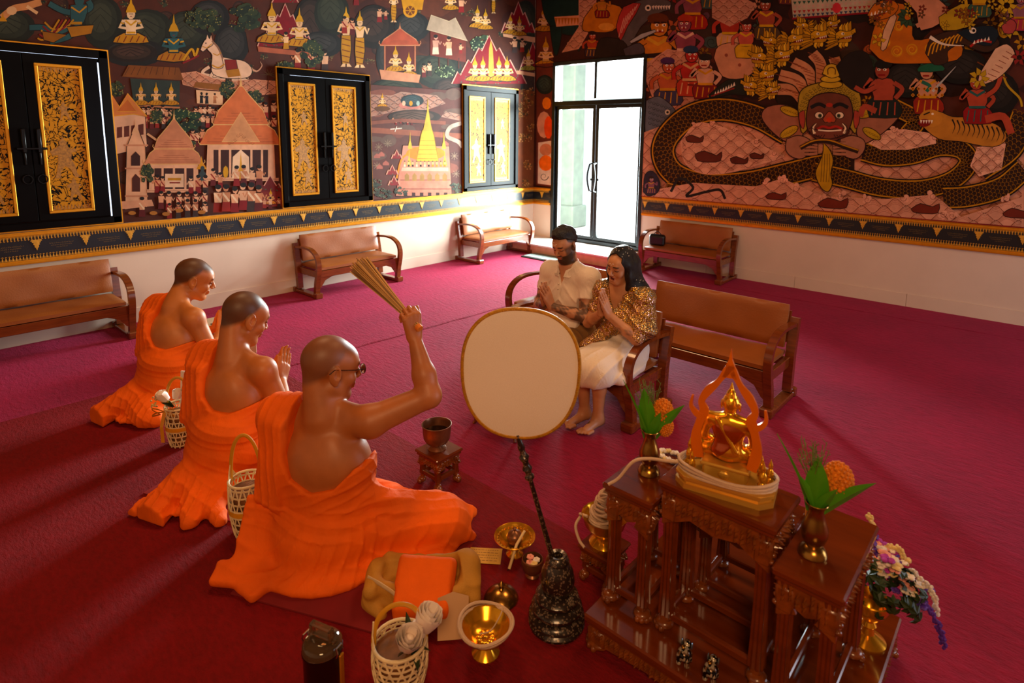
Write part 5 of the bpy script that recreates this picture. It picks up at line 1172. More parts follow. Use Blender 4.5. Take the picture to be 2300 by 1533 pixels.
for a, b in ((0, 2), (2, 4)):
    F_ += [(a*k+i, a*k+(i+1) % k, b*k+(i+1) % k, b*k+i) for i in range(k)]+[((a+1)*k+i, (b+1)*k+i, (b+1)*k+(i+1) % k, (a+1)*k+(i+1) % k) for i in range(k)]
F_ += [(4*k+i, 4*k+(i+1) % k, 6*k) for i in range(k)]+[(5*k+(i+1) % k, 5*k+i, 6*k+1) for i in range(k)]+[(i, k+i, k+(i+1) % k, (i+1) % k) for i in range(k)]
fb.add(V_, F_); fb.obj('fan_cloth', mat('cream_fan_cloth', 'F0DCCB', .75, var=.05, vscale=3, bump=.2, bscale=500), fan, True)
MB().tube([tuple(p) for p in out], .0075, 8, closed=True).obj('gold_rim', mat('gold_braid', 'C98A12', .45, metal=.4, var=.3, vscale=60, bump=.4, bscale=200), fan, True)
tp = fc-u_*.225; pole = MB(); b0 = V3(0, 0, -.06); dirn = tp-b0; L_ = np.linalg.norm(dirn)
prof = [(.009, 0), (.010, .1), (.009, .25), (.0085, .38), (.009, .385), (.017, .392), (.018, .400), (.011, .408), (.013, .420), (.019, .430), (.012, .445), (.011, .455), (.016, .465), (.019, .475), (.012, .487), (.010, .50), (.014, .51), (.010, .53), (.007, .56)]
pole.lathe([(r, z*L_/.56) for r, z in prof], 14); q = Vector((0, 0, 1)).rotation_difference(Vector(dirn)).to_matrix().to_4x4(); pole.xf(Matrix.Translation(Vector(b0)) @ q); pole.obj('pole', M_inl, fan, True)
# ---------------------------------------------------------------- golden trays and small vessels by the senior monk
ph = thing('offering_tray', 'golden footed tray holding a small brown lidded pot', 'tray', (-1.565, 1.735, .012))
MB().lathe([(.036, 0), (.037, .005), (.026, .014), (.017, .028), (.019, .034), (.030, .040), (.062, .058), (.084, .082), (.090, .086), (.088, .089), (.080, .084), (.058, .063), (.02, .046), (0, .046)], 40, cap=False).obj('tray_body', M_shine, ph, True)
pt = MB()
for i in range(26):
    a = i*6.2832/26; pt.ball((.073*math.cos(a), .073*math.sin(a), .077), (.007, .007, .005), 6, 4)
pt.obj('petal_rim', M_shine, ph, True)
lp = thing('lidded_pot', 'small round brown metal pot with lid in the golden footed tray', 'pot', (-1.565, 1.735, .059))
MB().lathe([(.018, 0), (.028, .008), (.034, .022), (.033, .032), (.034, .034)], 24).obj('pot_body', M_bronze, lp, True); MB().lathe([(.035, .034), (.036, .038), (.030, .050), (.016, .060), (.006, .064), (.005, .069), (.007, .073), (.003, .079)], 24).obj('lid', M_bronze, lp, True)
cn = thing('candle', 'thin cream candle leaning across the golden footed tray', 'candle', (-1.53, 1.68, .012))
MB().tube([(.012, -.03, .004), (.008, .02, .085), (.004, .075, .118)], [.0065, .0065, .0055], 10).obj('wax', mat('cream_wax', 'EAC88E', .4), cn, True); MB().tube([(.012, -.032, .004), (.0125, -.042, .0015)], .0015, 5).obj('wick', M_iron, cn)
po = thing('flower_pot', 'small dark bowl with pink blossoms tucked behind the fan stand', 'bowl', (-1.425, 1.69, .012))
MB().lathe([(.028, 0), (.030, .006), (.024, .014), (.038, .03), (.046, .055), (.044, .075), (.040, .078), (.036, .06)], 28, cap=False).obj('bowl_body', M_bronze, po, True)
for i, (x, y, z, c) in enumerate(((-.012, .0, .078, 'pink'), (.012, .01, .072, 'white'), (.0, -.018, .07, 'pink'), (.018, -.012, .07, 'cream'))):
    m = MB()
    for q in range(6): m.ball((x+.009*math.cos(q*1.05), y+.009*math.sin(q*1.05), z), (.008, .008, .005), 6, 4)
    m.obj('blossom', M_pl[c], po, True)
ld = thing('brass_lid', 'domed brown brass lid lying on the red runner beside the cord bowl', 'lid', (-1.435, 1.515, .012))
MB().lathe([(.066, 0), (.068, .004), (.064, .012), (.052, .026), (.030, .038), (.012, .043)], 32).obj('dome', M_brass, ld, True); MB().lathe([(.012, .042), (.008, .047), (.009, .054), (.012, .060), (.007, .068), (.002, .074)], 16).obj('knob', M_brass, ld, True)
gb = thing('offering_bowl', 'golden pedestal bowl with white cord wound on its rim, front of the fan', 'bowl', (-1.305, 1.30, .012))
MB().lathe([(.046, 0), (.048, .006), (.036, .018), (.024, .036), (.028, .044), (.045, .052), (.070, .075), (.084, .108), (.086, .112), (.080, .108), (.064, .078), (.040, .060), (0, .056)], 40, cap=False, flute=.02, nfl=20).obj('bowl_body', M_shine, gb, True)
rs = MB()
for i in range(10):
    a = i*.6283; rs.ball((.022*math.cos(a), .022*math.sin(a), .060), (.012, .012, .005), 8, 5)
rs.ball((0, 0, .062), (.012, .012, .006), 10, 5); rs.obj('rosette', M_shine, gb, True)
cw = MB()
for k2 in range(2):
    cw.tube([((.088+.006*k2)*math.cos(a)*(1+.02*math.sin(3*a)), (.088+.006*k2)*math.sin(a), .110+.008*k2+.006*math.sin(2*a+k2)) for a in [i*.1963 for i in range(32)]], .0058, 7, closed=True)
cw.tube(spline([(.0, .088, .118), (.012, .055, .108), (.004, .02, .075), (-.02, -.01, .068)], 5), .0025, 6); cw.obj('cord', M_cord, gb, True)
yp = thing('printed_card', 'yellow printed card lying by the senior monk\'s knee', 'card', (-1.66, 1.63, .014), R(38))
MB().box((0, 0, .0008), (.17, .095, .0016)).obj('card', mat('yellow_card', 'D9A83E', .6, var=.1), yp)
pr_ = MB()
for j in range(5):
    x = -.07
    while x < .07:
        w_ = .006+.008*((j*7+int(x*300)) % 3)/2; pr_.box((x+w_/2, .034-.016*j, .0019), (w_, .0025, .0004)); x += w_+.004
pr_.obj('print', mat('brown_ink', '8A5A1E', .6), yp)
# ---------------------------------------------------------------- sitting mats
M_velvet = mat('red_velvet', '7A0A14', .9, var=.15, vscale=8, sheen=.4, sheencol='FF5040')
def sitmat(label, x, y, rz, w, d):
    mb = MB(); nx = 12; vs = []; fs = []
    for j in range(nx+1):
        for i in range(nx+1):
            u, v = i/nx*2-1, j/nx*2-1; e = max(0, (1-abs(u)**6)*(1-abs(v)**6)); vs.append((u*w/2, v*d/2, .006+.012*e**.5))
    fs = [(j*(nx+1)+i, j*(nx+1)+i+1, (j+1)*(nx+1)+i+1, (j+1)*(nx+1)+i) for j in range(nx) for i in range(nx)]
    n0 = len(vs); vs += [(-w/2, -d/2, 0), (w/2, -d/2, 0), (w/2, d/2, 0), (-w/2, d/2, 0)]; fs.append((n0+3, n0+2, n0+1, n0))
    c = (0, nx, (nx+1)*(nx+1)-1, (nx+1)*nx)
    ed = [[i for i in range(nx+1)], [j*(nx+1)+nx for j in range(nx+1)], [(nx+1)*nx+nx-i for i in range(nx+1)], [(nx-j)*(nx+1) for j in range(nx+1)]]
    for q in range(4): fs.append(tuple([n0+q, n0+(q+1) % 4]+ed[q][::-1]))
    mb.add(vs, fs); o = tag(mb.obj('sitting_mat', M_velvet, None, True), label, 'mat', 'red sitting mats'); o.location = (x, y, .0125); o.rotation_euler = (0, 0, R(rz)); return o
sitmat('red velvet sitting mat under the senior monk with the whisk', -1.99, 1.24, 25, .80, .56)
sitmat('red velvet sitting mat under the middle kneeling monk', -3.05, 1.22, 20, .62, .66)
# ---------------------------------------------------------------- woven bamboo baskets
M_bam = mat('split_bamboo', 'F0D6A4', .55, var=.2, vscale=30); M_rib = mat('gold_ribbon', 'E59A1A', .3, var=.15); M_in = mat('basket_goods', '80502A', .6, var=.6, vscale=18)
M_rose = mat('ivory_rose', 'FFF0E4', .6, var=.05)
def basket(label, loc, r0, r1, h, hh, nd=15, rows=8, ribbon=True, rz=0):
    t = thing('bamboo_basket', label, 'basket', loc, rz, 'open-weave bamboo baskets'); w = MB()
    rad = lambda z: r0+(r1-r0)*min(1, z/h)+.010*math.sin(min(1, z/h)*3.14)
    for q in range(rows):
        z = .012+(h-.03)*q/(rows-1); r = rad(z); w.strip([(r*math.cos(a), r*math.sin(a), z) for a in [i*.2618 for i in range(25)]], .0075, .0016, (0, 0, 1))
    for s in (-1, 1):
        for i in range(nd):
            a0 = i*6.2832/nd; pts = [((rad(h*j/8)+.001)*math.cos(a0+s*.105*j), (rad(h*j/8)+.001)*math.sin(a0+s*.105*j), h*j/8) for j in range(9)]; w.tube(pts, .0042, 4, flat=.35)
    w.obj('hexagon_weave', M_bam, t)
    g = MB(); g.tube([(r1*math.cos(a), r1*math.sin(a), h) for a in [i*.2618 for i in range(24)]], .006, 8, closed=True); g.obj('rim', M_bam, t, True)
    MB().lathe([(r0*.9, .004), (r0*.93, .01), (r1*.93, h*.82), (0, h*.86)], 20).obj('contents', M_in, t)
    hd = MB(); pts = [(r1*.98*math.cos(a), 0, h-.01+(hh-h)*max(0, math.sin(a))**.8) for a in [math.pi*i/20 for i in range(21)]]; hd.tube(pts, .0085, 8, flat=.6); hd.obj('handle', mat('yellow_cane', 'D99A22', .35, var=.15), t, True)
    tf = MB()
    for s in (-1, 1):   # strands gathered up to the handle
        for i in range(7):
            a = (0 if s > 0 else math.pi)+(i-3)*.16; tf.tube([(r1*math.cos(a), r1*math.sin(a), h-.01), (s*r1*1.0, math.sin(a)*r1*.3, h+.035), (s*r1*.96, 0, h+.075)], .003, 4)
    tf.obj('gathered_strands', M_bam, t)
    if ribbon:
        rb = MB(); z = h*.5; r = rad(z)+.004; rb.strip([(r*math.cos(a), r*math.sin(a), z) for a in [i*.2618 for i in range(25)]], .022, .0015, (0, 0, 1)); rb.obj('ribbon', M_rib, t)
    return t
basket('open-weave bamboo basket with yellow handle between the senior and middle monks', (-2.555, 1.035, .012), .060, .074, .255, .475, rz=R(35))
b1 = basket('open-weave bamboo basket with white roses and an envelope beside the middle monk', (-3.62, 1.12, .012), .060, .076, .235, .41, rz=R(40))
def rose(t, c, r, d=(0, 0, 1)):
    m = MB(); q = Vector((0, 0, 1)).rotation_difference(Vector(d).normalized()).to_matrix().to_4x4(); n = 10
    for ly, (rr, zz, op) in enumerate(((1., 0, .55), (.85, .1, .75), (.65, .2, .95), (.42, .28, 1.1))):
        vs = []
        for j in range(5):
            for i in range(n): a = 6.2832*i/n+ly*.4; k_ = rr*r*(.45+.55*math.sin(min(1, j/4*op+.1)*1.57))*(1+.09*math.sin(2.5*a+ly)); vs.append((k_*math.cos(a), k_*math.sin(a), r*(zz-.6+.42*j*(.8+.2*op))))
        m.add(vs, [(j*n+i, j*n+(i+1) % n, (j+1)*n+(i+1) % n, (j+1)*n+i) for j in range(4) for i in range(n)])
    m.ball((0, 0, r*.2), (r*.4, r*.4, r*.6), 8, 6); m.xf(Matrix.Translation(c) @ q); m.obj('rose', M_rose, t, True)
rose(b1, (-.075, -.02, .285), .036, (-.6, -.3, .9)); rose(b1, (-.015, .0, .29), .030, (.2, .2, 1))
for tp, w_ in (((-.05, -.09, .30), .018), ((-.01, -.07, .27), .018), ((-.10, .03, .26), .016)): leafblade((-.03, -.02, .23), tp, w_, (0, 0, -.01), 1.8).obj('leaf', M_dk, b1, True)
bw = MB()
for s in (-1, 1):
    for a in (.3, -.5): bw.strip(spline([(-.05, -.06, .22), (-.05+s*.04, -.075, .235+.03*a), (-.05+s*.065, -.075, .225+.05*a), (-.05+s*.02, -.07, .21)], 4), .018, .0012, (.3, -.6, .7))
bw.strip([(-.05, -.065, .22), (-.06, -.085, .14), (-.055, -.09, .05)], .02, .0012, (1, 0, 0)); bw.obj('bow', M_rib, b1)
fl_ = MB(); rnd = random.Random(9)
for i in range(16): p = (-.12+rnd.uniform(-.02, .02), -.03+rnd.uniform(-.03, .03), .265+rnd.uniform(-.03, .03)); fl_.ball(p, .006, 5, 4)
fl_.obj('small_blossom', M_pl['cream'], b1, True)
en = thing('gift_bag', 'white paper gift envelope with a round seal standing in the basket of roses', 'envelope', (-3.60, 1.17, .225), R(28))
MB().box((0, 0, .105), (.115, .012, .21), rx=R(-6), bev=.002).obj('paper', mat('white_paper', 'F0E0DA', .6, var=.04), en)
sl = MB(); sl.tube([(.02+.014*math.cos(a*.3927), -.0085-.0*a, .11+.014*math.sin(a*.3927)) for a in range(16)], .0016, 5, closed=True); sl.ball((.02, -.008, .11), (.006, .002, .006), 8, 5); sl.obj('seal', mat('tan_seal', 'C8A48E', .5), en)
# front basket with bottle and roses
b3 = basket('tall bamboo basket of white roses and a bottle at the bottom edge of the photo', (-1.43, 1.03, .012), .070, .085, .16, .30, rz=R(50), ribbon=False)
bt_ = thing('plastic_bottle', 'clear capped bottle standing in the front basket behind the white roses', 'bottle', (-1.40, 1.075, .03))
MB().lathe([(.030, 0), (.032, .01), (.032, .12), (.026, .145), (.014, .16), (.014, .172)], 20).obj('bottle_body', mat('clear_plastic', 'D8C0C8', .1, trans=.85, var=.02), bt_, True)
MB().lathe([(.0165, .170), (.0165, .190), (.014, .193)], 16).obj('cap', mat('white_cap', 'EDE6E2', .4), bt_, True)
for c, r_2, d in (((.03, -.06, .205), .046, (.2, -.5, 1)), ((.085, .0, .215), .046, (.4, -.2, 1))): rose(b3, c, r_2, d)
for tp, w_ in (((.0, -.09, .20), .022), ((.10, -.05, .17), .024), ((.11, .05, .20), .020), ((.06, -.10, .15), .022), ((.02, .04, .24), .018)): leafblade((.04, -.02, .14), tp, w_, (0, 0, -.015), 1.6).obj('leaf', M_dk, b3, True)
sb = MB(); rnd = random.Random(19)
for i in range(18): sb.ball((.06+rnd.uniform(-.012, .02), -.025+rnd.uniform(-.02, .02), .205+rnd.uniform(-.04, .02)), (.004, .004, .009), 5, 4)
sb.obj('small_blossom', M_pl['white'], b3, True)
# ---------------------------------------------------------------- yellow bag with folded robe, envelope
bg = thing('cloth_bag', 'yellow cloth bag lying open on the runner behind the front basket', 'bag', (-1.66, 1.30, .012), R(36))
M_ycl = mat('mustard_cloth', 'C98E2E', .75, var=.2, vscale=8, bump=.2, bscale=200)
b = SD((-.26, -.17, 0), (.28, .20, .22), .005); b.box((0, .02, .06), (.19, .10, .06), .04, .03); b.cone((-.17, .0, .10), (.17, .06, .13), .035, .04, .03); b.cone((.17, .06, .12), (.20, -.03, .05), .045, .04, .03); b.cone((-.18, .02, .10), (-.17, -.08, .09), .03, .03, .03); b.cone((-.18, -.06, .03), (-.12, -.11, .02), .035, .02, .03)
b.box((0, .0, .15), (.15, .05, .06), .03, .02, op='s'); NB = snoise(51, 6, (22, 22, 22)); b.disp(lambda x, y, z: -.006*(1-np.abs(np.sin(x*26+z*34+2*NB(x, y, z))))**2-.004*NB(x, y, z)); b.floor(.002); b.build('bag_cloth', M_ycl, bg)
MB().tube(spline([(-.19, -.05, .12), (-.12, -.09, .125), (-.06, -.10, .09), (-.03, -.12, .03)], 6), .009, 8, flat=.5).obj('strap', mat('pale_webbing', 'D9B98A', .8), bg, True)
rb_ = thing('folded_robe', 'folded orange robe packed in the yellow cloth bag', 'robe', (-1.60, 1.27, .06), R(40))
b = SD((-.16, -.16, -.01), (.16, .16, .16), .004); b.box((0, 0, .055), (.105, .10, .045), .02, .02, rot=rotm(28, 0, 0)); b.box((0, .035, .085), (.11, .06, .02), .014, .015, rot=rotm(28, 4, 0)); b.box((0, -.05, .045), (.10, .06, .016), .012, .012, rot=rotm(34, -3, 0)); b.disp(lambda x, y, z: -.003*NB(x, y, z)); b.build('cloth', M_robe, rb_)
ev = thing('envelope', 'plain tan paper envelope leaning on the yellow cloth bag', 'envelope', (-1.445, 1.275, .075), R(48))
e = MB(); e.prism([(-.07, -.045), (.07, -.045), (.07, .05), (.0, .062), (-.07, .05)], 0, .0025, lambda u, v, d: (u*.8, v*.75-d*.7, v*1.15+d*.5)); e.obj('paper', mat('kraft_paper', 'C89A6E', .7, var=.06), ev)
# ---------------------------------------------------------------- clear-lidded canister at the bottom edge
cs = thing('canister', 'dark canister with clear handled lid at the bottom edge of the photo', 'canister', (-1.575, .838, .012), R(18))
MB().lathe([(.058, 0), (.060, .006), (.060, .165), (.063, .168), (.063, .176), (.058, .178)], 36).obj('can_body', mat('dark_red_tin', '2A0A0A', .25, metal=.4), cs, True)
MB().box((.055, .018, .085), (.016, .02, .15), bev=.003).obj('gold_stripe', M_gold, cs)
MB().lathe([(.062, .178), (.061, .195), (.052, .206), (.03, .211), (0, .212)], 36).obj('clear_lid', mat('clear_acrylic', 'D8A474', .05, trans=.9, var=.02), cs, True)
hm = MB(); hm.box((0, 0, .250), (.085, .022, .012), bev=.004); hm.box((-.038, 0, .230), (.012, .022, .04), bev=.003); hm.box((.038, 0, .230), (.012, .022, .04), bev=.003); hm.box((0, -.0, .214), (.11, .012, .008), bev=.002); hm.obj('handle', MATS['clear_acrylic'], cs)
cl_ = MB()
for s in (-1, 1): cl_.tube([(s*.066, -.012, .175), (s*.072, -.012, .19), (s*.066, -.012, .205), (s*.066, .012, .205), (s*.072, .012, .19), (s*.066, .012, .175)], .003, 6)
cl_.obj('clasp', mat('chrome', 'C8CCD0', .1, metal=1), cs, True)
# ---------------------------------------------------------------- beige box beyond the monks, bag on the wall bench
dbx = thing('donation_box', 'low beige box with a dark slot on the carpet beyond the monks', 'box', (-5.02, 1.93, 0), R(0))
MB().box((0, 0, .115), (.50, .30, .23), bev=.004).obj('box_body', mat('beige_laminate', 'C9AC86', .4, var=.06), dbx)
MB().box((-.0, -.05, .231), (.15, .055, .004), bev=.001).obj('slot_plate', mat('dark_plate', '3A3632', .4, metal=.5), dbx); MB().box((.0, -.05, .2335), (.09, .018, .002)).obj('slot', M_black, dbx)
gm = MB()
for i in range(3): gm.ball((.251, .05+.035*i, .15+.008*(i % 2)), (.002, .010, .010), 8, 6)
gm.obj('gilt_emblem', M_gold, dbx)
hb = thing('handbag', 'small black handbag on the right-hand wall bench', 'handbag', (-3.89, 7.14, .352), R(10))
b = SD((-.13, -.09, 0), (.13, .09, .2), .005); b.box((0, 0, .07), (.105, .05, .07), .03, .02); b.cone((-.07, 0, .12), (.07, 0, .12), .03, .03, .03); b.floor(.003); b.build('bag_body', mat('black_leather', '0C0C0E', .35), hb)
MB().tube([(-.06+.12*i/12, .045*0, .135+.05*math.sin(i/12*3.14)) for i in range(13)], .006, 8).obj('strap', MATS['black_leather'], hb, True)
# ---------------------------------------------------------------- wall paintings: flat painted shapes laid on the plaster
def clip_half(P, axis, val, keep_less):
    out = []; n = len(P)
    for i in range(n):
        a, b = P[i-1], P[i]; ia = (a[axis] < val) == keep_less; ib = (b[axis] < val) == keep_less
        if ia != ib:
            t = (val-a[axis])/(b[axis]-a[axis]); out.append(a+(b-a)*t)
        if ib: out.append(b)
    return out
class Paint:
    def __init__(s, wall): s.wall = wall; s.V = []; s.F = []; s.C = []; s.lay = {}; s.n = 0; s.rnd = random.Random(77)
    def tone(s, c): g = sum(c)/3; return tuple(max(0, (g+(v-g)*1.12)*w_) for v, w_ in zip(c, (.74, .63, .52) if s.wall == 'L' else (.98, .86, .74)))   # per-wall tint with a saturation boost, darker on the left wall
    def to_wall(s, pts):
        A = np.array(pts, float); d = np.array(FW)[None]*FPX+np.outer(A[:, 0]-CX, np.array(RT))-np.outer(A[:, 1]-CY, np.array(UP))
        ax, val = (0, XW) if s.wall == 'L' else (1, YW)
        t = val/d[:, ax]; P = d*t[:, None]; P[:, 2] += CAMH
        return P[:, [1, 2]] if s.wall == 'L' else P[:, [0, 2]]
    def raw(s, P, col, layer):
        P = clip_half([np.array(q, float) for q in P], 1, .962, False); P = clip_half(P, 1, 4.49, True) if len(P) > 2 else P
        if s.wall == 'L': P = clip_half(P, 0, YW-.003, True) if len(P) > 2 else P
        else:
            P = clip_half(P, 0, XW+.003, False) if len(P) > 2 else P
            if len(P) > 2:
                A = np.array(P); lo, hi = A.min(0), A.max(0)
                if hi[0] > DX0 and lo[0] < DX1 and lo[1] < DZ1:
                    c = A.mean(0)
                    if c[1] > DZ1-.05: P = clip_half(P, 1, DZ1, False)
                    elif c[0] < (DX0+DX1)/2: P = clip_half(P, 0, DX0, True)
                    else: P = clip_half(P, 0, DX1, False)
        if len(P) < 3: return
        off = .0012+layer*.00003; o = len(s.V)
        tri = geometry.tessellate_polygon([[Vector((p[0], p[1], 0)) for p in P]])
        if s.wall == 'L': s.V += [(XW+off, p[0], p[1]) for p in P]
        else: s.V += [(p[0], YW-off, p[1]) for p in P]
        for t in tri: s.F.append((t[0]+o, t[1]+o, t[2]+o)); s.C.append(col)
    def poly(s, pts, col, jit=.06):
        A = np.array(pts, float); lo = np.floor(A.min(0)/26).astype(int); hi = np.floor(A.max(0)/26).astype(int)
        cells = [(i, j) for i in range(lo[0], hi[0]+1) for j in range(lo[1], hi[1]+1)]
        L_ = 1+max((s.lay.get(c, 0) for c in cells), default=0)
        for c in cells: s.lay[c] = L_
        c = lin(col) if isinstance(col, str) else col; k = 1+s.rnd.uniform(-jit, jit); s.raw(s.to_wall(pts), tuple(min(1, v*k) for v in s.tone(c)), L_)
    def ell(s, x, y, rx, ry, col, n=14, rot=0, a0=0, a1=360, jit=.06):
        c, q = math.cos(R(rot)), math.sin(R(rot)); P = []
        for i in range(n+(0 if a1-a0 >= 360 else 1)):
            a = R(a0+(a1-a0)*i/n); u, v = rx*math.cos(a), ry*math.sin(a); P.append((x+u*c-v*q, y+u*q+v*c))
        s.poly(P, col, jit)
    def line(s, pts, w, col, closed=False, taper=False):
        P = [np.array(p, float) for p in pts]; n = len(P); Lf = []; Rt = []
        for i in range(n):
            a = P[i-1] if (i or closed) else P[i]; b = P[(i+1) % n] if (i < n-1 or closed) else P[i]
            t = b-a; t = t/(np.linalg.norm(t)+1e-9); nn = np.array([-t[1], t[0]]); ww = w*(1-.85*i/(n-1)) if taper else w
            Lf.append(P[i]+nn*ww/2); Rt.append(P[i]-nn*ww/2)
        if closed: Lf.append(Lf[0]); Rt.append(Rt[0])
        c = s.tone(lin(col))
        A = np.array(Lf+Rt); lo = np.floor(A.min(0)/26).astype(int); hi = np.floor(A.max(0)/26).astype(int)
        cells = [(i, j) for i in range(lo[0], hi[0]+1) for j in range(lo[1], hi[1]+1)]; L_ = 1+max((s.lay.get(q, 0) for q in cells), default=0)
        for q in cells: s.lay[q] = L_
        W_ = s.to_wall(Lf+Rt); m = len(Lf)
        for i in range(m-1): s.raw([W_[i], W_[i+1], W_[m+i+1], W_[m+i]], c, L_)
    def shape(s, pts, col, out='1A0E0A', w=1.6, sm=0):
        if sm: pts = spline(list(pts)+[pts[0]], sm)[:-1]
        s.poly(pts, col)
        if out: s.line(pts, w, out, True)
    def fan(s, pts, f): return [(f(p)) for p in pts]
    # ---- motifs
    def spire(s, x, y, h, w, col='B98A2A'):
        s.poly([(x-w, y), (x-w*.6, y-h*.3), (x-w*.25, y-h*.45), (x, y-h), (x+w*.25, y-h*.45), (x+w*.6, y-h*.3), (x+w, y)], col)
    def sitter(s, x, y, h, skin='E6C29C', cloth='B8862C', pat='7A3A14', crown='C79A34', pose=0):
        """cross-legged crowned figure; y = seat line"""
        k = h/10; s.shape([(x-3.6*k, y-.2*k), (x-3.2*k, y-1.3*k), (x-1.5*k, y-2.2*k), (x+1.5*k, y-2.2*k), (x+3.2*k, y-1.3*k), (x+3.6*k, y-.2*k), (x, y+.2*k)], cloth, w=.22*k+.4)
        for i in range(5): s.line([(x-2.8*k+i*1.3*k, y-.3*k), (x-2.2*k+i*1.3*k, y-1.5*k)], .22*k, pat)
        s.shape([(x-1.1*k, y-1.8*k), (x-1.0*k, y-3.2*k), (x-1.6*k, y-4.9*k), (x+1.6*k, y-4.9*k), (x+1.0*k, y-3.2*k), (x+1.1*k, y-1.8*k)], skin, w=.15*k+.4)
        for q in (-1, 1):
            e = (x+q*2.3*k, y-3.3*k); hd = (x+q*.5*k, y-3.0*k) if pose == 0 else (x+q*1.9*k, y-4.6*k) if pose == 1 else (x+q*2.8*k, y-1.9*k)
            s.line([(x+q*1.5*k, y-4.7*k), e, hd], .62*k, skin)
            s.line([(x+q*1.35*k, y-4.0*k), (x+q*2.1*k, y-4.2*k)], .3*k, crown)
        s.line([(x-1.1*k, y-4.6*k), (x, y-3.7*k), (x+1.1*k, y-4.6*k)], .35*k, crown); s.line([(x-.9*k, y-2.2*k), (x+.9*k, y-2.2*k)], .4*k, crown)
        s.ell(x, y-5.9*k, .85*k, 1.05*k, skin, 10); s.line([(x-.45*k, y-5.95*k), (x+.45*k, y-5.95*k)], .12*k, '2A1810'); s.line([(x-.2*k, y-5.45*k), (x+.2*k, y-5.45*k)], .14*k, '8A2A20')
        s.spire(x, y-6.5*k, 3.4*k, 1.0*k, crown); s.line([(x-1.0*k, y-6.4*k), (x+1.0*k, y-6.4*k)], .35*k, crown)
    def stander(s, x, y, h, skin='E6C29C', cloth='B8862C', pat='6A3410', crown='C79A34', lean=0, arm=0):
        k = h/16; s.shape([(x-1.3*k, y-9*k), (x+1.3*k, y-9*k), (x+1.5*k, y-5*k), (x+.9*k, y-.8*k), (x-1.1*k, y-.8*k), (x-1.5*k, y-5*k)], cloth, w=.2*k+.4)
        for i in range(5): s.line([(x-1.2*k, y-8*k+i*1.6*k), (x+1.2*k, y-7.4*k+i*1.6*k)], .25*k, pat)
        for q in (-1, 1): s.poly([(x+q*.2*k, y-.9*k), (x+q*.9*k, y-.9*k), (x+q*1.6*k, y), (x+q*.2*k, y)], skin)
        s.shape([(x-1.0*k, y-8.8*k), (x-1.5*k, y-12.2*k), (x+1.5*k, y-12.2*k), (x+1.0*k, y-8.8*k)], skin, w=.15*k+.4)
        for q in (-1, 1): s.line([(x+q*1.4*k, y-12*k), (x+q*2.2*k, y-10*k), (x+q*(2.6 if arm else .6)*k, y-(11.6 if arm else 9.6)*k)], .6*k, skin)
        s.line([(x-1.1*k, y-12*k), (x, y-10.9*k), (x+1.1*k, y-12*k)], .4*k, crown); s.ell(x, y-13.2*k, .85*k, 1.05*k, skin, 10); s.line([(x-.4*k, y-13.2*k), (x+.4*k, y-13.2*k)], .12*k, '2A1810'); s.spire(x, y-13.8*k, 3.2*k, 1.0*k, crown)
    def folk(s, x, y, h, skin='D8A488', cloth='7E1E20', hair='1A100E', sash=None):
        k = h/10; q = s.rnd.choice((-1, 1)); s.poly([(x-1.6*k, y), (x-1.3*k, y-3.6*k), (x+1.3*k, y-3.6*k), (x+1.6*k, y)], cloth)
        s.poly([(x-1.2*k, y-3.4*k), (x-1.5*k, y-6.8*k), (x+1.5*k, y-6.8*k), (x+1.2*k, y-3.4*k)], skin)
        if sash: s.line([(x-1.3*k, y-6.6*k), (x+1.1*k, y-3.6*k)], .7*k, sash)
        s.line([(x+q*1.3*k, y-6.5*k), (x+q*2.2*k, y-4.8*k), (x+q*2.8*k, y-6.2*k)], .55*k, skin); s.ell(x+q*.15*k, y-8.2*k, 1.0*k, 1.2*k, skin, 8); s.ell(x, y-8.8*k, 1.15*k, .9*k, hair, 8)
    def crowd(s, x0, x1, y, n, h, **k):
        for i in range(n): s.folk(x0+(x1-x0)*(i+.5)/n+s.rnd.uniform(-2, 2), y+s.rnd.uniform(-3, 3), h*s.rnd.uniform(.9, 1.1), s.rnd.choice(('D8A488', 'E0B498', 'C48A6C')), s.rnd.choice(('7E1E20', '5A1A1C', '3A2A2A', '8E2A22')), sash=s.rnd.choice((None, 'E8D0B8', '8A2A22')))
    def tree(s, x, y, rx, ry, cols=('1E2A22', '2A3A2C', '34422E'), dots='7A7A4A', n=26, trunk=None):
        if trunk: s.line([(x+trunk[0], y+trunk[1]), (x+trunk[0]*.4, y+ry*.8), (x, y)], max(3, rx*.14), '4A2A1C'); s.line([(x+trunk[0]*.3, y+ry), (x-rx*.4, y+ry*.2)], 2.5, '4A2A1C')
        for i in range(n):
            a = s.rnd.uniform(0, 6.28); q = math.sqrt(s.rnd.random())*.85; s.ell(x+rx*q*math.cos(a), y+ry*q*math.sin(a), rx*.28, ry*.26, s.rnd.choice(cols), 8)
        for i in range(n*2):
            a = s.rnd.uniform(0, 6.28); q = math.sqrt(s.rnd.random()); r_ = s.rnd.uniform(.9, 1.8); s.ell(x+rx*q*math.cos(a), y+ry*q*math.sin(a), r_, r_, dots if i % 3 else cols[-1], 5)
    def rock(s, x, y, rx, ry, cols=('1C1614', '2C2320', '3C302A'), rot=0):
        for i, c in enumerate(cols): f = 1-.22*i; s.ell(x-rx*.05*i, y-ry*.08*i, rx*f, ry*f, c, 16, rot)
        for i in range(3): s.ell(x, y+ry*.1*i, rx*(.8-.2*i), ry*(.8-.2*i), cols[0], 14, rot, 200, 330) if False else s.line([(x-rx*(.7-.2*i), y-ry*(.2-.25*i)), (x-rx*.1, y-ry*(.55-.25*i)), (x+rx*(.6-.2*i), y-ry*(.1-.25*i))], max(1, rx*.03), cols[0])
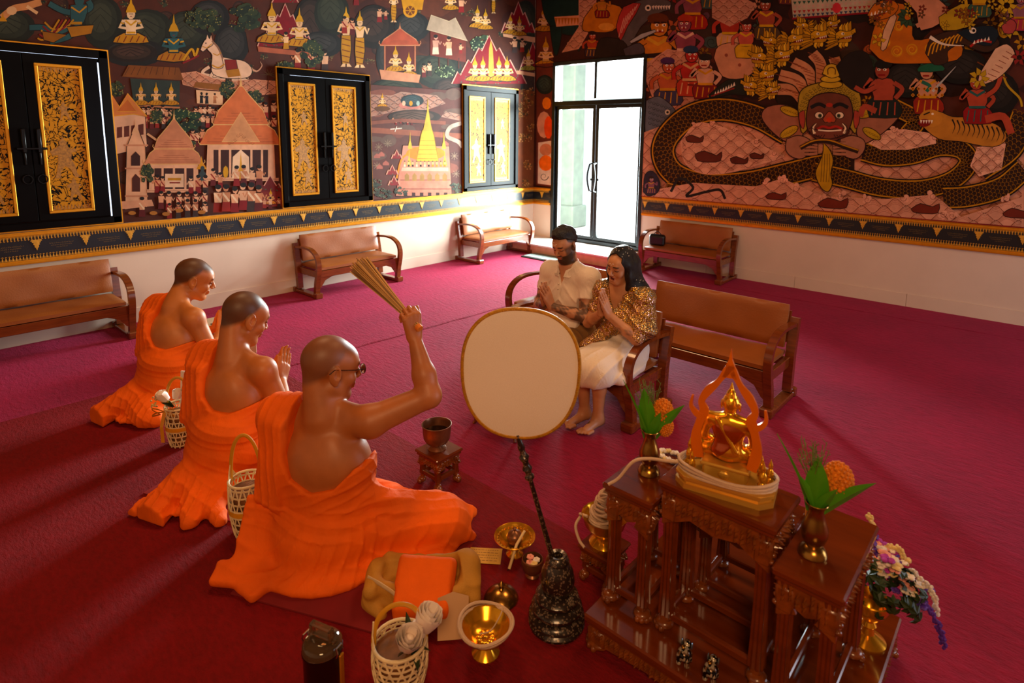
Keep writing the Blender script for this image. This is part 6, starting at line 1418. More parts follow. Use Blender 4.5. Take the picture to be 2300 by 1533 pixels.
    def swirl(s, x, y, r, col, w=1.6, turns=1.6, sg=1):
        s.line([(x+r*(1-t/22)*math.cos(sg*t*turns*.2856), y+r*(1-t/22)*math.sin(sg*t*turns*.2856)) for t in range(20)], w, col, taper=True)
    def waves(s, pts, base='D09880', ln='6E3E32', hi='E8BEA8', sx=34, sy=13, amp=7, sm=0):
        P = spline(list(pts)+[pts[0]], sm)[:-1] if sm else pts; s.poly(P, base); A = np.array(P); x0, y0 = A.min(0); x1, y1 = A.max(0)
        def inside(x, y):
            c = False; n = len(P)
            for i in range(n):
                a, b = P[i], P[i-1]
                if (a[1] > y) != (b[1] > y) and x < (b[0]-a[0])*(y-a[1])/(b[1]-a[1])+a[0]: c = not c
            return c
        row = 0; y = y0+4
        while y < y1+sy:
            for rep in range(4):
                run = []; x = x0
                while x < x1:
                    yy = y+rep*3.0+amp*math.sin((x/sx+row*.5)*6.283)*(1-.12*rep)
                    if inside(x, yy): run.append((x, yy))
                    else:
                        if len(run) > 2: s.line(run, 1.3 if rep == 0 else .8, ln if rep == 0 else 'A8705E')
                        run = []
                    x += 5
                if len(run) > 2: s.line(run, 1.3 if rep == 0 else .8, ln if rep == 0 else 'A8705E')
            x = x0+(row % 2)*sx*.5+sx*.7
            while x < x1:
                yy = y+amp*math.sin((x/sx+row*.5)*6.283)
                if inside(x, yy) and inside(x+5, yy-5) and inside(x-5, yy+5): s.swirl(x, yy, 5.5, hi, 2.2); s.swirl(x, yy, 5.5, ln, .8)
                x += sx*1.0
            y += sy+amp*.3; row += 1
    def foam(s, pts, r=5, col='DDA893'):
        for p in pts:
            for i in range(5): s.ell(p[0]+s.rnd.uniform(-r, r), p[1]+s.rnd.uniform(-r, r), r*s.rnd.uniform(.4, .8), r*s.rnd.uniform(.4, .8), col, 7)
            s.swirl(p[0], p[1], r, '6A362C', 1.1)
    def roof(s, x, y, w, h, col, edge='B98A3A', tiers=2, body=None):
        for t in range(tiers):
            f = 1-.34*t; yy = y-h*.42*t; s.shape([(x-w*f/2-3, yy), (x-w*f*.42, yy-h*.30), (x-w*f*.16, yy-h*.62), (x, yy-h*.85), (x+w*f*.16, yy-h*.62), (x+w*f*.42, yy-h*.30), (x+w*f/2+3, yy)], col, edge, 1.8)
            for i in range(4): s.line([(x-w*f*(.42-.08*i), yy-h*.06*(i+1)), (x+w*f*(.42-.08*i), yy-h*.06*(i+1))], .8, '8A4A34')
            for q in (-1, 1): s.line([(x+q*w*f/2, yy), (x+q*(w*f/2+5), yy-5), (x+q*(w*f/2+4), yy-10)], 1.6, edge)
        s.spire(x, y-h*.42*(tiers-1)-h*.8, h*.35, 3, edge)
    def temple(s, x, y, w, h, roofc='B85A3A', body='D9A48C', tiers=2, cols=4, dark='3A1A14'):
        bh = h*.45; s.poly([(x-w*.46, y), (x-w*.44, y-bh), (x+w*.44, y-bh), (x+w*.46, y)], body); s.poly([(x-w*.36, y-4), (x-w*.36, y-bh*.85), (x+w*.36, y-bh*.85), (x+w*.36, y-4)], dark)
        for i in range(cols+1): cx = x-w*.42+w*.84*i/cols; s.poly([(cx-2.4, y), (cx-2.4, y-bh), (cx+2.4, y-bh), (cx+2.4, y)], body)
        s.roof(x, y-bh, w*1.06, h*.62, roofc, 'D9B07A', tiers); s.poly([(x-w*.5, y+4), (x-w*.5, y-3), (x+w*.5, y-3), (x+w*.5, y+4)], body); s.line([(x-w*.5, y), (x+w*.5, y)], .8, '8A5A48')
    def zig(s, x, y, w, h, n=2, col='7E1420', edge='D9A9A0'):
        P = [(x-w/2, y)]; 
        for i in range(n): P += [(x-w/2+w*.5*(i+.55)/(n+.5), y-h*(i+1)/(n+1)), (x-w/2+w*.5*(i+.8)/(n+.5), y-h*(i+.72)/(n+1))]
        P.append((x, y-h)); P += [(2*x-p[0], p[1]) for p in P[-2::-1]]
        s.poly(P, col); s.line(P, 2.4, edge)
        for i in range(int(w*h/260)):
            a, b = s.rnd.uniform(-.4, .4), s.rnd.uniform(0, .5); s.ell(x+w*a, y-h*b*(1-abs(a)*1.4), 1.5, 1.5, '4A5A48', 5)
    def flames(s, x, y, r, n, col='C79A2A', dk='4A2E08', a0=0, a1=360):
        for i in range(n):
            a = R(a0+(a1-a0)*i/max(1, n-1)); c, q = math.cos(a), math.sin(a); b = a+.5
            s.shape([(x+r*.3*c-r*.18*q, y+r*.3*q+r*.18*c), (x+r*.8*math.cos(b), y+r*.8*math.sin(b)), (x+r*1.1*c, y+r*1.1*q), (x+r*.6*math.cos(a-.25), y+r*.6*math.sin(a-.25)), (x+r*.3*c+r*.18*q, y+r*.3*q-r*.18*c)], col, dk, 1)
    def scaled(s, path, wd, base='2A160C', sc='7A5414', edge='B8862A', n=5, belly=None):
        P = spline(path, 8); A = [np.array(p) for p in P]; s.line(P, wd, base)
        nr = []
        for i in range(len(A)):
            t = A[min(i+1, len(A)-1)]-A[max(i-1, 0)]; t = t/(np.linalg.norm(t)+1e-9); nr.append(np.array([-t[1], t[0]]))
        acc = 0; row = 0; step = wd/n*.85
        for i in range(1, len(A)):
            d = np.linalg.norm(A[i]-A[i-1]); t = (A[i]-A[i-1])/(d+1e-9); m = 0
            while acc < d:
                c = A[i-1]+t*acc; r = wd/n*.5
                for k in range(n+row % 2):
                    o = (k-(n-1+row % 2)/2)*wd/n*.92
                    if abs(o) > wd*.42: continue
                    p = c+nr[i]*o; s.line([tuple(p+nr[i]*r*math.cos(q)*.95-t*r*math.sin(q)*1.2) for q in (0, .6, 1.2, 1.94, 2.54, 3.14)], 1.5, sc)
                acc += step; row += 1
            acc -= d
        for q in (-1, 1):
            s.line([tuple(A[i]+nr[i]*q*wd*.5) for i in range(len(A))], 2.2, '140A06'); s.line([tuple(A[i]+nr[i]*q*wd*.43) for i in range(len(A))], 3.0, edge)
    def build(s, parent, m):
        mb = MB(); mb.v = s.V; mb.f = s.F; mb.c = s.C
        me = bpy.data.meshes.new('mural'); me.from_pydata(s.V, [], s.F); me.materials.append(m)
        at = me.color_attributes.new('Col', 'FLOAT_COLOR', 'CORNER'); arr = np.repeat(np.array([(*c, 1.) for c in s.C], np.float32), 3, axis=0); at.data.foreach_set('color', arr.ravel())
        o = bpy.data.objects.new('mural', me); COL.objects.link(o); o.parent = parent; o['label'] = 'painted temple mural'; return o
M_paint = mat('mural_paint', 'FFFFFF', .75, spec=.2, var=.22, vscale=9, attr='Col', bump=.03, bscale=300)
# ---- left wall
p = Paint('L')
p.raw([(Y0, .962), (YW, .962), (YW, 4.49), (Y0, 4.49)], p.tone(lin('4A2316')), 0)
rn = p.rnd
for i in range(60): p.rock(rn.uniform(-620, 0), rn.uniform(-200, 430), rn.uniform(16, 50), rn.uniform(10, 34), rn.choice((('1C1614', '2C2320', '3A2C28'), ('1E221C', '2A3028', '363C32'), ('3A2018', '4A2A1E', '583424'))))
for x, y, h in ((-60, 40, 100), (-330, 330, 110), (-430, 200, 120), (-520, 380, 110)): p.sitter(x, y, h)
p.temple(-400, 440, 130, 150); p.temple(-540, 470, 120, 140); p.crowd(-560, -330, 500, 12, 50); p.zig(-180, 20, 120, 90)
for i in range(70): p.ell(rn.uniform(-20, 1190), rn.uniform(-30, 420), rn.uniform(18, 60), rn.uniform(10, 34), rn.choice(('54281A', '42201A', '5A2E1E', '3C1C16', '4E2A20')), 12)
for i in range(110):
    x, y = rn.uniform(-10, 1200), rn.uniform(-20, 400)
    if rn.random() < .5: p.rock(x, y, rn.uniform(10, 26), rn.uniform(8, 20), rn.choice((('2A1A16', '38241E', '442C24'), ('24241F', '30302A', '3A382E'), ('3A2018', '4A2A1E', '583424'))))
    else: p.tree(x, y, rn.uniform(8, 18), rn.uniform(7, 13), rn.choice((('1E261E', '28322A', '323C2E'), ('2E2A1C', '3C3624', '4A4028'))), '76684A', 8)
for x, y, a, b in ((20, 60, 60, 40), (230, 50, 46, 60), (330, 70, 60, 50), (300, 118, 70, 32), (420, 70, 50, 46), (470, 40, 46, 40), (520, 100, 40, 46), (700, 60, 44, 70), (745, 30, 40, 52), (720, 100, 50, 30), (840, 60, 46, 50), (985, 160, 54, 40), (925, 60, 40, 34), (1180, 60, 30, 60), (1195, 200, 26, 60), (890, 200, 60, 26), (1010, 200, 40, 26), (870, 130, 26, 50)):
    p.rock(x, y, a, b, rn.choice((('1C1614', '2C2320', '3A2C28'), ('1C1C1E', '2A2A2C', '363638'), ('1E221C', '2A3028', '363C32'))))
# top-left: flying blue figure, seated figures, horse
p.line(spline([(4, 40), (30, 20), (60, 14), (92, 4)], 4), 16, 'C98E62'); p.spire(6, 48, 22, 10, 'B8862C'); p.ell(26, 24, 12, 10, 'E0B890', 10); p.line([(60, 14), (84, 30)], 7, 'E0B890')
for q in ([(168, 30), (140, 24), (110, 8)], [(190, 26), (204, 16), (198, 2)], [(160, 60), (128, 72), (96, 62), (66, 62)], [(178, 66), (150, 84), (112, 94)]): p.line(spline(q, 4), 15, '14100E'); p.line(spline(q, 4), 12, '2E5560')
p.shape([(158, 12), (196, 10), (192, 40), (182, 56), (160, 54)], '2E5560', sm=2); p.ell(178, 2, 11, 12, '2E5560', 10); p.line([(160, 16), (178, 28), (194, 14)], 4, 'B8862C'); p.line([(160, 52), (184, 52)], 6, 'B8862C')
for k in range(5): p.line(spline([(165-8*k, 44), (150-10*k, 60+5*k), (120-6*k, 66+6*k), (100-4*k, 50+9*k)], 4), 4, ('B8862C', '7E1E20')[k % 2])
p.shape([(150, 60), (210, 56), (205, 76), (160, 84)], 'A8742A'); p.shape([(95, 70), (150, 78), (120, 96), (98, 90)], '8A5A1E')
p.sitter(294, 98, 112, 'EBD2B4'); p.rock(298, 118, 56, 22, ('221814', '33261F', '42302A'))
p.sitter(390, 138, 108, '2E5864', 'A8742A'); p.line(spline([(410, 136), (430, 110), (438, 126), (445, 108)], 5), 5, 'C79A34'); p.line(spline([(410, 142), (432, 132), (447, 124)], 5), 4, '7E1E20')
for q in ([(470, 150), (456, 160), (460, 168), (500, 172)], [(540, 168), (556, 176), (520, 178)], [(480, 160), (474, 176), (506, 180)]): p.line(spline(q, 4), 9, '1A0E0A'); p.line(spline(q, 4), 7, 'E2C2AE')
p.line(spline([(558, 150), (576, 160), (588, 148), (584, 138)], 5), 5, 'C9A08C', taper=True)
p.shape([(474, 140), (490, 128), (520, 132), (550, 138), (566, 156), (556, 174), (510, 176), (478, 166)], 'E2C2AE', sm=3)
p.shape([(462, 100), (474, 92), (488, 106), (498, 130), (500, 152), (476, 152), (476, 124), (466, 112)], 'E2C2AE', sm=3)
p.shape([(450, 112), (454, 100), (462, 88), (474, 88), (478, 100), (466, 108), (456, 116)], 'E2C2AE', sm=3); p.poly([(463, 90), (465, 78), (470, 89)], 'E2C2AE'); p.poly([(470, 90), (474, 79), (477, 92)], 'D4AE9A'); p.line(spline([(476, 92), (490, 108), (500, 132)], 4), 4, '8A6A5A')
p.shape([(504, 134), (530, 134), (534, 154), (508, 158)], '7E2420'); p.poly([(506, 158), (536, 154), (540, 170), (512, 174)], 'A8742A'); p.line([(454, 104), (464, 108), (476, 98)], 2, 'B8862C'); p.line(spline([(476, 146), (490, 152), (504, 144)], 4), 3, 'B8862C'); p.line(spline([(478, 120), (488, 124), (496, 118)], 4), 2, 'B8862C'); p.ell(462, 97, 1.8, 1.6, '201410', 6)
p.tree(548, 40, 40, 32, trunk=(14, 78)); p.tree(470, 46, 30, 26, trunk=(10, 40)); p.tree(440, 40, 26, 22)
# red pavilion with two crowned figures
p.zig(640, 104, 124, 96, 3); p.poly([(578, 104), (700, 118), (700, 128), (580, 116)], 'A8604A'); p.sitter(610, 96, 96); p.sitter(672, 104, 88); p.folk(642, 110, 40, 'E6C29C', 'B8862C')
p.crowd(655, 745, 160, 3, 50); 
# stage, shadow play, cloud band
p.waves([(405, 164), (440, 160), (480, 176), (520, 182), (570, 178), (622, 182), (625, 210), (580, 214), (520, 206), (450, 200), (410, 190)], sx=26, sy=8, amp=4)
p.poly([(274, 172), (288, 146), (402, 152), (412, 180)], '7A4A22'); 
for i in range(9): p.line([(280+i*14, 168), (290+i*13, 150)], 1.2, '4A2A12')
p.poly([(292, 176), (404, 182), (402, 240), (300, 234)], '2E3A38'); p.line([(298, 236), (404, 242)], 4, 'B07A5A')
for x in (316, 350, 384): p.sitter(x, 236, 52, 'E0B890', 'B8862C', pose=1)
p.poly([(434, 196), (440, 184), (502, 190), (506, 204)], '8A5A2A'); p.poly([(440, 202), (500, 206), (500, 236), (442, 232)], 'E4BFA0'); p.folk(452, 232, 26, '14100E', '14100E'); p.folk(464, 233, 26, '1E1A2A', '14100E'); p.folk(482, 232, 24, 'B07A5A', 'A06A4A')
p.tree(262, 200, 20, 18); p.tree(510, 200, 18, 20); p.tree(572, 220, 20, 18); p.line([(604, 160), (600, 200)], 2, '4A2A1C')
for k in range(7): p.line([(604, 168), (604+22*math.cos(k*.5-.2), 168-20*math.sin(k*.5-.2)+6)], 2.2, '5A4A34', taper=True)
p.crowd(306, 390, 268, 8, 30); p.crowd(320, 385, 288, 5, 32); p.crowd(434, 515, 268, 8, 30); p.crowd(450, 510, 284, 5, 32); p.crowd(560, 620, 264, 4, 40); p.crowd(568, 622, 300, 3, 40)
p.tree(412, 268, 40, 28, ('16281E', '1E3626', '243E2A'), '9AA06A', 30, trunk=(2, 40)); p.crowd(372, 400, 314, 2, 36); p.crowd(425, 460, 326, 3, 40)
# monastery buildings
p.shape([(246, 262), (300, 252), (326, 262), (330, 330), (262, 346)], 'DDB49C'); 
for i in range(4): p.poly([(262+i*16, 286-i*2), (274+i*16, 284-i*2), (274+i*16, 308-i*2), (262+i*16, 310-i*2)], '5A2A20')
p.shape([(244, 262), (252, 214), (268, 240), (286, 210), (330, 262), (300, 256)], 'C9814E', 'D9A040', 2.4); p.shape([(262, 250), (286, 222), (306, 250)], 'B86A3A', 'D9A040', 1.6)
p.line([(330, 300), (362, 322), (352, 332)], 5, 'C9A07E'); p.tree(350, 262, 16, 18)
p.shape([(280, 470), (284, 330), (296, 300), (304, 286), (314, 300), (326, 330), (332, 462)], 'DDB094', w=1.4); p.poly([(294, 372), (294, 350), (304, 340), (314, 350), (314, 372)], '3A1A14'); p.poly([(296, 430), (296, 400), (304, 390), (314, 400), (314, 430)], '4A2218')
for y in (326, 378, 440): p.line([(280, y), (332, y)], 3.5, 'C08A70')
p.spire(304, 300, 34, 9, 'D9B090'); p.poly([(268, 470), (270, 452), (340, 448), (345, 462)], 'D4A288')
p.tree(398, 322, 40, 22); p.temple(390, 428, 122, 132, 'C08468', 'DDB096', 2); p.poly([(370, 420), (370, 390), (412, 390), (412, 420)], 'E8C8B0'); p.line([(376, 402), (406, 402)], 6, 'B8862C'); p.line([(380, 410), (404, 410)], 3, '7E2420')
p.tree(330, 390, 16, 22); p.temple(540, 402, 170, 172, 'C4714A', 'E0B49A', 2, 6); p.shape([(498, 318), (540, 252), (582, 318)], 'C9946E', 'D9B07A', 2.4)
for i in range(9): p.swirl(514+i*6.5, 306-abs(4-i)*-4+rn.uniform(-6, 2), 4, '8A5A3A', 1)
p.poly([(520, 400), (522, 352), (540, 336), (558, 352), (560, 400)], 'F0D4BC'); p.spire(540, 404, 62, 12, 'D0A040'); p.ell(506, 386, 6, 14, 'C79A34', 8)
p.spire(452, 380, 30, 12, 'C9922E'); p.ell(454, 398, 9, 16, '33424A', 10); p.ell(454, 378, 5, 6, '33424A', 8)
p.zig(606, 430, 60, 36, 1, '6A1C1E'); p.poly([(584, 466), (584, 430), (632, 430), (632, 462)], '7A2A24'); p.sitter(607, 458, 36, 'E0B080', 'D98A20'); p.crowd(584, 632, 466, 3, 26)
p.crowd(345, 372, 430, 2, 40); p.crowd(420, 470, 436, 3, 42); p.crowd(470, 500, 420, 2, 40); p.crowd(520, 590, 420, 4, 46)
p.crowd(350, 470, 470, 6, 46); p.crowd(300, 340, 486, 1, 44); p.crowd(370, 470, 488, 5, 40); p.crowd(480, 590, 474, 6, 62)
for x, y in ((296, 478), (344, 478), (372, 480), (402, 472), (452, 476)): p.ell(x, y, 9, 4.5, 'A8743A', 10)
# above and around the middle shutters
p.stander(777, 150, 128, arm=0); p.stander(808, 152, 122, arm=1); p.crowd(762, 800, 78, 2, 40, ); p.tree(700, 120, 26, 30); p.tree(640, 150, 20, 14)
p.poly([(900, -6), (952, -4), (948, 22), (905, 20)], 'C9922E'); p.ell(921, 24, 16, 16, 'C9922E', 14); p.ell(921, 24, 11, 11, '6A3A12', 12)
for k in range(6): p.line([(921, 24), (921+14*math.cos(k*1.05), 24+14*math.sin(k*1.05))], 1.6, 'C9922E')
p.stander(884, 50, 70); p.folk(852, 50, 36); p.folk(866, 44, 24)
p.zig(640, 6, 60, 40, 1); p.folk(800, 12, 40, 'D8A488', '7E1E20'); p.sitter(1012, 22, 52); p.folk(1036, 28, 40)
p.poly([(862, 96), (934, 102), (932, 160), (862, 158)], '5A241C'); p.roof(898, 102, 84, 46, 'A8523E', 'C98A6A', 1); p.sitter(888, 160, 60); p.sitter(918, 172, 56); p.poly([(852, 156), (944, 168), (940, 186), (856, 178)], 'C08A70')
for x in (864, 932): p.line([(x, 100), (x, 160)], 3, 'B8765A')
p.crowd(944, 972, 172, 2, 32)
p.poly([(966, 70), (1046, 92), (1046, 140), (966, 124)], '6A2A20'); p.shape([(958, 66), (968, 34), (1008, 48), (1022, 40), (1050, 92)], 'A8988A', 'C9B8A0', 1.6); p.folk(978, 122, 46, 'C8988A', 'D8C8B8'); p.folk(1008, 124, 44, 'D8A488', 'D8C8B8'); p.folk(1034, 120, 24)
for x in (986, 1006, 1030): p.line([(x, 130), (x, 154)], 3, '4A241C')
p.tree(1000, 160, 22, 14, dots='9AB08A'); p.tree(1082, 100, 26, 22, dots='9AB08A')
p.zig(1098, 188, 168, 108, 3); p.poly([(1096, 180), (1098, 108), (1102, 90), (1106, 108), (1110, 180)], 'C9A050')
for x in (1066, 1084, 1120, 1138): p.sitter(x, 182, 58)
p.sitter(1072, 62, 52); p.sitter(1090, 66, 48); p.stander(1108, 30, 50); p.zig(1164, 74, 76, 70, 2); p.poly([(1128, 72), (1202, 84), (1202, 96), (1130, 82)], 'D0A084'); p.sitter(1146, 76, 46); p.sitter(1166, 80, 46); p.crowd(1150, 1178, 120, 2, 36)
p.zig(1196, 160, 60, 66, 1); p.sitter(1186, 158, 50, cloth='8A8A3A'); p.poly([(1160, 158), (1212, 166), (1212, 174), (1160, 166)], 'D0A084')
# golden stupa city between the shutters
p.poly([(832, 190), (1040, 205), (1040, 440), (832, 448)], '583430', 0)
for i in range(26): p.ell(rn.uniform(836, 1034), rn.uniform(200, 430), rn.uniform(14, 34), rn.uniform(6, 14), rn.choice(('6A3E36', '4E2E2C', '7A4A40', '5E4A44')), 10)
p.waves([(832, 212), (880, 214), (900, 206), (980, 214), (1000, 232), (960, 246), (890, 250), (832, 262)], '9E8078', '4A2E2E', 'C9A89E', 22, 7, 3); p.waves([(1000, 250), (1036, 258), (1036, 272), (990, 262)], '9E8078', '4A2E2E', 'C9A89E', 18, 6, 3)
p.ell(920, 236, 26, 9, 'B0706A', 14); p.rock(925, 226, 26, 14, ('1E2A30', '2A3A40', '344850')); p.sitter(858, 240, 32, cloth='C9922E'); p.ell(858, 244, 18, 6, '5A3A22', 12)
for x, c in ((906, 'D8B09A'), (922, 'C9922E'), (938, '8AA0A0')): p.ell(x, 232, 4, 6, c, 8)
p.rock(930, 262, 60, 16, ('2E2420', '4A3A34', '5A463E')); p.crowd(876, 930, 278, 6, 14); p.line([(832, 292), (1040, 306)], 12, '8A5444'); p.line([(832, 276), (900, 270), (1000, 276)], 8, '7A4A3E')
p.line([(876, 290), (902, 288)], 2.5, 'C8C4C0'); p.line([(890, 284), (886, 296)], 2, 'C8C4C0')
p.line(spline([(1036, 276), (1010, 286), (1004, 306), (1028, 318), (1038, 330)], 5), 9, 'A89A94')
for x, y in ((850, 330), (870, 322), (1020, 350), (1024, 390), (846, 372)):
    for k in range(8): p.line([(x, y), (x+9*math.cos(k*.785), y+9*math.sin(k*.785))], 1, '8A7A6A')
for x, y in ((846, 350), (856, 346), (1000, 322), (852, 374), (866, 366)): p.poly([(x-7, y+5), (x-7, y), (x, y-6), (x+7, y), (x+7, y+5)], 'A0625A')
p.shape([(888, 440), (896, 380), (904, 326), (1008, 328), (1014, 440)], 'C08474', w=1.4); p.poly([(902, 376), (1006, 376), (1006, 384), (900, 384)], 'E0B0A0'); p.line([(898, 404), (1010, 404)], 2, '8A5248'); p.line([(896, 424), (1012, 424)], 2, '8A5248'); p.ell(955, 344, 44, 16, 'D98A3A', 18)
for i in range(6): p.poly([(908+i*17, 406), (908+i*17, 394), (913+i*17, 388), (918+i*17, 394), (918+i*17, 406)], '9A7A4A'); p.poly([(906+i*18, 440), (906+i*18, 432), (914+i*18, 432), (914+i*18, 440)], '3A1A18')
p.shape([(934, 362), (940, 330), (944, 306), (948, 292), (970, 292), (974, 306), (978, 330), (984, 362)], 'C9B24A', '8A6A1E', 1.4); p.poly([(949, 294), (953, 276), (958, 250), (960, 218), (962, 250), (966, 276), (970, 294)], 'C9A84A')
for y in (316, 326, 336, 346, 356): p.line([(942-(y-316)*.14, y), (976+(y-316)*.14, y)], 1.2, '8A7A2A')
for x, y in ((920, 334), (996, 334), (918, 372), (998, 372)): p.spire(x, y, 40, 5, 'C9B24A')
for i in range(11): p.folk(908+i*9, 374, 14, 'E0B080', rn.choice(('D98A20', 'E8D0B8', '1A1410')))
p.line(spline([(890, 400), (900, 360), (916, 344)], 4), 4, 'E08A20')
for x, y, s_ in ((890, 356, 20), (880, 392, 22), (884, 416, 22)): p.zig(x, y, s_*1.2, s_, 1, '7E2426', 'D0A090')
for x, y in ((850, 430), (866, 436), (900, 430), (1022, 420), (1030, 436), (842, 410)): p.tree(x, y, 16, 11, ('2E342E', '3A423A', '464E44'), '6A7260', 10)
p.poly([(1158, 200), (1206, 206), (1206, 420), (1158, 420)], '6E3A1E', 0)
for i in range(16): p.tree(rn.uniform(1164, 1202), rn.uniform(205, 415), 10, 10, ('4A3A22', '6A4A22', '8A5A2A'), 'B88A5A', 6)
for x, y in ((842, 240), (650, 400)): pass
p.build(wl, M_paint)
# ---- right wall
p = Paint('R'); rn = p.rnd; rn.seed(5)
p.raw([(XW, .962), (DX0, .962), (DX0, 4.49), (XW, 4.49)], p.tone(lin('3A1C16')), 0); p.raw([(DX1, .962), (X1, .962), (X1, 4.49), (DX1, 4.49)], p.tone(lin('3A1C16')), 0); p.raw([(DX0, DZ1), (DX1, DZ1), (DX1, 4.49), (DX0, 4.49)], p.tone(lin('3A1C16')), 0)
for i in range(46): p.flames(rn.uniform(2310, 3000), rn.uniform(-250, 300), rn.uniform(16, 34), 8, rn.choice(('8A2E26', 'B8862A', '5A3A4A', '3A4A4A', 'C08A70')), '140A08')
p.waves([(2300, 330), (2500, 300), (2900, 340), (3000, 590), (2300, 516)], 'CC9680', sx=50, sy=16, amp=9)
for i in range(60): p.ell(rn.uniform(1460, 2300), rn.uniform(-20, 260), rn.uniform(20, 60), rn.uniform(14, 40), rn.choice(('2A1614', '421E18', '1E1614', '3A2A22', '52281E')), 12)
for i in range(90):
    x, y = rn.uniform(1450, 2320), rn.uniform(-20, 250); c = rn.choice(('8A2E26', 'B8862A', '5A3A4A', '3A4A4A', 'C08A70', '7A5A1E', 'A85A3A')); r_ = rn.uniform(8, 20)
    if i % 3: p.flames(x, y, r_, 7, c, '140A08')
    else: p.ell(x, y, r_, r_*.7, c, 12, rn.uniform(0, 180)); p.swirl(x, y, r_*.7, '1A0E0A', 1.6)
# strip left of the door
p.poly([(1205, -20), (1243, -20), (1240, 420), (1205, 415)], '6A3428', 0)
for (x, y, h) in ((1226, 150, 70), (1222, 70, 60)): p.sitter(x, y, h)
p.ell(1228, 232, 10, 14, 'E88A3A', 10); p.ell(1222, 280, 16, 30, 'D8A08A', 12); p.ell(1232, 286, 10, 26, 'E85A20', 10); p.poly([(1209, 320), (1238, 316), (1238, 416), (1208, 412)], 'E8D8CC'); p.ell(1226, 336, 14, 14, 'D08A6A', 12); p.ell(1226, 366, 16, 18, 'F07A20', 12); p.swirl(1222, 396, 10, '4A4038', 2)
p.rock(1224, 190, 20, 22, ('1E2A28', '2E3A36', '3A4A44'))
# demons and beasts over the door
def demon(x, y, h, skin, cloth, hair='2A1410', trim='B8862A', face=1, fang=True):
    k = h/10; p.shape([(x-2.4*k, y), (x-2.8*k, y-2.4*k), (x-1.2*k, y-3.6*k), (x+1.4*k, y-3.4*k), (x+3.0*k, y-2.0*k), (x+2.6*k, y)], cloth, w=1.6, sm=2)
    for i in range(4): p.line([(x-2.0*k+i*1.3*k, y-.4*k), (x-1.6*k+i*1.2*k, y-2.6*k)], .22*k, trim)
    p.shape([(x-1.5*k, y-3*k), (x-2.1*k, y-5.6*k), (x-1.0*k, y-6.6*k), (x+1.2*k, y-6.6*k), (x+2.0*k, y-5.4*k), (x+1.4*k, y-3*k)], skin, w=1.6, sm=2)
    for q in (-1, 1): p.line(spline([(x+q*1.8*k, y-5.9*k), (x+q*3.2*k, y-4.8*k), (x+q*(2.6+face*.6)*k, y-(6.6 if q == face else 3.2)*k)], 4), .95*k, '1A0E0A'); p.line(spline([(x+q*1.8*k, y-5.9*k), (x+q*3.2*k, y-4.8*k), (x+q*(2.6+face*.6)*k, y-(6.6 if q == face else 3.2)*k)], 4), .75*k, skin)
    p.line([(x-1.5*k, y-6.3*k), (x, y-5.4*k), (x+1.5*k, y-6.3*k)], .5*k, trim); p.line([(x-1.6*k, y-3.2*k), (x+1.6*k, y-3.2*k)], .5*k, trim)
    p.ell(x+face*.2*k, y-7.9*k, 1.35*k, 1.5*k, '1A0E0A', 12); p.ell(x+face*.2*k, y-7.9*k, 1.2*k, 1.35*k, skin, 12); p.ell(x, y-9.0*k, 1.5*k, .8*k, hair, 12)
    for q in (-.45, .55): p.ell(x+(face*.3+q)*k, y-8.1*k, .3*k, .22*k, 'F0E6D8', 7); p.ell(x+(face*.35+q)*k, y-8.1*k, .12*k, .14*k, '140A08', 6); p.line([(x+(face*.3+q)*k-.4*k, y-8.5*k), (x+(face*.3+q)*k+.4*k, y-8.45*k)], .16*k, '140A08')
    p.line([(x+face*.3*k-.6*k, y-7.2*k), (x+face*.3*k+.6*k, y-7.2*k)], .3*k, '8A1A18')
    if fang: p.poly([(x+face*.3*k-.5*k, y-7.2*k), (x+face*.3*k-.3*k, y-7.6*k), (x+face*.3*k-.2*k, y-7.2*k)], 'F0E6D8'); p.poly([(x+face*.3*k+.5*k, y-7.2*k), (x+face*.3*k+.3*k, y-7.6*k), (x+face*.3*k+.2*k, y-7.2*k)], 'F0E6D8')
for pts in ([(1216, 0), (1300, 0), (1310, 40), (1290, 78), (1250, 70), (1225, 40)], [(1235, 60), (1262, 60), (1254, 118), (1244, 118)], [(1290, 40), (1312, 44), (1304, 108), (1296, 108)]): p.shape(pts, '16302E', sm=3)
p.poly([(1245, 38), (1306, 34), (1300, 56), (1250, 60)], 'D89A7A')
for i in range(8): p.poly([(1246+i*7, 40), (1253+i*7, 40), (1249+i*7, 56)], 'B06A2A')
p.waves([(1300, 0), (1340, 0), (1330, 60), (1300, 110), (1262, 118), (1300, 60)], 'D09A86', sx=24, sy=10, amp=4)
p.shape([(1312, 40), (1340, 10), (1392, 14), (1398, 40), (1376, 70), (1330, 72), (1308, 66)], 'C47A28', sm=3); demon(1352, 40, 56, 'C4803A', '7E1E20'); p.ell(1362, 60, 18, 9, 'D89A4A', 10)
p.shape([(1386, 70), (1410, 20), (1440, 0), (1500, 0), (1506, 20), (1480, 30), (1440, 60), (1410, 110)], '5A5458', sm=3); p.shape([(1384, 60), (1400, 16), (1440, 8), (1410, 60), (1394, 92)], 'A83A3A', sm=2)
for i in range(7): p.line([(1390+i*6, 84-i*10), (1402+i*5, 40-i*5)], 1.4, 'E0B0A0')
p.ell(1456, 18, 7, 7, 'EDE2DA', 10); p.ell(1456, 18, 3.5, 3.5, '201410', 8)
for i in range(7): p.poly([(1464+i*6, 14), (1470+i*6, 12), (1468+i*6, 22)], 'EDE2DA')
demon(1330, 128, 60, 'A8442E', '3A2A3A', face=1); p.shape([(1335, 130), (1350, 86), (1400, 92), (1410, 120), (1380, 132)], '2A1E1A', sm=3)
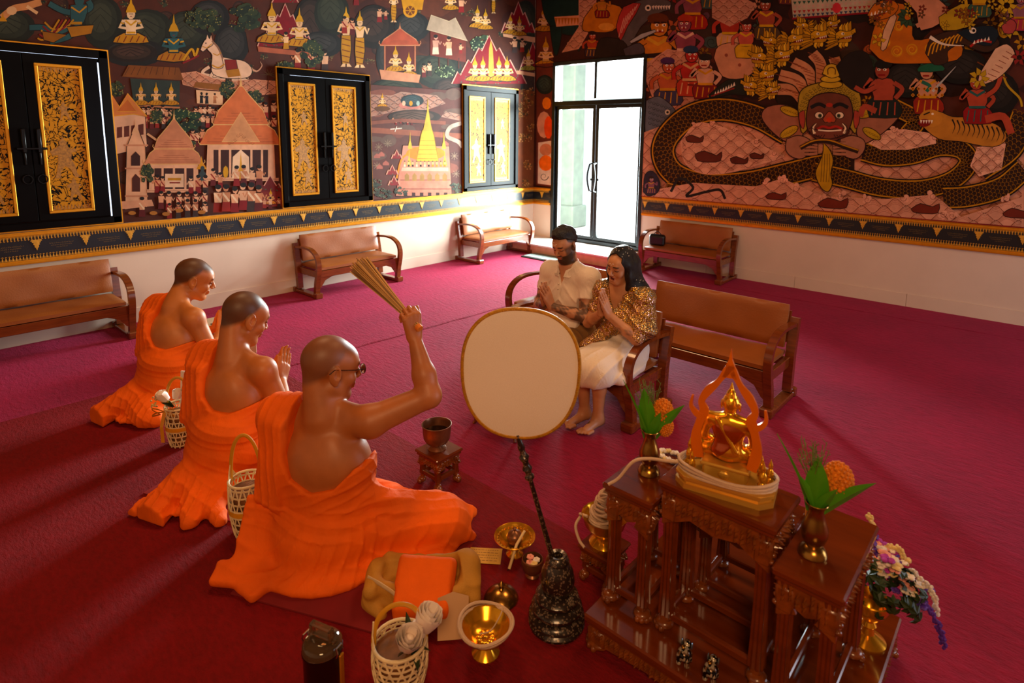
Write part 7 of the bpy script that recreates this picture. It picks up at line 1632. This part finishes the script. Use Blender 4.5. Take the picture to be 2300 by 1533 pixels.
demon(1478, 186, 160, 'C47E36', '4A4A6A', '5A2A12', 'D0A040', 1); p.shape([(1415, 92), (1440, 76), (1472, 66), (1474, 72), (1444, 86), (1418, 98)], 'A8A8B0')
p.shape([(1400, 110), (1436, 96), (1448, 118), (1410, 130)], '4A4450', sm=3); demon(1556, 66, 110, '8A4A5A', '9A2A22', '9A2A22', 'C9922E', 1)
demon(1540, 150, 120, '8A4456', '6A1E1C', 'A83A2A', 'D8B0A0', -1)
p.waves([(1440, 150), (1500, 110), (1560, 120), (1600, 150), (1600, 240), (1540, 260), (1470, 230)], 'C99482', sx=26, sy=11, amp=5)
demon(1500, 236, 110, 'B05A3A', '3A3450', '4A2A5A', face=1); demon(1552, 216, 116, 'A8302A', 'A83A2A', '2A3A5A', 'C9A070', 1); demon(1585, 222, 104, 'D0A08A', '7A1E20', '221A16', 'C9922E', -1, False)
p.line([(1545, 190), (1600, 196), (1580, 230)], 5, '6A1E1C')
# scaly fish and crocodile
p.shape([(1452, 226), (1480, 216), (1512, 240), (1520, 260), (1500, 270), (1470, 296), (1450, 300)], '5A6070', sm=3)
for i in range(6):
    for j in range(5): p.swirl(1460+i*9, 228+j*12+i*3, 4, '20242E', 1.2)
p.ell(1500, 252, 6, 6, 'D8D0C0', 10); p.ell(1500, 252, 3, 3, '181210', 8); p.shape([(1462, 300), (1480, 288), (1478, 302)], 'A83A3A')
p.shape([(1592, 214), (1630, 182), (1680, 160), (1694, 180), (1680, 212), (1640, 212), (1600, 222)], '1E201A', sm=3)
for i in range(8): p.poly([(1604+i*6, 216-i*3), (1610+i*6, 213-i*3), (1608+i*6, 205-i*3)], 'F0E8DC')
p.line([(1598, 216), (1650, 198)], 3, '8A2A26')
# fat demon, others
demon(1640, 110, 110, 'A83A2E', 'C49A7E', '3A1A12', 'C9A02E', 1); p.shape([(1604, 130), (1614, 104), (1650, 96), (1690, 110), (1702, 150), (1670, 176), (1624, 172)], 'C48E72', sm=3); p.ell(1632, 124, 4, 4, '8A4A3A', 8); p.ell(1662, 146, 4, 4, '8A4A3A', 8)
demon(1676, 130, 90, 'B8584A', 'C9A02E', '3A1A12', 'D0A83A', 1); demon(1722, 90, 100, '9A4A38', '4A3A2A', '1E1612', 'C9A02E', -1); demon(1600, 20, 90, '5A5A5E', '3A4A4A'); demon(1770, 10, 80, '8A5A48', '5A2A2A')
p.waves([(1600, 0), (1660, -10), (1700, 10), (1680, 40), (1640, 60), (1600, 40)], 'C99482', sx=24, sy=10, amp=4)
# green boat frieze
p.poly([(1778, 0), (1970, -8), (1966, 26), (1782, 40)], 'B8B0A0')
for r_, c in ((4, '2E5A4A'), (14, 'C9A8A0'), (24, 'A83A3A'), (33, '3A4A6A')):
    for i in range(18): p.poly([(1782+i*10.4, r_-i*.7), (1790+i*10.4, r_-i*.7), (1786+i*10.4, r_+7-i*.7)], c)
p.ell(1880, 18, 10, 12, 'C9404A', 10); p.line([(1780, 42), (1968, 28)], 4, '8A1E2A')
# naga necks and golden heads
p.poly([(1720, 110), (1780, 90), (1880, 90), (1900, 160), (1880, 230), (1800, 260), (1750, 240)], '241408')
for (a, b_) in (((1740, 200), (1812, 236)), ((1752, 168), (1820, 226)), ((1782, 140), (1834, 210)), ((1826, 120), (1846, 200)), ((1874, 130), (1866, 196))):
    m_ = ((a[0]+b_[0])/2+8, (a[1]+b_[1])/2-14); P = spline([b_, m_, a], 10)
    p.line(P, 30, '1A0E08'); p.line(P, 25, 'C08A6A')
    for q in P[::2]: p.line([(q[0]-11, q[1]-2), (q[0]+11, q[1]+5)], 1.5, '7A3E28')
def naga(x, y, s, f=1):
    T = lambda P: [(x+f*u*s, y+v*s) for u, v in P]; dk = '1E1204'
    for i in range(7): c = ('B08420', 'C79A2A', 'A0761A')[i % 3]; u, v = -6-i*1.5, -12+i*5; p.shape(T([(-2, -6+i*2.5), (u-4, v-6+i), (u-15, v-10+i*3), (u-8, v+2+i), (0, i*2.5)]), c, dk, 1.2)
    for i in range(4): p.shape(T([(2+i*6, -10-i), (1+i*6, -20-i*2), (8+i*6, -28-i*2), (9+i*6, -18), (8+i*6, -10-i)]), ('D8B244', 'B08420')[i % 2], dk, 1.2)
    p.shape(T([(-6, -8), (4, -15), (14, -12), (24, -13), (34, -19), (36, -10), (28, -4), (12, 0), (2, 4), (-6, 4)]), 'C79A2A', dk, 1.6); p.shape(T([(2, 4), (14, 3), (28, 2), (25, 9), (12, 12), (-2, 11)]), 'B08420', dk, 1.6)
    p.poly(T([(4, 3), (14, 0), (27, -3), (26, 2), (12, 4)]), '7E1E1A')
    for i in range(4): p.poly(T([(12+i*4, 0-i), (15+i*4, -1-i), (14+i*4, 4-i)]), 'F0E6D0')
    p.ell(x+f*9*s, y-7*s, 3.4*s, 3*s, 'F0E6D0', 8); p.ell(x+f*10*s, y-7*s, 1.5*s, 1.6*s, '140A06', 6); p.swirl(x+f*29*s, y-10*s, 4*s, '4A2E08', 1.3); p.swirl(x-f*2*s, y-1*s, 5*s, '4A2E08', 1.3)
    for i in range(3): p.shape(T([(2+i*6, 11), (0+i*6, 18), (6+i*6, 24-i*2), (8+i*6, 16), (8+i*6, 10)]), ('D8B244', 'B08420')[i % 2], dk, 1.1)
for (x, y, s_, f) in ((1812, 62, .8, -1), (1860, 58, .8, 1), (1740, 96, .9, -1), (1776, 92, 1.05, 1), (1828, 84, 1.1, 1), (1884, 84, 1.1, 1), (1716, 132, 1.0, -1), (1746, 128, 1.05, 1), (1712, 172, 1.0, 1), (1696, 196, .9, -1), (1726, 206, .8, 1)): naga(x, y, s_, f)
# coils of the serpent with the sea between them
p.waves([(1440, 300), (1520, 270), (1640, 250), (1800, 280), (2300, 330), (2300, 516), (1440, 446)], 'CC9680', sx=44, sy=15, amp=8)
p.scaled([(1770, 300), (1700, 262), (1620, 246), (1550, 262), (1502, 306), (1492, 350), (1520, 392), (1590, 414), (1680, 410), (1770, 390), (1850, 372), (1920, 372)], 54)
p.waves([(1530, 318), (1560, 280), (1590, 276), (1640, 290), (1690, 312), (1740, 340), (1762, 352), (1700, 372), (1640, 388), (1580, 390), (1540, 366)], 'DCAC96', sx=38, sy=13, amp=7, sm=3); p.foam([(1562, 282), (1600, 278), (1650, 292), (1700, 318), (1740, 344), (1540, 330)], 6)
for (x, y, s_) in ((1560, 312, 1), (1590, 352, 1.5), (1660, 360, 1), (1700, 350, .8)): p.shape([(x-18*s_, y-4*s_), (x-4*s_, y-9*s_), (x+14*s_, y-2*s_), (x+22*s_, y-8*s_), (x+20*s_, y+6*s_), (x+4*s_, y+8*s_), (x-14*s_, y+6*s_)], '5A261A', sm=2)
p.scaled([(1830, 385), (1900, 400), (1980, 420), (2070, 424), (2140, 404), (2176, 366), (2160, 336), (2110, 330), (2050, 348), (1990, 352), (1940, 340)], 44)
p.scaled([(2300, 380), (2250, 420), (2180, 440), (2120, 444)], 50); p.scaled([(2300, 260), (2270, 330), (2200, 380)], 60)
p.scaled([(1500, 420), (1560, 432), (1640, 428)], 22); p.scaled([(2010, 240), (2060, 270), (2040, 300)], 40)
p.waves([(1960, 296), (2030, 290), (2100, 300), (2104, 322), (2040, 336), (1980, 336), (1950, 320)], 'DCAC96', sx=36, sy=11, amp=6); p.foam([(2020, 300), (2010, 292), (2100, 308), (2190, 320), (2196, 306), (2240, 330), (2248, 320)], 7)
p.waves([(2196, 330), (2260, 322), (2250, 380), (2200, 396), (2180, 372)], 'DCAC96', sx=30, sy=11, amp=6)
p.waves([(1450, 430), (1560, 410), (1700, 418), (1760, 400), (1850, 440), (1990, 446), (2100, 436), (2160, 486), (2300, 440), (2300, 516), (1450, 448)], 'D09C86', sx=50, sy=14, amp=8); p.foam([(1720, 408), (1760, 404), (1790, 422), (1850, 446), (1890, 440), (1950, 448), (2030, 444), (2096, 440), (2120, 480), (2140, 484), (2260, 446)], 8)
for (x, y, s_) in ((1742, 440, 1.1), (1868, 456, 1.6), (2075, 468, 1.5), (2280, 478, 1.5)): p.shape([(x-18*s_, y), (x-4*s_, y-8*s_), (x+14*s_, y-3*s_), (x+24*s_, y-8*s_), (x+22*s_, y+6*s_), (x+4*s_, y+7*s_), (x-14*s_, y+5*s_)], '6A2A1C', sm=2)
p.shape([(1448, 430), (1452, 392), (1470, 384), (1486, 410), (1480, 432), (1460, 440)], '2A1E2E', sm=3); demon(1466, 434, 40, '7A4A5A', '4A2A4A')
p.line(spline([(1510, 430), (1530, 400), (1560, 420), (1545, 440), (1590, 430), (1620, 426), (1632, 446)], 6), 6, '221816'); p.line([(1440, 442), (2300, 512)], 7, '7E2A26')
# the giant with tusks
for sg, pts in ((-1, [(1810, 262), (1770, 236), (1725, 240), (1712, 262), (1730, 290), (1762, 316), (1790, 322), (1806, 300)]), (1, [(1926, 262), (1966, 240), (2010, 236), (2024, 256), (2000, 286), (1966, 312), (1940, 322), (1926, 300)])): p.shape(pts, '9A6652', '2A120C', 2.4, 3)
for x, y, rr in ((1774, 296, -30), (1960, 300, 30), (1776, 250, 20), (1950, 254, -20)):
    p.ell(x, y, 24, 11, '3A2408', 14, rr); p.ell(x, y, 22, 9, 'B89A34', 14, rr)
    for i in range(6): p.swirl(x-15+i*6, y+(i-2.5)*rr*.1, 3.4, '5A4410', 1)
for sg, hx in ((-1, 1795), (1, 1916)):
    p.shape([(hx-26, 312), (hx, 304), (hx+26, 314), (hx+28, 336), (hx+10, 356), (hx-14, 352), (hx-28, 336)], 'A0705C', '2A120C', 2, 3)
    for i in range(4): p.line(spline([(hx+sg*-14, 322+i*8), (hx+sg*-30, 322+i*8), (hx+sg*-44, 326+i*6)], 4), 7.5, '2A120C'); p.line(spline([(hx+sg*-14, 322+i*8), (hx+sg*-30, 322+i*8), (hx+sg*-43, 326+i*6)], 4), 5.6, 'A8765E')
p.shape([(1794, 240), (1800, 206), (1826, 190), (1866, 184), (1908, 190), (1932, 208), (1936, 244), (1928, 280), (1922, 300), (1900, 280), (1830, 280), (1806, 300), (1798, 276)], 'A89038', '2A1A06', 2.4, 3)
for i in range(60):
    a = R(180+180*(i % 20)/19); r_ = 1+.13*(i//20); p.swirl(1866+54*r_*math.cos(a)*.95, 246+44*r_*math.sin(a), 4.2, '4A3A0C', 1.3)
for y, w_, h_ in ((190, 28, 10), (178, 24, 9), (166, 20, 8)): p.ell(1868, y, w_, h_, '3A2808', 16); p.ell(1868, y, w_-2.4, h_-2, 'C0A03A', 16)
p.shape([(1850, 166), (1856, 150), (1870, 144), (1884, 150), (1890, 168), (1870, 176)], 'C9A840', '3A2808', 1.6, 3); p.line(spline([(1862, 168), (1862, 156), (1870, 152), (1878, 156), (1878, 168)], 4), 2.4, '5A3A0C')
p.shape([(1820, 226), (1836, 214), (1866, 208), (1898, 214), (1912, 226), (1918, 258), (1908, 292), (1888, 312), (1864, 318), (1836, 312), (1816, 290), (1814, 256)], '66392C', '1E0C08', 2.4, 3)
p.ell(1865, 298, 44, 16, '55261C', 16); p.shape([(1824, 284), (1836, 292), (1864, 290), (1892, 292), (1904, 282), (1898, 302), (1864, 312), (1832, 304)], '744032', sm=2)
for q in (-1, 1):
    [p.line(spline([(1865+q*(10+6*i), 302+i), (1865+q*(16+7*i), 310-i*2), (1865+q*(24+7*i), 306-i*4)], 4), 1.6, '2A120C') for i in range(4)]
    p.line(spline([(1865+q*8, 240), (1865+q*24, 234), (1865+q*42, 242)], 5), 8, '181416'); p.ell(1865+q*23, 259, 11, 8.5, '2A120C', 12); p.ell(1865+q*23, 259, 9, 7, 'EAD8C0', 12); p.ell(1865+q*21, 260, 4.4, 4.8, '3A4A3A', 10); p.ell(1865+q*21, 260, 2, 2.2, '100806', 8)
    p.line(spline([(1865+q*34, 300), (1865+q*38, 286), (1865+q*30, 276)], 5), 9, '3A2418', taper=True); p.line(spline([(1865+q*33, 300), (1865+q*36, 287), (1865+q*29, 277)], 5), 6.5, 'F0E2C4', taper=True)
    p.shape([(1865+q*56, 248), (1865+q*68, 254), (1865+q*66, 278), (1865+q*58, 290), (1865+q*54, 268)], 'A04438', '2A120C', 1.6, 2); p.swirl(1865+q*42, 296, 10, '3A1A12', 1.8, sg=q)
p.ell(1865, 236, 8, 5, 'A83A2E', 8); p.shape([(1850, 268), (1858, 256), (1865, 250), (1872, 256), (1880, 268), (1874, 276), (1865, 272), (1856, 276)], 'A85038', '2A120C', 1.6, 2); p.ell(1865, 269, 7, 6, 'B8442E', 10)
p.line(spline([(1838, 290), (1850, 284), (1865, 287), (1880, 284), (1894, 290)], 5), 5, 'A8302A'); p.line(spline([(1840, 292), (1865, 294), (1892, 292)], 4), 3, 'EFE4D0')
p.line(spline([(1800, 332), (1830, 318), (1865, 318), (1900, 330), (1930, 340)], 6), 10, '2A160C'); p.line(spline([(1800, 330), (1830, 316), (1865, 315), (1900, 327), (1930, 337)], 6), 3, 'B8862A')
p.shape([(1852, 320), (1866, 336), (1874, 360), (1868, 390), (1872, 412), (1862, 430), (1846, 420), (1834, 390), (1842, 366), (1850, 346)], 'B8922E', '2A1A06', 2, 3)
for i in range(4): p.line(spline([(1850+i*5, 345), (1848+i*6, 375), (1846+i*6, 408)], 4), 1.3, '5A400C')
# right-hand host: wrestler, swordsman, tiger rider, lion, elephant-serpent
p.shape([(1880, 150), (1910, 120), (1950, 120), (1966, 180), (1940, 210), (1900, 190)], '1E1614', sm=3); p.rock(2040, 180, 50, 40, ('141210', '201C1A', '2A2624')); p.rock(2160, 150, 60, 40, ('141210', '201C1A', '2A2624')); p.rock(2240, 210, 50, 50, ('141210', '201C1A', '2A2624'))
demon(1986, 264, 132, 'A04A38', '18201E', '140E0C', 'A04A38', -1, False); p.line(spline([(1968, 196), (1944, 206), (1922, 196)], 4), 13, '1A0E0A'); p.line(spline([(1968, 196), (1944, 206), (1922, 196)], 4), 10, 'A04A38'); p.line(spline([(1970, 250), (1944, 240), (1934, 262)], 4), 13, 'A04A38')
demon(2085, 256, 118, 'C48E72', '8A2A1E', '1E5A42', 'C9922E', -1, False); p.shape([(2066, 150), (2090, 142), (2118, 148), (2120, 160), (2064, 162)], '1E5A42', sm=2); p.line([(2096, 206), (2148, 150)], 6, 'B8BCC0', taper=True); p.line(spline([(2072, 184), (2090, 194), (2082, 206)], 4), 8, '2A6A5A')
for i in range(12): p.ell(2052+(i % 6)*13, 200+(i//6)*14, 4.5, 4.5, 'C9922E', 4); p.ell(2052+(i % 6)*13, 200+(i//6)*14, 2.4, 2.4, '7E1E1A', 4)
p.shape([(2064, 262), (2080, 250), (2110, 250), (2140, 262), (2180, 264), (2240, 280), (2262, 310), (2230, 330), (2160, 318), (2110, 312), (2074, 284)], 'B8803A', sm=3)
for i in range(11): p.line(spline([(2140+i*11, 268+i*2), (2146+i*11, 284+i*2), (2140+i*11, 300+i*2)], 3), 4, '1E140C', taper=True)
p.ell(2092, 266, 26, 20, 'C48A3E', 14); p.ell(2078, 276, 14, 9, '7A1E18', 12)
for i in range(5): p.poly([(2068+i*6, 270), (2073+i*6, 270), (2070+i*6, 278)], 'F0E6D8')
p.ell(2096, 256, 3, 2.6, 'F0E6D8', 7); p.line([(2076, 258), (2090, 252)], 3, '1E140C')
demon(2196, 278, 116, 'A84A36', '8A1E20', '3A1612', '2A5A5A', -1); p.line(spline([(2216, 216), (2240, 196), (2254, 152)], 4), 13, '1A0E0A'); p.line(spline([(2216, 216), (2240, 196), (2254, 152)], 4), 10, 'A84A36'); p.line(spline([(2214, 268), (2254, 262), (2272, 300)], 4), 17, 'A84A36'); p.line(spline([(2250, 150), (2262, 190), (2290, 220), (2296, 240)], 6), 5, 'B89A34'); p.line([(2196, 140), (2262, 176)], 3, '6A3A1E')
p.shape([(1954, 110), (1966, 60), (1990, 20), (2030, 10), (2050, 50), (2056, 90), (2110, 84), (2160, 100), (2150, 136), (2060, 144), (1990, 140)], 'B86A1E', sm=3)
for (x, y, r_) in ((1990, 96, 12), (2016, 116, 13), (2050, 112, 13), (2090, 110, 12), (2120, 112, 11), (2020, 60, 11), (1986, 60, 9)): p.ell(x, y, r_, r_, 'C9922E', 12); p.ell(x, y, r_-3, r_-3, 'B86A1E', 12); p.swirl(x, y, r_-3, 'D8A83A', 2.2)
p.shape([(1986, 70), (2004, 34), (2016, 40), (2002, 80), (1992, 110), (1980, 112)], 'D8B090', sm=2); p.shape([(1950, 36), (1966, 10), (2000, 0), (2020, 14), (2010, 34), (1980, 46)], 'B86A1E', sm=2); p.line([(1954, 40), (1990, 30)], 5, '8A1E1A')
for i in range(5): p.poly([(1956+i*8, 38-i*2), (1962+i*8, 36-i*2), (1960+i*8, 28-i*2)], 'F0E6D8')
p.ell(1986, 12, 5, 5, 'F0E6D8', 8); p.ell(1986, 12, 2.4, 2.4, '140A06', 7); p.flames(2040, 40, 22, 7, '2E4A34', '14100A', 60, 260); p.flames(1975, 90, 16, 6, 'C9A83A')
p.shape([(2030, 0), (2110, 0), (2130, 30), (2120, 50), (2070, 70), (2060, 30)], 'C48A70', sm=2); p.line(spline([(2060, 60), (2100, 40), (2130, 34)], 4), 10, 'C48A70'); p.shape([(2110, 40), (2160, 10), (2200, 20), (2180, 60), (2120, 70)], 'B89A34', sm=2); demon(2200, 40, 90, 'C9A02E', '3A5A4A', '5A2A12')
p.shape([(2080, 120), (2092, 88), (2130, 72), (2190, 68), (2230, 80), (2246, 100), (2220, 118), (2190, 112), (2160, 100), (2130, 116), (2130, 140), (2100, 146)], '3A2418', sm=3)
for i in range(9): p.line(spline([(2086+i*9, 126-i*4), (2092+i*9, 104-i*3), (2100+i*9, 96-i*3)], 3), 3, 'C9922E')
p.shape([(2150, 74), (2186, 62), (2230, 60), (2244, 80), (2226, 104), (2196, 100), (2176, 92)], '16222E', sm=2); p.line(spline([(2090, 84), (2120, 100), (2166, 104)], 5), 8, 'E8E0D4', taper=True); p.ell(2186, 70, 8, 7, 'F0E6D8', 9); p.ell(2188, 70, 3.6, 3.6, '140A06', 8); p.line(spline([(2180, 106), (2200, 92), (2228, 96)], 4), 5, 'A8302A')
for i in range(5): p.poly([(2186+i*8, 100-i*2), (2192+i*8, 99-i*2), (2190+i*8, 91-i*2)], 'F0E6D8')
p.shape([(2236, 110), (2262, 100), (2280, 120), (2270, 150), (2240, 178), (2206, 190), (2200, 170)], 'D8B49A', sm=3)
for i in range(7): p.line([(2212+i*8, 176-i*10), (2232+i*7, 184-i*10)], 1.6, '8A4A34')
p.flames(2200, 176, 22, 8, 'B89A34'); p.flames(2270, 60, 26, 9, 'B89A34'); p.flames(2290, 130, 18, 7, '8A2A2A'); demon(2292, 70, 90, '8A5A6A', 'A83A4A'); p.flames(2262, 14, 22, 8, 'C9A83A'); p.shape([(2250, 60), (2270, 44), (2284, 56), (2276, 76), (2256, 76)], 'A84A4A', sm=2)
for i in range(26): p.flames(rn.uniform(1960, 2300), rn.uniform(-10, 60), rn.uniform(8, 14), 6, rn.choice(('B89A34', '8A5A1E', '5A3A2A', '7A2A26')))
p.build(wr, M_paint)
